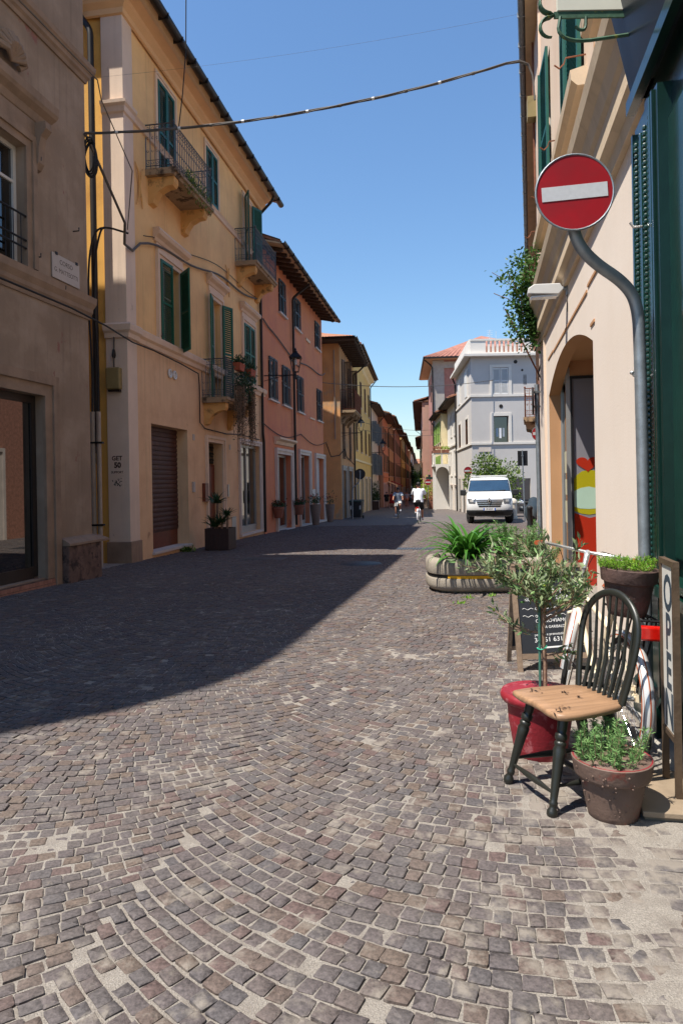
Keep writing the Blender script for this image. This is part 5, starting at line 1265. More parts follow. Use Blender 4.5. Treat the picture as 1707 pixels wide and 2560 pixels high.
hp = [(-.165, .46), (-.19, .6), (-.205, .74)] + [(-.205 * math.cos(a), .76 + .2 * math.sin(a)) for a in [PI * k / 14 for k in range(1, 14)]] + [(.205, .74), (.19, .6), (.165, .46)]
MB().tube([hoop(y, z) for y, z in smoothpath([(a, b, 0) for a, b in hp], 1) and [(v.x, v.y) for v in smoothpath([(a, b, 0) for a, b in hp], 1)]], .0165, 12, flat=(1.15, .85)).build('hoop', M('chair_black'), CH, smooth=True)
for k in range(8):
    f = (k - 3.5) / 3.5; yb = f * .135; yt = f * .165; zt = .76 + .2 * math.sqrt(max(0, 1 - (yt / .205) ** 2)) - .01
    xb = -.175; MB().tube([(xb - .0, yb, .455), (xb - .05, (yb + yt) / 2 * .97, .62), hoop(yt, zt)], [.009, .0095, .006], 8).build('spindle', M('chair_black'), CH, smooth=True)
# ---- OPEN sign
OS = thing('open_sign', 'tall narrow steel framed board lettered OPEN downwards beside the green shop', 'sign', (1.545, 3.245, gz(3.245)), math.atan2(.21, .042))
mb = MB(); fw = .014; Hs = 1.14
for x in (-.11, .11): MB().box(x - fw, x + fw, -fw, fw, .05, Hs).build('post', M('old_steel'), OS)
for z0 in (Hs - .028, .3): MB().box(-.096, .096, -fw, fw, z0, z0 + .027).build('frame_rail', M('old_steel'), OS)
pn = MB().box(-.096, .096, -.006, .006, .328, Hs - .028).build('panel', M('panel_white'), OS)
for i, ch in enumerate('OPEN'):
    # board faces local +y (towards the street)
    text_mesh(ch, .24, 'letter', M('letter_grey'), pn, Matrix.Translation((0, .0065, .97 - i * .185)) @ Matrix.Rotation(PI, 4, 'Z') @ Matrix.Rotation(PI / 2, 4, 'X'), sx=.75, bold=.006)
    text_mesh(ch, .24, 'letter', M('letter_grey'), pn, Matrix.Translation((0, -.0065, .97 - i * .185)) @ Matrix.Rotation(PI / 2, 4, 'X'), sx=.75, bold=.006)
MB().box(-.27, .2, -.14, .19, .03, .055).build('base_board', M('plank_wood'), OS, bevel=.004)
for x in (-.25, .16): MB().box(x, x + .03, -.13, .18, -.0, .03).build('base_batten', M('plank_wood'), OS)
# ---- chalkboard
CB = thing('chalkboard', 'A-frame chalkboard with white handwriting and an arrow behind the olive tree', 'chalkboard', (1.73, 5.59, gz(5.59)), R(1.5))
LE = math.atan2(.2, .87); e = Matrix.Rotation(-LE, 4, 'X')
def eb(nm, x0, x1, y0, y1, z0, z1, m, par=CB, ee=e): 
    b = MB(); b.box(x0, x1, y0, y1, z0, z1, ee); return b.build(nm, M(m), par)
for x in (-.315, .275): eb('leg', x, x + .04, -.012, .014, 0, .885, 'weathered_wood')
for x0, x1 in ((-.275, .275),): 
    eb('rail', x0, x1, -.01, .012, .845, .884, 'weathered_wood'); eb('rail', x0, x1, -.01, .012, .1, .145, 'weathered_wood')
bd = eb('slate', -.275, .275, -.003, .008, .145, .845, 'slate_board')
e2 = Matrix.Translation((0, .36, 0)) @ Matrix.Rotation(LE * .9, 4, 'X')
for x in (-.31, .28): eb('rear_leg', x, x + .035, -.01, .012, 0, .87, 'weathered_wood', CB, e2)
eb('rear_rail', -.275, .28, -.008, .01, .1, .14, 'weathered_wood', CB, e2); eb('rear_slate', -.275, .28, -.004, .006, .14, .84, 'slate_board', CB, e2)
def chalk(txt, size, x, z, rot=0., sx=1., bold=.0, align='CENTER'):
    return text_mesh(txt, size * .86, 'chalk_writing', M('chalk'), bd, e @ Matrix.Translation((x, -.0035, z)) @ Matrix.Rotation(PI / 2, 4, 'X') @ Matrix.Rotation(rot, 4, 'Z'), sx=sx, bold=bold, thick=.0004, align=align)
chalk('OSTE', .085, -.03, .76, .05, 1.1); chalk('GESTANINI', .075, -.01, .65, .06, .95); chalk('SICILIANO', .048, -.13, .585, .06, .9); chalk('ZABAL e', .048, .13, .6, .06, 1.1); chalk('PESCE', .045, .12, .555, .05, 1.1)
chalk('CI TROVIAMO', .048, .0, .41, .04, 1.05); chalk('IN VIA GARIBALDI 108', .036, .02, .36, .05, .95); chalk('per info e prenotazioni', .034, -.02, .3, .05, 1.0); chalk('34851 631', .06, -.04, .255, .05, 1.1)
mb = MB()
def stroke(pts, r=.0018): mb.tube([tuple(e @ Vector((x, -.0038, z))) for x, z in pts], r, 4)
for z0 in (.515, .455):
    for x0 in (-.24, -.08, .08): stroke([(x0 + .09 * k / 8, z0 + .007 * math.sin(k * 1.2) + x0 * .04) for k in range(9)]); stroke(arcpts((x0 + .115, z0 + x0 * .04), .009, 0, 2 * PI, 10, lambda a, b: (a, b)))
stuff(mb.build('chalk_ornament', M('chalk'), bd))
mb = MB(); mb.add([tuple(e @ Vector(p)) for p in ((-.15, -.004, .19), (-.1, -.004, .215), (-.1, -.004, .197), (.2, -.004, .212), (.2, -.004, .202), (-.1, -.004, .183), (-.1, -.004, .165))], [(0, 1, 2, 3, 4, 5, 6)]); mb.build('chalk_arrow', M('chalk'), bd)
# ---- bicycle leaning on the sign pole
def bicycle(name, label, loc, heading, lean, frame='bike_cream', steer=0., scale=1., detail=True, fender='alu_silver', stripe='orange_brown', basket=False, guard='bike_cream', group=None):
    b = thing(name, label, 'bicycle', loc, group=group, rot=(lean, 0, heading)); b.scale = (scale,) * 3
    WR = .335; RA = Vector((0, 0, WR)); FA = Vector((1.08, 0, WR)); HT = Vector((.86, 0, .86)); HB = Vector((.92, 0, .66)); BB = Vector((.43, 0, .28)); ST = Vector((.26, 0, .78))
    sm = Matrix.Translation(HB) @ Matrix.Rotation(R(-18), 4, 'Y') @ Matrix.Rotation(steer, 4, 'Z') @ Matrix.Rotation(R(18), 4, 'Y') @ Matrix.Translation(-HB)
    def wheel(c, T):
        n = 36 if detail else 20
        tr = MB(); tr.tube([(c.x + (WR - .018) * math.cos(2 * PI * k / n), 0, c.z + (WR - .018) * math.sin(2 * PI * k / n)) for k in range(n + 1)], .018, 8, caps=False)
        rm = MB(); rm.tube([(c.x + (WR - .042) * math.cos(2 * PI * k / n), 0, c.z + (WR - .042) * math.sin(2 * PI * k / n)) for k in range(n + 1)], .011, 6, caps=False)
        sk = MB(); ns = 32 if detail else 14
        for k in range(ns):
            a = 2 * PI * k / ns; sk.tube([(c.x + .02 * math.cos(a + .6), .03 * (-1) ** k, c.z + .02 * math.sin(a + .6)), (c.x + (WR - .045) * math.cos(a), 0, c.z + (WR - .045) * math.sin(a))], .0012 if detail else .0025, 3, caps=False)
        hb = MB(); hb.tube([(c.x, -.05, c.z), (c.x, .05, c.z)], .016, 8)
        for q in (tr, rm, sk, hb): q.v = [tuple(T @ Vector(p)) for p in q.v]
        w_ = rm.build('wheel', M('chrome'), b, smooth=True); tr.build('tyre', M('rubber'), w_, smooth=True); stuff(sk.build('spokes', M('chrome'), w_)); hb.build('hub', M('chrome'), w_, smooth=True)
    I = Matrix.Identity(4); wheel(RA, I); wheel(FA, sm)
    fr = MB()
    for a, c, r_ in ((HB.lerp(HT, -.05), HT, .021), (HB, BB, .021), (HT.lerp(HB, .35), ST.lerp(BB, .25), .016), (BB, ST, .018)): fr.tube([a, c], r_, 10)
    for y in (-.055, .055): fr.tube([BB + Vector((0, y * .4, 0)), RA + Vector((0, y, 0))], .011, 8); fr.tube([ST.lerp(BB, .12) + Vector((0, y * .4, 0)), RA + Vector((0, y, 0))], .009, 8)
    fr.build('frame', M(frame), b, smooth=True)
    fk = MB()
    for y in (-.055, .055): fk.tube([tuple(sm @ Vector(p)) for p in (HB + Vector((0, 0, -.02)), HB + Vector((.01, y, -.05)), HB + Vector((.06, y, -.2)), FA + Vector((0, y, 0)))], [.016, .015, .012, .009], 8)
    fk.build('fork', M(frame), b, smooth=True)
    def fend(c, a0, a1, T, nm, flap):
        g = MB(); n = 18; V = []; pr = [(-.034, -.022), (-.03, -.006), (-.016, .006), (0, .01), (.016, .006), (.03, -.006), (.034, -.022)]
        for k in range(n + 1):
            a = a0 + (a1 - a0) * k / n
            for y, q in pr: V.append(tuple(T @ Vector((c.x + (WR + .022 + q) * math.cos(a), y, c.z + (WR + .022 + q) * math.sin(a)))))
        m_ = len(pr); g.add(V, [(k * m_ + j, k * m_ + j + 1, (k + 1) * m_ + j + 1, (k + 1) * m_ + j) for k in range(n) for j in range(m_ - 1)])
        f = g.build(nm, M(fender), b, smooth=True)
        if detail:
            for y0, y1, h0, h1 in ((-.034, -.026, -.021, -.003), (.026, .034, -.003, -.021), (-.003, .003, .0105, .0105)):
                s2 = MB(); V = []
                for k in range(n + 1):
                    a = a0 + (a1 - a0) * k / n
                    for y, q in ((y0, h0), (y1, h1)): V.append(tuple(T @ Vector((c.x + (WR + .0235 + q) * math.cos(a), y * 1.02, c.z + (WR + .0235 + q) * math.sin(a)))))
                s2.add(V, [(2 * k, 2 * k + 1, 2 * k + 3, 2 * k + 2) for k in range(n)]); s2.build('stripe', M(stripe), f, smooth=True)
            s3 = MB(); a = flap; p = Vector((c.x + (WR + .03) * math.cos(a), 0, c.z + (WR + .03) * math.sin(a))); d = Vector((-math.sin(a), 0, math.cos(a))) * (1 if c is FA else 1)
            s3.tube([tuple(T @ (p + d * .03)), tuple(T @ p), tuple(T @ (p - d * .06)), tuple(T @ (p - d * .1))] if True else [], [.03, .037, .036, .02], 10, flat=(.25, 1)); s3.build('mud_flap', M('rubber'), f, smooth=True)
    fend(RA, R(60), R(205), I, 'rear_mudguard', R(206)); fend(FA, R(35), R(190), sm, 'front_mudguard', R(192))
    h = MB(); bt = sm @ (HT + Vector((-.02, 0, .16)))
    h.tube([tuple(HT), tuple(sm @ (HT + Vector((-.015, 0, .1))))], .013, 8); h.tube([tuple(sm @ (HT + Vector((-.02, 0, .08)))), tuple(sm @ (HT + Vector((.02, 0, .17)))), tuple(sm @ (HT + Vector((.05, 0, .185))))], [.016, .02, .02], 10)
    h.tube([tuple(sm @ (HT + Vector(p))) for p in ((-.18, .31, .2), (-.04, .27, .2), (.04, .15, .19), (.05, 0, .185), (.04, -.15, .19), (-.04, -.27, .2), (-.18, -.31, .2))], .011, 8); hb_ = h.build('handlebar', M('chrome'), b, smooth=True)
    for y in (.31, -.31): g = MB(); g.tube([tuple(sm @ (HT + Vector((-.08, y * .94, .2)))), tuple(sm @ (HT + Vector((-.2, y, .2))))], .016, 8); g.build('grip', M(stripe), hb_, smooth=True)
    s_ = MB(); s_.tube([tuple(ST), tuple(ST + Vector((-.03, 0, .1)))], .013, 8); s_.build('seat_post', M('chrome'), b, smooth=True)
    s_ = MB(); V = [];
    s_.tube([tuple(ST + Vector(p)) for p in ((-.16, 0, .13), (-.12, 0, .135), (-.03, 0, .13), (.06, 0, .125), (.12, 0, .12))], [.05, .085, .075, .035, .02], 12, flat=(1, .4)); s_.build('saddle', M('orange_brown' if detail else 'rubber'), b, smooth=True)
    c_ = MB(); c_.tube([(BB.x, -.08, BB.z), (BB.x, .08, BB.z)], .015, 8); c_.tube([(BB.x, -.09, BB.z), (BB.x + .1, -.09, BB.z - .13)], .01, 6); c_.tube([(BB.x, .09, BB.z), (BB.x - .1, .09, BB.z + .13)], .01, 6); c_.box(BB.x + .06, BB.x + .14, -.18, -.09, BB.z - .145, BB.z - .12); c_.box(BB.x - .14, BB.x - .06, .09, .18, BB.z + .12, BB.z + .145); c_.build('crank', M('iron_black'), b)
    if detail:
        rk = MB()
        for y in (-.06, 0, .06): rk.tube([(.2, y, .812), (-.28, y, .812)], .006, 6)
        for x in (.18, 0, -.15, -.27): rk.tube([(x, -.065, .812), (x, .065, .812)], .006, 6)
        for y in (-.065, .065): rk.tube([(-.1, y, .812), (0, y, .36)], .006, 6); rk.tube([(-.22, y, .812), (0, y, .36)], .005, 6)
        rk.build('rear_rack', M('iron_black'), b)
        MB().box(-.325, -.285, -.065, .065, .72, .795).build('rear_reflector', M('reflector_red'), b, bevel=.012)
        g = MB(); g.prism([(-.02, .32), (.43, .22), (.52, .26), (.5, .34), (.4, .36), (0, .4)], -.075, -.06, lambda u, v, a: (u, a, v)); g.build('chain_guard', M(guard), b)
        l = MB(); l.tube([(.03, .06, .3), (-.16, .13, -.005)], .008, 6); l.build('kickstand', M('chrome'), b)
        l = MB(); l.ball(tuple(sm @ Vector((1.0, 0, .78))), .045, 12, 8); l.build('headlight', M('chrome'), b, smooth=True)
        cb = MB(); cb.tube([tuple(v) for v in smoothpath([sm @ (HT + Vector((0, -.2, .2))), HT + Vector((.12, -.1, .2)), HT + Vector((.08, -.02, -.1)), HB])], .003, 4); cb.tube([tuple(v) for v in smoothpath([sm @ (HT + Vector((0, .2, .2))), HT + Vector((.14, .1, .15)), HB + Vector((.05, .03, .05)), HB + Vector((.06, 0, -.1))])], .003, 4); cb.build('brake_cable', M('cable_black'), b)
    return b
bicycle('bicycle', 'cream bicycle with silver mudguards leaning on the sign pole behind the chair', (1.5, 3.74, gz(3.74)), R(87), R(4), steer=R(-22))
RK = thing('rack_pot', 'flaking dark brown pot carried on the bicycle rear rack', 'plant pot', (1.49, 3.6, .746), rot=(R(3), R(3), 0))
pot(RK, [(.088, 0), (.094, .004), (.1, .03), (.122, .165), (.124, .172), (.137, .178), (.14, .19), (.146, .245), (.143, .248)], .007, 'pot_dark', .225)
rosemary('creeping_plant', 'bright green creeping plant overflowing the pot on the bicycle', (1.49, 3.6, .957), 150, .08, .15, 41, m='leaf_bright', nl=46, size=.019)
# ---- concrete planter with agapanthus and shrub
CPm = thing('concrete_planter', 'rounded concrete street planter with a yellow and black band', 'planter', (2.2, 10.5, gz(10.5)))
def oval(prof, m, nm, n=64, a=.92, b_=.6, par=CPm, smooth=True):
    mb = MB(); V = []
    for off, z in prof:
        for k in range(n):
            th = 2 * PI * k / n; c_, s_ = math.cos(th), math.sin(th); ex = 2 / 3.0
            V.append(((a + off) * math.copysign(abs(c_) ** ex, c_), (b_ + off) * math.copysign(abs(s_) ** ex, s_), z))
    mm = len(prof); F = [(i * n + k, i * n + (k + 1) % n, (i + 1) * n + (k + 1) % n, (i + 1) * n + k) for i in range(mm - 1) for k in range(n)]
    mb.add([(x, y, z * 1.16) for x, y, z in V], F); return mb.build(nm, M(m), par, smooth=smooth, angle=45)
oval([(-.14, 0), (-.14, .035), (-.05, .04), (-.012, .07), (0, .105), (0, .185), (-.006, .196), (-.022, .2)], 'concrete_planter', 'lower_ring')
oval([(-.022, .2), (-.022, .245)], 'black_stripe', 'groove')
oval([(-.022, .245), (-.006, .249), (0, .26), (0, .365), (-.012, .41), (-.045, .438), (-.11, .445), (-.125, .43), (-.14, .3)], 'concrete_planter', 'upper_ring')
mb = MB(); V = []
for k in range(30):
    th = PI * 1.28 + k / 29 * PI * .55; c_, s_ = math.cos(th), math.sin(th); ex = 2 / 3.
    for z in (.238, .279): V.append((.9035 * math.copysign(abs(c_) ** ex, c_), .5835 * math.copysign(abs(s_) ** ex, s_), z))
mb.add(V, [(2 * k, 2 * k + 2, 2 * k + 3, 2 * k + 1) for k in range(29)]); mb.build('yellow_band', M('yellow_stripe'), CPm)
mb = MB(); mb.poly([(.8 * math.cos(2 * PI * k / 32), .48 * math.sin(2 * PI * k / 32), .44) for k in range(32)]); mb.build('soil_surface', M('soil'), CPm)
def strap_plant(name, label, loc, n, L_, w, m, seed, cat='plant', droop=.6, group=None, up=1.0):
    t = thing(name, label, cat, loc, group=group); r_ = random.Random(seed)
    for k in range(n):
        a = r_.uniform(0, 2 * PI); l = L_ * r_.uniform(.6, 1.1); el = r_.uniform(.55, 1.4) * up; d = Vector((math.cos(a), math.sin(a), 0)); p = Vector((r_.gauss(0, .05), r_.gauss(0, .05), 0)); V = []; F = []
        N2 = 7; th = el; sd = Vector((-d.y, d.x, 0)); tw = r_.uniform(-.4, .4)
        for i in range(N2 + 1):
            f = i / N2; ww = w * (math.sin(PI * min(1, f * .75 + .25)) ** .7) * (1 - f ** 4) * .5 + .0008
            q = sd * math.cos(tw * f) + Vector((0, 0, 1)) * math.sin(tw * f) * .5
            V += [p + q * ww + Vector((0, 0, ww * .3)), p - Vector((0, 0, ww * .1)), p - q * ww + Vector((0, 0, ww * .3))]
            p = p + (d * math.cos(th) + Vector((0, 0, math.sin(th)))) * l / N2; th -= droop * 2.6 / N2 * (.4 + f) * r_.uniform(.6, 1.3)
        mb = MB(); mb.add(V, [(3 * i + j, 3 * i + j + 1, 3 * i + j + 4, 3 * i + j + 3) for i in range(N2) for j in range(2)]); mb.build('leaf', M(m), t, smooth=True)
    return t
strap_plant('agapanthus', 'strappy bright green agapanthus arching out of the concrete planter', (1.86, 10.28, gz(10.3) + .44), 130, .98, .065, 'leaf_agapanthus', 51, droop=.85)
rosemary('planter_shrub', 'fine grey-green rosemary bush in the right half of the concrete planter', (2.62, 10.45, gz(10.45) + .44), 70, .52, .48, 61, nl=80, size=.06, r_stem=.006, lean=(.05, 0))
rosemary('planter_herb', 'low grey-green herb at the wall end of the concrete planter', (3.0, 10.2, gz(10.2) + .4), 26, .3, .22, 62, nl=70, size=.05, r_stem=.005)
for i, (x, y) in enumerate(((1.75, 9.55), (2.1, 9.72), (1.55, 9.1), (2.45, 9.6))):
    t = thing('weed', ['small tuft of weeds left of the planter base', 'weed tuft at the middle of the planter base', 'lone weed between the setts in front of the planter', 'weed tuft at the right of the planter base'][i], 'weed', (x, y, gz(y)), group='weeds by the planter')
    leaves(40, lambda r_: ((r_.gauss(0, .05), r_.gauss(0, .04), 0), (r_.gauss(0, 1), r_.gauss(0, 1), 1)), .045, 'foliage', 'leaf_bright', t, .3, 70 + i)
# ------------------------------------------------------------------ cables
def cable(name, label, pts, r, m, n=6, group=None):
    o = MB().tube(pts, r, n).build(name, M(m), smooth=True); return tag(o, label, 'cable', group)
lw = Vector((-4.78, 13.05, 8.22)); rw = Vector((3.6, 12.3, 8.5))
main = sag(lw, (3.1, 12.35, 8.98), .28, 26) + [Vector((3.35, 12.35, 9.02)), Vector((3.5, 12.33, 8.95)), Vector((3.57, 12.32, 8.75)), Vector((3.6, 12.3, 8.3))]
MC = thing('main_cable', 'thick bundled cable slung across the street between the corner palazzo and the peach house', 'cable')
r0 = random.Random(8)
for k in range(3):
    off = [Vector((0, .02 * math.sin(i * .7 + k * 2.1), .022 * math.cos(i * .7 + k * 2.1))) for i in range(len(main))]
    MB().tube([p + o * .7 for p, o in zip(main, off)], .014 if k < 2 else .01, 7).build('strand', M('cable_grey'), MC, smooth=True)
for i in range(2, 25, 2):
    p, q = main[i], main[i + 1]; d = (q - p).normalized(); MB().tube([p, p + d * .05], .03, 8).build('cable_tie', M('white_plastic' if i % 4 else 'cable_grey'), MC, smooth=True)
# coil of spare cable at the palazzo corner
CO = thing('cable_coil', 'coil of dark spare cable hanging at the palazzo corner under the main cable', 'cable', (-4.72, 13.12, 7.85))
for k in range(4): MB().tube([(.1 * math.sin(a) * (1 + .08 * k), .03 * math.sin(a * 2 + k) + .02 * k, .33 * math.cos(a) - .03 * k) for a in [2 * PI * i / 24 for i in range(25)]], .015, 6).build('loop', M('cable_black'), CO, smooth=True)
def yp(t, o, z): return Y.W(t, o, z)
cable('facade_cable', 'dark bundled cable running along the yellow house below the top balconies', [lw, Vector((-4.72, 13.6, 7.9)), Vector((-4.62, 14.9, 7.2))] + [yp(-.25, .12, 6.95 - .0), yp(.2, .1, 6.95)] + [yp(.2 + (11.4 - .2) * f, .07, 6.95 + 1.65 * f ** .55 + .08 * math.sin(f * 14)) for f in [i / 24 for i in range(1, 25)]], .03, 'cable_grey')
cable('thin_cable', 'thin cable following the facade cable across the yellow house', [yp(.9 + 10.5 * f, .05, 7.55 + 1.25 * f ** .6 - .12 * math.sin(f * 9)) for f in [i / 20 for i in range(21)]], .011, 'cable_black')
cable('string_cable', 'cable clipped under the string course of the yellow house down to the lower balcony', [B.W(-4, .3, 4.62), B.W(-1, .3, 4.62), B.W(.1, .32, 4.55), yp(-.1, .2, 4.75), yp(1.2, .14, 4.8), yp(3, .1, 4.78), yp(4.35, .08, 4.72), yp(4.5, .05, 4.4), yp(4.5, .05, 3.3), yp(4.9, .05, 3.15), yp(6.9, .05, 3.12), yp(8.3, .05, 3.2), yp(10.9, .05, 3.16)], .017, 'cable_black')
cable('red_house_cable', 'wire swagged across the red house under the top windows', [Rd.W(0, .08, 7.95)] + [Rd.W(.2 + 13.3 * f, .06, 7.95 - .55 * math.sin(f * PI) ** .6 + .1 * math.sin(f * 12)) for f in [i / 20 for i in range(21)]], .03, 'cable_grey')
cable('red_house_low_cable', 'dark cable swagged low across the red house above the shops', [Rd.W(-.3 + 14 * f, .06, 3.85 - .35 * math.sin((f * 2 % 1) * PI)) for f in [i / 30 for i in range(31)]], .018, 'cable_black')
cable('upper_thin_wire', 'hair thin wire crossing the sky above the main cable', sag((-4.7, 13.1, 9.3), (3.7, 12.6, 10.1), .12), .0016, 'cable_grey')
cable('roof_drop_wire', 'twisted dark wire hanging from above onto the upper balcony', [(-3.55, 16.6, 14.5), (-3.6, 16.75, 13.4), (-3.66, 16.9, 12.2), (-3.78, 17.0, 11.2), (-3.9, 17.0, 10.3)], .014, 'cable_black')
cable('cornice_wire', 'wire draped under the upper cornice of the corner palazzo and over the alley', [B.W(-3.5, .32, 9.12), B.W(-1.5, .34, 9.14), B.W(-.2, .4, 9.1), B.W(.1, .3, 8.9), (-4.35, 14.6, 8.2), yp(-.05, .1, 7.35)], .012, 'cable_grey')
for i, (a, b, lb) in enumerate((((-1.05, 40.3, 7.35), (10.6, 47.0, 8.3), 'cable over the street from the red house end to the grey house'), ((.9, 52, 5.6), (9.6, 66, 5.9), 'higher far cable spanning the street beyond the ochre house'), ((1.5, 60, 6.8), (10.4, 76, 7.1), 'lower far cable spanning the street by the pale house'), ((5, 84, 3.9), (11, 92, 4.2), 'farthest cable spanning the street by the orange house'))): cable('street_cable', lb, sag(a, b, .35), .022 if i == 0 else .018, 'cable_grey', group='cables spanning the street')
cable('ochre_cables', 'tangle of loose wires at the corner of the ochre house', [Rd.W(13.5, .08, 3.75), (-.6, 41.3, 3.0), (-.1, 41.8, 3.1), (.25, 42.1, 3.5), (.35, 44, 3.1), (.7, 48, 2.9), (1.0, 50.5, 2.7)], .03, 'cable_black')
# alley: conduits and utility box on the yellow house
CD = thing('conduit_pair', 'pair of pale grey conduits with black cables climbing the alley corner', 'conduit', (-5.42, 14.95, 0))
for k in range(2):
    x = k * .13; MB().tube([(x, 0, -.5), (x, 0, 3.1)], .05, 10).build('conduit', M('conduit_pale'), CD, smooth=True); MB().tube(smoothpath([(x, 0, 3.1), (x - .02, .1, 4.2), (x - .08, .1, 5.3), (x - .05, .05, 6.4), (x - .02 + .1, .05, 7.05), (.3, .1, 7.2), (.75, .35, 7.12)]), .022, 6).build('cable', M('cable_black'), CD, smooth=True)
for z in (.6, 2.4): MB().box(-.08, .22, -.06, .06, z, z + .04).build('strap', M('iron_black'), CD)
UB = thing('utility_box', 'beige utility box on the white corner pilaster of the yellow house', 'utility box', tuple(yp(-.06, -.25, 3.68)), Y.rz)
MB().box(-.16, 0, -.17, .17, 0, .5).build('cabinet', M('box_beige'), UB, bevel=.03); MB().box(-.1, 0, -.14, .14, -.05, -.001).build('bracket', M('pipe_dark'), UB); MB().tube(smoothpath([(-.06, 0, .5), (-.08, .0, .75), (-.05, .0, 1.0), (-.03, 0, 1.3), (-.03, -.15, 1.42)]), .02, 6).build('cable', M('cable_grey'), UB, smooth=True); MB().tube([(-.06, .0, .72), (-.06, 0, .78), (-.06, 0, .92)], [.03, .05, .03], 8).build('junction', M('pipe_dark'), UB, smooth=True)
PS = thing('pilaster_poster', 'two small faded stencil posters pasted on the white corner pilaster', 'poster', tuple(yp(-.052, -.1, 0)), Y.rz)
for z0, z1 in ((1.72, 2.18), (1.38, 1.66)): MB().box(-.004, 0, -.0, .3, z0, z1).build('sheet', M('pilaster_cream'), PS)
SM_ = Matrix.Rotation(-PI / 2, 4, 'Z') @ Matrix.Rotation(PI / 2, 4, 'X')
text_mesh('GET', .14, 'stencil', M('graffiti'), PS, Matrix.Translation((-.005, .15, 2.1)) @ SM_, bold=.004); text_mesh('50', .17, 'stencil', M('graffiti'), PS, Matrix.Translation((-.005, .14, 1.94)) @ SM_, bold=.008); text_mesh('SUPPORT', .07, 'stencil', M('graffiti'), PS, Matrix.Translation((-.005, .15, 1.78)) @ SM_, bold=.002)
mb = MB(); rr_ = random.Random(4)
for k in range(26): a = rr_.uniform(0, PI); y, z, l = .15 + rr_.gauss(0, .05), 1.52 + rr_.gauss(0, .04), rr_.uniform(.015, .04); mb.add([(-.0045, y - l * math.cos(a), z - l * math.sin(a)), (-.0045, y + .012, z - .01), (-.0045, y + l * math.cos(a), z + l * math.sin(a)), (-.0045, y - .012, z + .01)], [(0, 1, 2, 3)])
stuff(mb.build('ink_blots', M('sign_black'), PS))
# ------------------------------------------------------------------ street lamps
def lantern(name, label, base, arm_to, s=1., group=None):
    """iron lantern standing on the end of a wall arm"""
    L_ = thing(name, label, 'street lamp', arm_to, group=group); bx = Vector(base) - Vector(arm_to)
    mb = MB(); mb.tube([tuple(bx), (0, 0, 0)], .022 * s, 8); mb.tube([tuple(bx + Vector((0, 0, -.22))), tuple(bx * .5 + Vector((0, 0, -.06))), (-.1, 0, 0)], .012 * s, 6)
    for f in (.25, .6): q = bx * f; mb.tube([(q.x, q.y, q.z + .07), (q.x, q.y, q.z - .1)], .01, 5)
    mb.tube([(0, 0, -.14 * s), (0, 0, .12 * s)], [.03 * s, .02 * s], 8); mb.ball((0, 0, -.15 * s), .035 * s, 8, 5); mb.build('arm', M('iron_black'), L_, smooth=True)
    fr = MB(); b0, b1, z0, z1 = .11 * s, .22 * s, .12 * s, .68 * s; cs = [(1, 1), (-1, 1), (-1, -1), (1, -1)]
    for (a, c) in cs: fr.tube([(a * b0, c * b0, z0), (a * b1, c * b1, z1)], .012 * s, 5)
    for q, z in ((b0, z0), (b1, z1)):
        for k in range(4): fr.tube([(cs[k][0] * q, cs[k][1] * q, z), (cs[(k + 1) % 4][0] * q, cs[(k + 1) % 4][1] * q, z)], .014 * s, 5)
    fr.build('cage', M('iron_black'), L_)
    tp = MB(); tp.add([(a * b1 * 1.15, c * b1 * 1.15, z1) for a, c in cs] + [(a * .09 * s, c * .09 * s, z1 + .2 * s) for a, c in cs], [(0, 1, 5, 4), (1, 2, 6, 5), (2, 3, 7, 6), (3, 0, 4, 7), (4, 5, 6, 7), (3, 2, 1, 0)]); tp.lathe([(.07 * s, z1 + .2 * s), (.09 * s, z1 + .25 * s), (.04 * s, z1 + .3 * s), (.05 * s, z1 + .34 * s), (.0, z1 + .42 * s)], 8); tp.build('cap', M('iron_black'), L_)
    for k in range(4):
        a, c = cs[k], cs[(k + 1) % 4]; g = MB(); g.quad((a[0] * b0, a[1] * b0, z0), (c[0] * b0, c[1] * b0, z0), (c[0] * b1, c[1] * b1, z1), (a[0] * b1, a[1] * b1, z1)); g.build('pane', M('clear_pane'), L_)
    g = MB(); g.lathe([(.03 * s, z1 - .28 * s), (.05 * s, z1 - .2 * s), (.05 * s, z1 - .06 * s), (.03 * s, z1 - .01)], 8); g.build('lamp', M('lamp_glass'), L_, smooth=True)
    return L_
lantern('street_lantern', 'black iron lantern on a wall arm between the yellow and the red house', (-3.05, 27.2, 5.75), (-1.75, 27.3, 5.78), 1.0, 'wall lanterns along the left side')
lantern('street_lantern', 'iron lantern with glass panes on the corner of the ochre house', (.05, 42.3, 4.5), (1.27, 42.4, 4.5), .92, 'wall lanterns along the left side')
lantern('street_lantern', 'farther dark lantern in front of the orange house', (2.9, 69.5, 4.4), (4.3, 70, 4.45), 1.3, 'wall lanterns along the left side')
WL = thing('wall_floodlight', 'flat grey street light on a bracket over the arched shop window', 'street lamp', tuple(P.W(5.05, 0, 3.92)), P.rz)
mb = MB(); mb.prism([(.06, -.02), (.1, .06), (.42, .07), (.5, .02), (.5, -.05), (.12, -.08)], -.09, .09, lambda u, v, a: (a, u, v)); mb.build('housing', M('shade_white'), WL, bevel=.01)
MB().box(-.07, .07, .14, .46, -.1, -.078).build('lens', M('lamp_glass'), WL); mb = MB(); mb.tube([(0, 0, 0), (0, .1, .02)], .025, 8); mb.box(-.05, .05, 0, .02, -.08, .1); mb.build('bracket', M('galvanised'), WL); MB().tube([(0, .01, -.08), (0, .01, -.3)], .008, 5).build('cable', M('cable_grey'), WL)
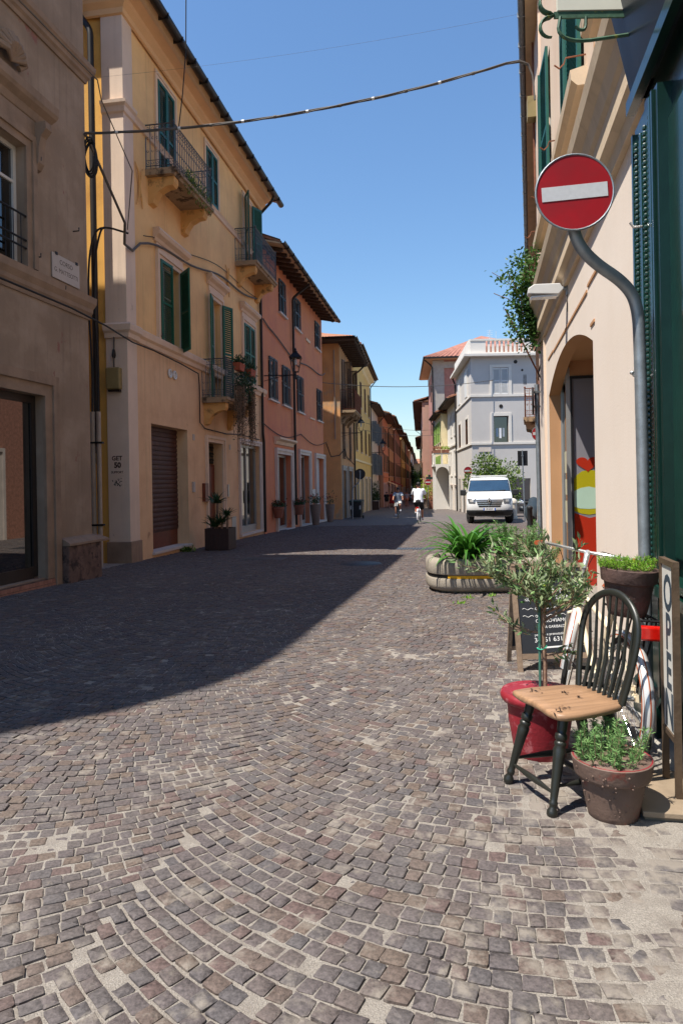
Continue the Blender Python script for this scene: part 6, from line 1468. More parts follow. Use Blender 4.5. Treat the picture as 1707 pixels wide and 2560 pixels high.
# ------------------------------------------------------------------ climbing plant, pole with edge-on sign, second no-entry
IV = thing('climbing_plant', 'green climbing plant hanging from the brick house corner beside the peach house', 'plant', (3.45, 12.35, 4.6))
r0 = random.Random(15); mb = MB(); cl = []
for k in range(16):
    p = Vector((.08, .1, -.8 + .03 * k)); pts = [p]; d = Vector((-.1, -.1, .8))
    for i in range(8): d = (d + Vector((r0.gauss(.02, .14), r0.gauss(0, .14), r0.gauss(.0, .15)))).normalized(); p = p + d * .2 * r0.uniform(.6, 1.1); pts.append(p); cl.append(p)
    mb.tube(pts, .007, 4)
mb.build('stems', M('bark'), IV)
cl = [c for c in cl if -.5 < c.x < .25] + [Vector((r0.uniform(-.26, .05), r0.uniform(-.2, .3), r0.uniform(-.7, .95))) for _ in range(40)]
leaves(2600, lambda r_: (r_.choice(cl) + Vector((r_.gauss(0, .09), r_.gauss(0, .09), r_.gauss(0, .1))), (r_.gauss(0, 1), r_.gauss(0, 1), -.3)), .09, 'foliage', 'leaf_ivy', IV, .5, 16)
RO = thing('slanted_rod', 'thin rusty rod jutting up from the brick house wall through the climbing plant', 'rod', (3.78, 13.0, 3.47)); MB().tube([(0, 0, 0), (-.61, 0, 1.24)], .016, 6).build('rod', M('rust'), RO); MB().tube([(0, 0, 0), (.1, 0, .35), (.12, 0, -.25), (0, 0, 0)], .018, 5).build('bracket', M('iron_black'), RO)
PE = thing('edge_on_sign', 'galvanised pole with a round sign seen edge on beside the peach house corner', 'road sign', (2.98, 10.35, gz(10.35)))
MB().tube([(.02, 0, -.1), (0, 0, 3.1)], .037, 12).build('pole', M('galvanised'), PE, smooth=True)
sm = MB(); sm.prism([(.21 * math.cos(2 * PI * q / 32), 2.85 + .21 * math.sin(2 * PI * q / 32)) for q in range(32)], -.075, -.05, lambda u, v, a: (a + u * .27, u, v)); sm.build('disc', M('sign_black'), PE)
for z in (2.75, 2.97): MB().box(-.06, .04, -.045, .045, z, z + .03).build('clamp', M('galvanised'), PE)
N2 = thing('no_entry_sign', 'small red no-entry sign half hidden behind the grey pole by the brick house', 'road sign', (5.52, 19, gz(19)), R(0)); MB().tube([(0, .03, -.1), (0, .03, 3.35)], .035, 8).build('pole', M('galvanised'), N2, smooth=True); no_entry(N2, (0, 0, 3.1), .21)
N3 = thing('no_entry_sign', 'red no-entry sign on a thin post behind the van by the grey house', 'road sign', (8.15, 44, gz(44))); MB().tube([(0, .03, -.1), (0, .03, 3.1)], .035, 8).build('pole', M('galvanised'), N3, smooth=True); no_entry(N3, (0, 0, 2.92), .26)
N4 = thing('no_entry_sign', 'tiny far red no-entry sign above the cyclist on the right side', 'road sign', (8.35, 66, gz(66))); MB().tube([(0, .03, -.1), (0, .03, 2.6)], .035, 8).build('pole', M('galvanised'), N4, smooth=True); no_entry(N4, (0, 0, 2.62), .3)
MS = thing('rectangular_sign', 'dark back of a rectangular sign on a thin grey pole right of the van', 'road sign', (9.25, 34.6, gz(34.6))); MB().tube([(0, 0, -.1), (-.08, 0, 3.6)], .035, 8).build('pole', M('galvanised'), MS, smooth=True); MB().box(-.3, .2, .04, .07, 2.82, 3.58).build('panel', M('sign_black'), MS); MB().box(-.12, -.03, -.04, .05, 3.3, 3.36).build('clamp', M('galvanised'), MS)
RS = thing('round_sign_back', 'round dark sign back on a bent pole in front of the yellow shops', 'road sign', (.95, 42.2, gz(42.2)))
MB().tube(smoothpath([(-.3, 0, -.1), (-.3, 0, 1.5), (-.3, 0, 1.9), (.1, 0, 2.25), (.2, 0, 2.5), (.2, 0, 3.0)]), .04, 8).build('pole', M('galvanised'), RS, smooth=True)
mb = MB(); disc(mb, .33, -.02, .0, 32, .2, 2.78); mb.build('disc', M('sign_black'), RS); MB().box(.14, .26, -.05, -.021, 2.9, 2.94).build('clamp', M('galvanised'), RS)
PB = thing('pharmacy_cross', 'dark green pharmacy cross sign far down the right side', 'sign', (9.0, 70, 1.7)); mb = MB(); mb.box(-.12, .12, -.05, .05, -.35, .35); mb.box(-.35, -.12, -.05, .05, -.12, .12); mb.box(.12, .35, -.05, .05, -.12, .12); mb.build('cross', M('bin_green'), PB); MB().box(.35, 1.2, -.02, .02, .0, .04).build('bracket', M('iron_black'), PB)
# ------------------------------------------------------------------ pots and planters on the left side
BX = thing('wooden_planter', 'dark brown square planter with yuccas outside the yellow house door', 'planter', (-3.43, 19.25, gz(19.25)), Y.rz - PI / 2)
for k in range(4):
    e = Matrix.Rotation(k * PI / 2, 4, 'Z')
    for j in range(5): b = MB(); b.box(-.33 + j * .132, -.33 + j * .132 + .128, -.345, -.325, .03, .62, e); b.build('board', M('planter_brown'), BX)
MB().box(-.325, .325, -.325, .325, .02, .56).build('liner', M('soil'), BX)
for i, (dx, dy, h, n, L_) in enumerate(((-.1, .05, .75, 34, .5), (.2, -.05, .4, 26, .42), (-.15, -.15, .1, 40, .55), (.05, -.1, .2, 34, .5))):
    t = strap_plant('yucca', ['tall yucca head in the dark square planter', 'short upright yucca on the right of the square planter', 'low spiky yucca at the front left of the square planter', 'low spiky yucca in the middle of the square planter'][i], (-3.43 + dx, 19.25 + dy, gz(19.25) + .56 + h), n, L_, .045, 'leaf_dark', 80 + i, droop=.35, up=.75, group='yuccas in the square planter')
    MB().tube([(0, 0, -h - .02), (.02, 0, 0)], .03, 8).build('trunk', M('bark'), t)
def hung_pot(label, pos, n, seed, s=1., flower='leaf_flower_red'):
    t = thing('hanging_flower_pot', label, 'flower pot', pos, group='terracotta pots fixed to the red house'); mb = MB(); mb.lathe([(.15 * s, 0), (.17 * s, .02), (.22 * s, .36), (.245 * s, .38), (.245 * s, .46), (.2 * s, .46), (.19 * s, .38)], 20); mb.build('pot_body', M('terracotta_pot'), t, smooth=True)
    mb = MB(); mb.tube([(-.3, 0, .4), (0, 0, .4)], .015, 5); mb.build('bracket', M('iron_black'), t)
    leaves(n, lambda r_: ((r_.gauss(0, .14), r_.gauss(0, .14), .46 + abs(r_.gauss(0, .1))), (r_.gauss(0, 1), r_.gauss(0, 1), 1)), .1, 'foliage', 'leaf_dark', t, .6, seed); leaves(n // 6, lambda r_: ((r_.gauss(0, .15), r_.gauss(0, .15), .52 + abs(r_.gauss(0, .1))), (0, 0, 1)), .07, 'flowers', flower, t, .8, seed + 1)
hung_pot('terracotta pot hung beside the first red house shop door', (-2.62, 28.2, .02), 220, 101); hung_pot('terracotta pot with red flowers hung beside the second red house shop door', (-1.98, 31.7, -.02), 260, 103, 1.05)
def vase(label, pos, h, r_, seed, n=180, spread=.3):
    t = thing('tall_vase', label, 'planter', pos, group='tall taupe vases by the red house'); mb = MB(); mb.lathe([(r_ * .55, 0), (r_ * .6, .03), (r_ * .9, h * .7), (r_, h), (r_ * .9, h), (r_ * .85, h * .9)], 20); mb.build('vase_body', M('taupe_pot'), t, smooth=True)
    leaves(n, lambda q: ((q.gauss(0, spread * .5), q.gauss(0, spread * .5), h + abs(q.gauss(0, .25))), (q.gauss(0, 1), q.gauss(0, 1), 1.2)), .14, 'foliage', 'leaf_dark', t, .3, seed); leaves(14, lambda q: ((q.gauss(0, .2), q.gauss(0, .2), h + .3 + q.uniform(0, .15)), (0, 0, 1)), .07, 'flowers', 'leaf_flower_red', t, .9, seed + 1)
vase('tall taupe vase with an oleander beside the white roller shutter', (-1.33, 34.4, gz(34.4)), 1.05, .28, 110); vase('tall taupe vase standing against the end of the red house', (-.66, 37.9, gz(37.9)), 1.0, .27, 112, 90, .35)
BN = thing('wheelie_bin', 'dark green wheelie bin in front of the ochre house', 'bin', (.92, 43.0, gz(43.0)), R(-12)); mb = MB(); mb.add([(-.3, -.3, .08), (.3, -.3, .08), (.3, .3, .08), (-.3, .3, .08), (-.38, -.38, 1.05), (.38, -.38, 1.05), (.38, .4, 1.05), (-.38, .4, 1.05)], [(3, 2, 1, 0), (4, 5, 6, 7), (0, 1, 5, 4), (1, 2, 6, 5), (2, 3, 7, 6), (3, 0, 4, 7)]); mb.build('body', M('van_black'), BN, bevel=.03)
mb = MB(); mb.prism([(-.42, 1.05), (-.4, 1.13), (.3, 1.2), (.42, 1.16), (.42, 1.05)], -.41, .41, lambda u, v, a: (a, u, v)); mb.build('lid', M('bin_green'), BN)
for x in (-.36, .36): mb = MB(); mb.tube([(x - .04, .33, .1), (x + .04, .33, .1)], .1, 14); mb.build('wheel', M('rubber'), BN)
for x in (-.33, .25): MB().box(x, x + .08, -.362, -.35, .6, .95).build('reflective_strip', M('sign_white'), BN)
FP = thing('far_planter_box', 'dark planter box with bamboo in front of the pale house', 'planter', (3.1, 67.5, gz(67.5)), R(85)); MB().box(-.4, .4, -.55, .55, 0, .85).build('box', M('planter_brown'), FP); leaves(500, lambda q: ((q.uniform(-.4, .4), q.uniform(-.6, .6), .85 + abs(q.gauss(0, .7))), (q.gauss(0, .6), q.gauss(0, .6), 1)), .35, 'foliage', 'leaf_dark', FP, .2, 120)
DP_ = thing('rust_planter', 'square terracotta planter with dry reddish plant beside the white porch', 'planter', (9.0, 68.5, gz(68.5))); MB().box(-.35, .35, -.35, .35, 0, .75).build('box', M('terracotta_pot'), DP_); leaves(260, lambda q: ((q.gauss(0, .25), q.gauss(0, .25), .75 + abs(q.gauss(0, .45))), (q.gauss(0, .5), q.gauss(0, .5), 1)), .3, 'foliage', 'leaf_dry', DP_, .15, 121)
GP = thing('grey_tub', 'grey tub with a yellow-green shrub near the far cyclists on the right', 'planter', (9.3, 74, gz(74))); mb = MB(); mb.lathe([(.45, 0), (.6, .8), (.55, .8), (.5, .7)], 16); mb.build('tub', M('taupe_pot'), GP, smooth=True); leaves(900, lambda q: ((q.gauss(0, .45), q.gauss(0, .45), .9 + abs(q.gauss(0, .8))), (q.gauss(0, 1), q.gauss(0, 1), 1)), .25, 'foliage', 'leaf_lime', GP, .5, 122)
# balcony flower boxes and trailing plants on the yellow house
for i, (t_, lb) in enumerate(((5.7, 'terracotta flower box hooked on the lower yellow balcony rail'), (6.9, 'second flower box at the far end of the lower balcony rail'))):
    b = thing('balcony_flower_box', lb, 'flower box', tuple(yp(t_, .9, 4.98)), Y.rz, 'flower boxes on the lower balcony'); mb = MB(); mb.add([(-.22, -.09, 0), (.22, -.09, 0), (.22, .09, 0), (-.22, .09, 0), (-.27, -.12, .22), (.27, -.12, .22), (.27, .12, .22), (-.27, .12, .22)], [(3, 2, 1, 0), (4, 5, 6, 7), (0, 1, 5, 4), (1, 2, 6, 5), (2, 3, 7, 6), (3, 0, 4, 7)]); mb.build('box', M('terracotta'), b)
    leaves(220, lambda r_: ((r_.gauss(0, .16), r_.gauss(0, .08), .22 + abs(r_.gauss(0, .1))), (r_.gauss(0, 1), r_.gauss(0, 1), 1)), .09, 'foliage', 'leaf_dark', b, .5, 130 + i)
TB = thing('balcony_bush', 'dark bush of trailing leaves spilling over the lower balcony rail', 'plant', tuple(yp(6.35, .85, 4.75)), Y.rz); leaves(900, lambda r_: ((r_.gauss(0, .38), r_.gauss(0, .1), r_.gauss(0, .28)), (r_.gauss(0, 1), -.3, -1)), .1, 'foliage', 'leaf_dark', TB, .4, 133)
for i, (t_, lb) in enumerate(((5.75, 'near trailing plant hanging below the lower balcony'), (7.05, 'far trailing plant hanging below the lower balcony'))):
    b = thing('trailing_plant', lb, 'plant', tuple(yp(t_, .88, 4.2)), Y.rz, 'trailing plants under the lower balcony'); r0 = random.Random(140 + i); mb = MB(); ps = []
    for k in range(46):
        x, y, L_ = r0.gauss(0, .12), r0.gauss(0, .06), r0.uniform(.7, 1.95); pts = [(x + .02 * math.sin(q * 2 + k), y, .3 - L_ * q / 6) for q in range(7)]; mb.tube(pts, .006, 3, caps=False); ps.append(pts)
    stuff(mb.build('stems', M('bark'), b)); leaves(2200, lambda r_: (Vector(r_.choice(r_.choice(ps))) + Vector((r_.gauss(0, .025), r_.gauss(0, .025), r_.uniform(-.16, .16))), (r_.gauss(0, 1), r_.gauss(0, 1), -.6)), .05, 'foliage', 'leaf_trailing', b, .45, 142 + i)
GR = thing('balcony_greenery', 'straggly plants growing along the upper balcony edge', 'plant', tuple(yp(2.9, .78, 9.3)), Y.rz); leaves(420, lambda r_: ((r_.uniform(-1.1, .8), r_.gauss(0, .05), abs(r_.gauss(0, .14)) - (.3 if r_.random() < .3 else 0)), (0, 0, 1)), .1, 'foliage', 'leaf_shrub', GR, .25, 150)
WD = thing('wall_weed', 'small green weed growing at the foot of the yellow house by the garage', 'weed', tuple(yp(3.0, .12, gz(18.8)))); leaves(120, lambda r_: ((r_.gauss(0, .12), r_.gauss(0, .08), abs(r_.gauss(0, .05))), (r_.gauss(0, 1), r_.gauss(0, 1), 1)), .1, 'foliage', 'leaf_shrub', WD, .6, 151)
# covers in the paving
for i, (x, y, lb) in enumerate(((1.95, 18.3, 'iron drain grate in the lit strip of paving right of centre'), (-1.86, 16.1, 'dark iron drain cover in the shade near the yellow house'))):
    t = thing('drain_grate', lb, 'drain', (x, y, gz(y) + .012), R(-11)); MB().box(-.5, .5, -.28, .28, -.02, .0).build('frame', M('iron_grey'), t)
    for k in range(12): MB().box(-.46 + k * .08, -.42 + k * .08, -.24, .24, .0005, .008).build('bar', M('iron_grey'), t)
mb = MB(); mb.lathe([(.0, .012), (.4, .012), (.42, .004), (.45, .004), (.46, -.02)], 32); mc = mb.build('manhole_cover', M('iron_black'), loc=(.38, 14.6, gz(14.6) + .006), smooth=True); tag(mc, 'round iron manhole cover in the shaded setts near the shadow edge', 'manhole')
# bollards
SB = thing('stone_bollard', 'pale stone bollard with domed top right of the van', 'bollard', (9.55, 38.2, gz(38.2))); mb = MB(); mb.lathe([(.25, 0), (.25, .1), (.22, .12), (.22, .86), (.25, .88), (.25, .95), (.21, 1.05), (.12, 1.13), (0, 1.16)], 20); mb.build('shaft', M('stone_pale'), SB, smooth=True, angle=40)
KB = thing('black_bollard', 'black cylindrical bollard by the brick house', 'bollard', (7.85, 28.6, gz(28.6))); mb = MB(); mb.lathe([(.11, 0), (.11, .75), (.125, .77), (.125, .85), (.08, .9), (0, .92)], 16); mb.build('shaft', M('van_black'), KB, smooth=True)
KS = thing('scooter_cover', 'dark covered scooter behind the black bollard', 'scooter', (8.25, 29.6, gz(29.6)), R(70)); mb = MB(); mb.tube([(-.7, 0, .3), (-.5, 0, .55), (-.1, 0, .72), (.3, 0, .75), (.55, 0, 1.05), (.7, 0, .6)], [.2, .3, .3, .28, .22, .15], 12); mb.build('cover', M('shutter_navy'), KS, smooth=True)
for x in (-.55, .62): mb = MB(); mb.tube([(x + .2 * math.cos(2 * PI * k / 20), 0, .25 + .2 * math.sin(2 * PI * k / 20)) for k in range(21)], .05, 8, caps=False); mb.build('wheel', M('rubber'), KS, smooth=True)
# shrub behind the van
tree('street_shrub', 'dense yellow-green shrub tree behind the white van', (9.2, 41.5), 3.6, 1.55, 'leaf_shrub', 5200, 161, .16, .06, .2)
# ------------------------------------------------------------------ people
def skin_body(name, J, E, root, parent, m):
    """one continuous body grown over a stick figure: J name -> (pos, radius), E edges"""
    me = bpy.data.meshes.new(name); nm = list(J); ix = {k: i for i, k in enumerate(nm)}
    me.from_pydata([J[k][0] for k in nm], [(ix[a], ix[b]) for a, b in E], []); me.update()
    o = bpy.data.objects.new(name, me); C.objects.link(o); o.parent = parent
    sk = o.modifiers.new('skin', 'SKIN'); sk.use_smooth_shade = True; su = o.modifiers.new('sub', 'SUBSURF'); su.levels = 1; su.render_levels = 1
    if not me.skin_vertices: o.data.skin_vertices.new() if hasattr(o.data.skin_vertices, 'new') else None
    for i, k in enumerate(nm):
        r_ = J[k][1]; v = me.skin_vertices[0].data[i]; v.radius = r_ if isinstance(r_, tuple) else (r_, r_); v.use_root = (k == root)
    me.materials.append(m); return o
def person(label, loc, rz, pose, top, bottom, hair='hair', s=1., shoes='shirt_white', group=None, long=False, sleeve=.45, shorts=.9, rot=None):
    P_ = thing('person', label, 'person', loc, rz, group); P_.scale = (s,) * 3
    J = {'pel': (pose['pel'], (.15, .11)), 'sp': (pose['sp'], (.14, .105)), 'ch': (pose['ch'], (.16, .11)), 'nk': (pose['nk'], .055), 'hb': (pose['hd'][0], (.07, .075)), 'ht': (pose['hd'][1], (.075, .085))}
    E = [('pel', 'sp'), ('sp', 'ch'), ('ch', 'nk'), ('nk', 'hb'), ('hb', 'ht')]
    for sd in 'lr':
        sh, el, wr, hd = pose['arm' + sd]; hp, kn, an, to = pose['leg' + sd]
        J.update({'sh' + sd: (sh, .065), 'el' + sd: (el, .045), 'wr' + sd: (wr, .033), 'hd' + sd: (hd, (.045, .025)), 'hp' + sd: (hp, .09), 'kn' + sd: (kn, .062), 'an' + sd: (an, .042), 'to' + sd: (to, .035)})
        E += [('ch', 'sh' + sd), ('sh' + sd, 'el' + sd), ('el' + sd, 'wr' + sd), ('wr' + sd, 'hd' + sd), ('pel', 'hp' + sd), ('hp' + sd, 'kn' + sd), ('kn' + sd, 'an' + sd), ('an' + sd, 'to' + sd)]
    skin_body('body', J, E, 'pel', P_, M('skin'))
    V_ = Vector
    def lerp(a, b, f): return V_(a).lerp(V_(b), f)
    sh = MB(); pel, sp, ch, nk = pose['pel'], pose['sp'], pose['ch'], pose['nk']; up = (V_(ch) - V_(pel)).normalized()
    hem = V_(pel) - up * .06
    lat = (V_(pose['arml'][0]) - V_(pose['armr'][0])).normalized(); fw = lat.cross(up).normalized()
    rings = [(hem, .215, .165), (V_(pel) + up * .06, .2, .155), (V_(sp), .19, .145), (V_(ch), .215, .15), (lerp(ch, nk, .55), .2, .12), (lerp(ch, nk, .95), .085, .075)]
    n = 14; Vv = []
    for c, a, b in rings: Vv += [c + lat * a * math.cos(2 * PI * k / n) + fw * b * math.sin(2 * PI * k / n) for k in range(n)]
    sh.add(Vv, [(i * n + k, i * n + (k + 1) % n, (i + 1) * n + (k + 1) % n, (i + 1) * n + k) for i in range(len(rings) - 1) for k in range(n)])
    for sd in 'lr':
        a, e = pose['arm' + sd][0], pose['arm' + sd][1]; sh.tube([lerp(ch, a, .5), V_(a), lerp(a, e, sleeve * .6), lerp(a, e, sleeve * 1.5)], [.1, .098, .085, .085], 10, caps=False)
    sh.build('top', M(top), P_, smooth=True)
    tr = MB()
    if long:                                                        # dress / skirt
        rings = [(V_(pel) + up * .08, .2, .155), (V_(pel) - up * .1, .23, .18), (V_(pel) - V_((0, 0, .5)), .28, .22)]; Vv = []
        for c, a, b in rings: Vv += [c + lat * a * math.cos(2 * PI * k / n) + fw * b * math.sin(2 * PI * k / n) for k in range(n)]
        tr.add(Vv, [(i * n + k, i * n + (k + 1) % n, (i + 1) * n + (k + 1) % n, (i + 1) * n + k) for i in range(2) for k in range(n)])
    else:
        tr.ball(V_(pel) - up * .03, .185, 12, 8, (1, 1, .85))
        for sd in 'lr': hp, kn, an, _ = pose['leg' + sd]; tr.tube([lerp(pel, hp, .7), V_(hp), lerp(hp, kn, .5), lerp(hp, kn, shorts)], [.12, .125, .108, .098], 10)
    tr.build('trousers' if not long else 'skirt', M(bottom), P_, smooth=True)
    for sd in 'lr':
        _, _, an, to = pose['leg' + sd]; d = V_(to) - V_(an); b = MB(); b.tube([V_(an) + V_((0, 0, .02)), V_(an) - V_((0, 0, .03)) + d * .15, V_(to) - V_((0, 0, .01)), V_(to) + d * .35], [.052, .056, .05, .03], 10); b.build('shoe', M(shoes), P_, smooth=True)
    hb, ht = V_(pose['hd'][0]), V_(pose['hd'][1]); hu = (ht - hb).normalized(); hr = MB(); cc = hb.lerp(ht, .72) - fw * -.0
    hr.ball(cc + hu * .025 + fw * pose.get('back', -.05), .098, 12, 8, (.98, 1.0, 1.0)); hr.build('hair', M(hair), P_, smooth=True)
    fc = MB(); f0 = hb.lerp(ht, .35) + fw * pose.get('face', .085); fc.ball(f0, .02, 6, 4)
    for q in (-1, 1): fc.ball(hb.lerp(ht, .45) + lat * .085 * q, .025, 6, 4)
    fc.build('nose_and_ears', M('skin'), P_, smooth=True)
    return P_
# cyclist pose in the bicycle's own frame (x forward)
def ride(): return dict(pel=(.19, 0, .96), sp=(.22, 0, 1.16), ch=(.29, 0, 1.37), nk=(.33, 0, 1.5), hd=((.35, 0, 1.56), (.37, 0, 1.7)),
    arml=((.31, .2, 1.42), (.48, .27, 1.2), (.68, .28, 1.07), (.74, .28, 1.06)), armr=((.31, -.2, 1.42), (.48, -.27, 1.2), (.68, -.28, 1.07), (.74, -.28, 1.06)),
    legl=((.2, .1, .92), (.56, .12, .78), (.36, .13, .47), (.46, .13, .43)), legr=((.2, -.1, .92), (.5, -.12, .62), (.5, -.13, .22), (.61, -.13, .18)))
h1 = R(78); s1 = 1.16
c1 = (3.78, 33.95, gz(33.95))
bicycle('bicycle', 'white city bicycle ridden away down the middle of the street', c1, h1, 0, 'shirt_white', scale=s1, detail=False, fender='shirt_white')
person('cyclist seen from behind in white T-shirt and black shorts riding away', c1, h1, ride(), 'shirt_white', 'cloth_black', s=s1, group='cyclists')
MB().box(-.36, -.32, -.06, .06, .66, .73).build('rear_lamp', M('reflector_red'), [o for o in C.objects if o.name.startswith('bicycle') and o.get('label', '').startswith('white city')][0])
h2 = R(-97); c2 = (3.62, 43.8, gz(43.8)); s2 = 1.08
bicycle('bicycle', 'dark bicycle coming towards the camera in the shade', c2, h2, 0, 'iron_black', scale=s2, detail=False, fender='iron_black')
person('cyclist in grey top and pale shorts riding towards the camera', c2, h2, ride(), 'cloth_grey', 'cloth_pale', s=s2, group='cyclists')
def walk(ph=0.): return dict(pel=(0, 0, .95), sp=(0, 0, 1.13), ch=(.01, 0, 1.34), nk=(.02, 0, 1.48), hd=((.03, 0, 1.54), (.04, 0, 1.67)),
    arml=((0, .2, 1.4), (-.05 - ph * .1, .25, 1.14), (.04 - ph * .2, .25, .9), (.06 - ph * .22, .25, .82)), armr=((0, -.2, 1.4), (-.05 + ph * .1, -.25, 1.14), (.04 + ph * .2, -.25, .9), (.06 + ph * .22, -.25, .82)),
    legl=((0, .1, .9), (.06 + ph * .15, .1, .5), (-.02 + ph * .25, .1, .09), (.1 + ph * .25, .1, .04)), legr=((0, -.1, .9), (.06 - ph * .1, -.1, .5), (-.04 - ph * .25, -.1, .1), (.08 - ph * .25, -.1, .05)))
for i, (x, y, rz_, t_, b_, lg, sh_, lb) in enumerate(((5.0, 76.2, R(-100), 'cloth_black', 'cloth_black', False, .5, 'pedestrian all in black beside the orange house'), (5.75, 78.5, R(80), 'cloth_red', 'cloth_red', True, .5, 'pedestrian in a long red dress beside the orange house'), (6.7, 84.0, R(-100), 'cloth_pink', 'cloth_black', False, .95, 'pedestrian in dusky pink top behind the red dress'), (8.0, 84.5, R(-95), 'cloth_grey', 'skin', False, .5, 'pedestrian in grey top walking mid-street behind the far cyclist'))):
    person(lb, (x, y, gz(y)), rz_, walk(.7 if i % 2 else -.5), t_, b_, s=1.03, long=lg, shorts=sh_, shoes='cloth_black', group='pedestrians down the street')
# ------------------------------------------------------------------ white van
VN = thing('white_van', 'white delivery van parked facing the camera in front of the grey house', 'van', (6.98, 32.35, gz(33.2)), R(-12)); VN.scale = (1.1, 1.1, 1.1)
LV = [(.34, .90, .12), (.5, .965, .03), (.72, .975, .0), (.92, .975, .02), (1.08, .972, .09), (1.2, .965, .24), (1.32, .955, .5), (1.4, .945, .74), (1.6, .915, .98), (1.8, .885, 1.22), (1.92, .86, 1.38), (1.99, .82, 1.55), (2.03, .72, 1.75)]
FX = [0, .2, .4, .6, .75, .86, .94, 1.0]
def vfront(w, yf, f): return yf + .06 * f ** 2 + .16 * f ** 7
def vrow(z, w, yf):
    L_ = [(w * f, vfront(w, yf, f), z) for f in FX]; L_ += [(w, 2.6, z), (w, 4.95, z), (0, 5.0, z)]; return L_
def vlevel(z):
    for (z0, w0, y0), (z1, w1, y1) in zip(LV, LV[1:]):
        if z0 <= z <= z1: t = (z - z0) / (z1 - z0); return w0 + (w1 - w0) * t, y0 + (y1 - y0) * t
    return LV[-1][1:]
mb = MB()
for sgn in (-1, 1):
    rows = [[(sgn * x, y, z) for x, y, z in vrow(z, w, yf)] for z, w, yf in LV]; m_ = len(rows[0])
    mb.add([p for r_ in rows for p in r_], [(i * m_ + k, i * m_ + k + 1, (i + 1) * m_ + k + 1, (i + 1) * m_ + k) for i in range(len(rows) - 1) for k in range(m_ - 1)])
    mb.poly([(sgn * x, y, z) for x, y, z in vrow(2.03, .72, 1.75)])
mb.build('body', M('van_white'), VN, smooth=True, angle=50)
def patch(nm, f0, f1, zs, m, off=.008, parent=VN, n=8, taper=None):
    """a panel lying on the van's front skin between width fractions f0..f1 and heights zs"""
    b = MB(); V = []; rows = 6
    for i in range(rows + 1):
        z = zs[0] + (zs[1] - zs[0]) * i / rows; w, yf = vlevel(z)
        for k in range(n + 1):
            a0, a1 = (f0, f1) if not taper else taper(i / rows)
            f = a0 + (a1 - a0) * k / n; V.append((w * f, vfront(w, yf, abs(f)) - off, z + off * .5))
    b.add(V, [(i * (n + 1) + k, i * (n + 1) + k + 1, (i + 1) * (n + 1) + k + 1, (i + 1) * (n + 1) + k) for i in range(rows) for k in range(n)]); return b.build(nm, M(m), parent, smooth=True)
patch('windscreen', -.93, .93, (1.43, 1.88), 'windscreen', n=16, off=.012)
patch('windscreen_frame', -.97, .97, (1.4, 1.91), 'van_black', n=16, off=.005)
patch('bumper', -1, 1, (.34, .6), 'van_black', n=20, off=.02)
patch('lower_grille', -.62, .62, (.42, .56), 'rubber', off=.026)
gr = patch('grille', -.58, .58, (.74, 1.06), 'rubber', taper=lambda t: (-.46 - .14 * t, .46 + .14 * t))
for z in (.8, .89, .98): patch('grille_bar', -.5 - (z - .8) * .5, .5 + (z - .8) * .5, (z, z + .022), 'chrome', off=.018, parent=gr)
patch('grille_bar', -.6, .6, (1.04, 1.075), 'chrome', off=.018, parent=gr)
for sg in (-1, 1): 
    hl = patch('headlight', sg * .6, sg * .97, (.9, 1.1), 'headlamp', off=.012, taper=lambda t, sg=sg: (sg * (.62 - .04 * t), sg * (.9 + .07 * t))); patch('lamp_lens', sg * .7, sg * .85, (.96, 1.06), 'chrome', off=.02, parent=hl)
    MB().box(-.13, .13, -.06, .06, -.13, .13).build('mirror', M('van_black'), VN, loc=(sg * 1.14, .95, 1.36), bevel=.04); mb = MB(); mb.tube([(sg * .94, 1.0, 1.36), (sg * 1.08, .97, 1.33)], .03, 6); mb.build('mirror_arm', M('van_black'), VN)
    for y, tn in ((.95, R(14)), (4.05, 0)):
        ty = MB(); ty.lathe([(.2, -.1), (.32, -.11), (.345, -.07), (.35, 0), (.345, .07), (.32, .11), (.2, .1)], 24); e = Matrix.Translation((sg * .84, y, .345)) @ Matrix.Rotation(tn, 4, 'Z') @ Matrix.Rotation(PI / 2, 4, 'Y'); ty.v = [tuple(e @ Vector(p)) for p in ty.v]; w_ = ty.build('wheel', M('rubber'), VN, smooth=True)
        ri = MB(); ri.lathe([(0, .07), (.06, .09), (.19, .075), (.21, .1)], 16); e2 = e @ (Matrix.Rotation(PI, 4, 'X') if sg < 0 else Matrix.Identity(4)); ri.v = [tuple(e2 @ Vector(p)) for p in ri.v]; ri.build('rim', M('alu_silver'), w_, smooth=True)
    sw = MB(); sw.add([(sg * .95, 1.05, 1.36), (sg * .95, 2.2, 1.36), (sg * .885, 2.2, 1.84), (sg * .888, 1.5, 1.84)], [(0, 1, 2, 3)]); sw.v = [(x + sg * .012, y, z) for x, y, z in sw.v]; sw.build('side_window', M('windscreen'), VN)
pl_ = MB().box(-.25, .25, -.045, -.03, .6, .71).build('number_plate', M('plate_white'), VN)
for x in (-.235, .235): MB().box(x - .024, x + .024, -.0475, -.045, .602, .708).build('plate_band', M('plate_blue'), pl_)
text_mesh('EF 632VF', .1, 'plate_text', M('sign_black'), pl_, Matrix.Translation((0, -.046, .655)) @ TM, sx=.72, bold=.001)
mb = MB(); k_ = [(.0, 1.13), (.075, 1.0), (.0, .87), (-.075, 1.0)]; ki = [(.0, 1.07), (.038, 1.0), (.0, .93), (-.038, 1.0)]
for i in range(4): j = (i + 1) % 4; mb.add([(k_[i][0], -.03, k_[i][1]), (k_[j][0], -.03, k_[j][1]), (ki[j][0], -.05, ki[j][1]), (ki[i][0], -.05, ki[i][1]), (k_[i][0], .03, k_[i][1]), (k_[j][0], .03, k_[j][1])], [(0, 1, 2, 3), (0, 4, 5, 1)])
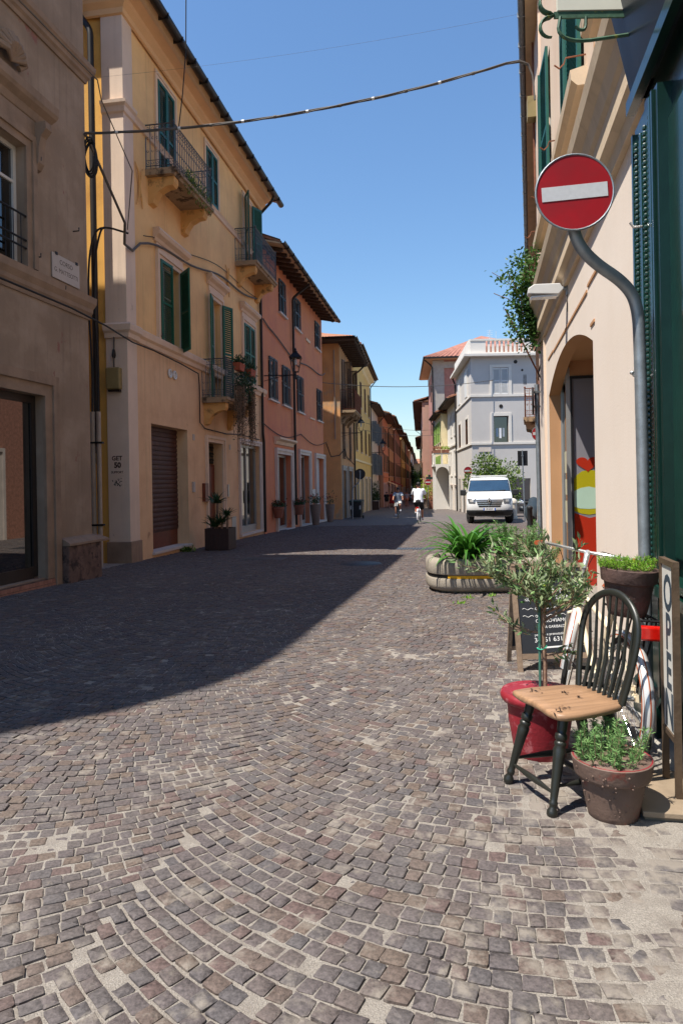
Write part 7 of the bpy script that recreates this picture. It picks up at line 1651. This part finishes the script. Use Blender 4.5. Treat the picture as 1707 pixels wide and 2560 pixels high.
mb.build('emblem', M('chrome'), VN); MB().prism([(x * 1.25, 1 + (z - 1) * 1.2) for x, z in k_], -.022, .05, lambda u, v, a: (u, a, v)).build('emblem_back', M('rubber'), VN)
for y in (1.75, 3.2): MB().box(-.8, .8, y, y + .06, 2.06, 2.12).build('roof_bar', M('van_white'), VN)
for sg in (-1, 1): mb = MB(); mb.tube([(sg * .25, vfront(.94, .8, .25) - .03, 1.43), (sg * .25 + .45, vfront(.94, .8, .6) - .02, 1.46)], .012, 5); mb.build('wiper', M('rubber'), VN)
mb = MB(); mb.tube([(-.55, 1.6, 2.03), (-.57, 1.75, 2.45)], .008, 5); mb.build('aerial', M('rubber'), VN)
for sg in (-.4, .4): 
    mb = MB(); mb.box(sg - .2, sg + .2, 1.75, 1.85, 1.2, 1.75); mb.build('seat', M('van_black'), VN)
# ------------------------------------------------------------------ motorcycle, far car, awning
MT = thing('motorcycle', 'white and black motorcycle parked behind the stone bollard', 'motorcycle', (11.0, 41.5, gz(41.5)), R(165))
for x in (-.72, .72):
    mb = MB(); mb.tube([(x + .27 * math.cos(2 * PI * k / 24), 0, .32 + .27 * math.sin(2 * PI * k / 24)) for k in range(25)], .06, 8, caps=False); w_ = mb.build('wheel', M('rubber'), MT, smooth=True); mb = MB()
    for k in range(6): mb.tube([(x, 0, .32), (x + .24 * math.cos(k * 1.05), 0, .32 + .24 * math.sin(k * 1.05))], .015, 4)
    mb.build('spokes', M('alu_silver'), w_)
for nm, m, pts, rr in (('tank', 'shirt_white', [(.35, 0, .82), (.2, 0, .9), (-.05, 0, .84)], [.1, .17, .1]), ('seat', 'rubber', [(-.05, 0, .84), (-.4, 0, .84), (-.75, 0, .95)], [.1, .13, .07]), ('engine', 'iron_grey', [(.25, 0, .45), (0, 0, .5), (-.25, 0, .4)], [.14, .2, .13]), ('fairing', 'shirt_white', [(.62, 0, .95), (.52, 0, 1.0), (.36, 0, .9)], [.07, .15, .12]), ('tail', 'shirt_white', [(-.5, 0, .8), (-.8, 0, .88), (-.95, 0, .9)], [.1, .09, .04]), ('exhaust', 'chrome', [(.1, -.15, .35), (-.4, -.18, .35), (-.9, -.2, .5)], [.03, .05, .07])):
    mb = MB(); mb.tube(pts, rr, 10); mb.build(nm, M(m), MT, smooth=True)
mb = MB(); mb.tube([(.72, .08, .32), (.45, .08, .98)], .03, 6); mb.tube([(.72, -.08, .32), (.45, -.08, .98)], .03, 6); mb.tube([(.35, .36, 1.06), (.45, .1, 1.02), (.45, -.1, 1.02), (.35, -.36, 1.06)], .018, 6); mb.tube([(-.72, .06, .32), (-.1, .06, .45)], .03, 6); mb.build('fork_and_bars', M('iron_black'), MT)
mb = MB(); mb.tube([(0, .1, .4), (-.05, .3, 0)], .02, 5); mb.build('side_stand', M('iron_black'), MT)
CA = thing('far_car', 'pale blue car far down the street behind the cyclist', 'car', (15.3, 150, gz(150)), R(-83) + PI / 2)
mb = MB(); pr = [(-2.0, .3), (-2.05, .7), (-1.9, .95), (-1.1, 1.0), (-.6, 1.45), (.9, 1.48), (1.6, 1.02), (2.05, .9), (2.1, .35)]
mb.prism(pr, -.85, .85, lambda u, v, a: (a, u, v)); mb.build('body', M('car_blue'), CA, bevel=.1)
mb = MB(); mb.quad((-.7, -1.12, 1.03), (.7, -1.12, 1.03), (.62, -.66, 1.42), (-.62, -.66, 1.42)); mb.build('windscreen', M('windscreen'), CA)
for x in (-.8, .8):
    for y in (-1.3, 1.3): mb = MB(); mb.tube([(x - .1, y, .32), (x + .1, y, .32)], .32, 14); mb.build('wheel', M('rubber'), CA)
    MB().box(x - .15 if x > 0 else x - .05, x + .05 if x > 0 else x + .15, -2.08, -2.04, .65, .8).build('headlight', M('headlamp'), CA)
AW = thing('shop_awning', 'dark red shop awning far down the left side', 'awning', (7.6, 104, 1.3), R(83)); mb = MB(); mb.prism([(0, .6), (-1.6, -.1), (-1.6, -.35), (-1.55, -.12), (0, .5)], -2.0, 2.0, lambda u, v, a: (a, u, v)); mb.build('canopy', M('cloth_red'), AW)
AW.location.z = .9
AV = thing('shop_awning', 'cream shop awning far down the left side past the orange house', 'awning', (6.15, 92, .9), R(83)); mb = MB(); mb.prism([(0, .6), (-1.3, .0), (-1.3, -.22), (-1.25, .0), (0, .5)], -2.2, 2.2, lambda u, v, a: (a, u, v)); mb.build('canopy', M('cream'), AV)
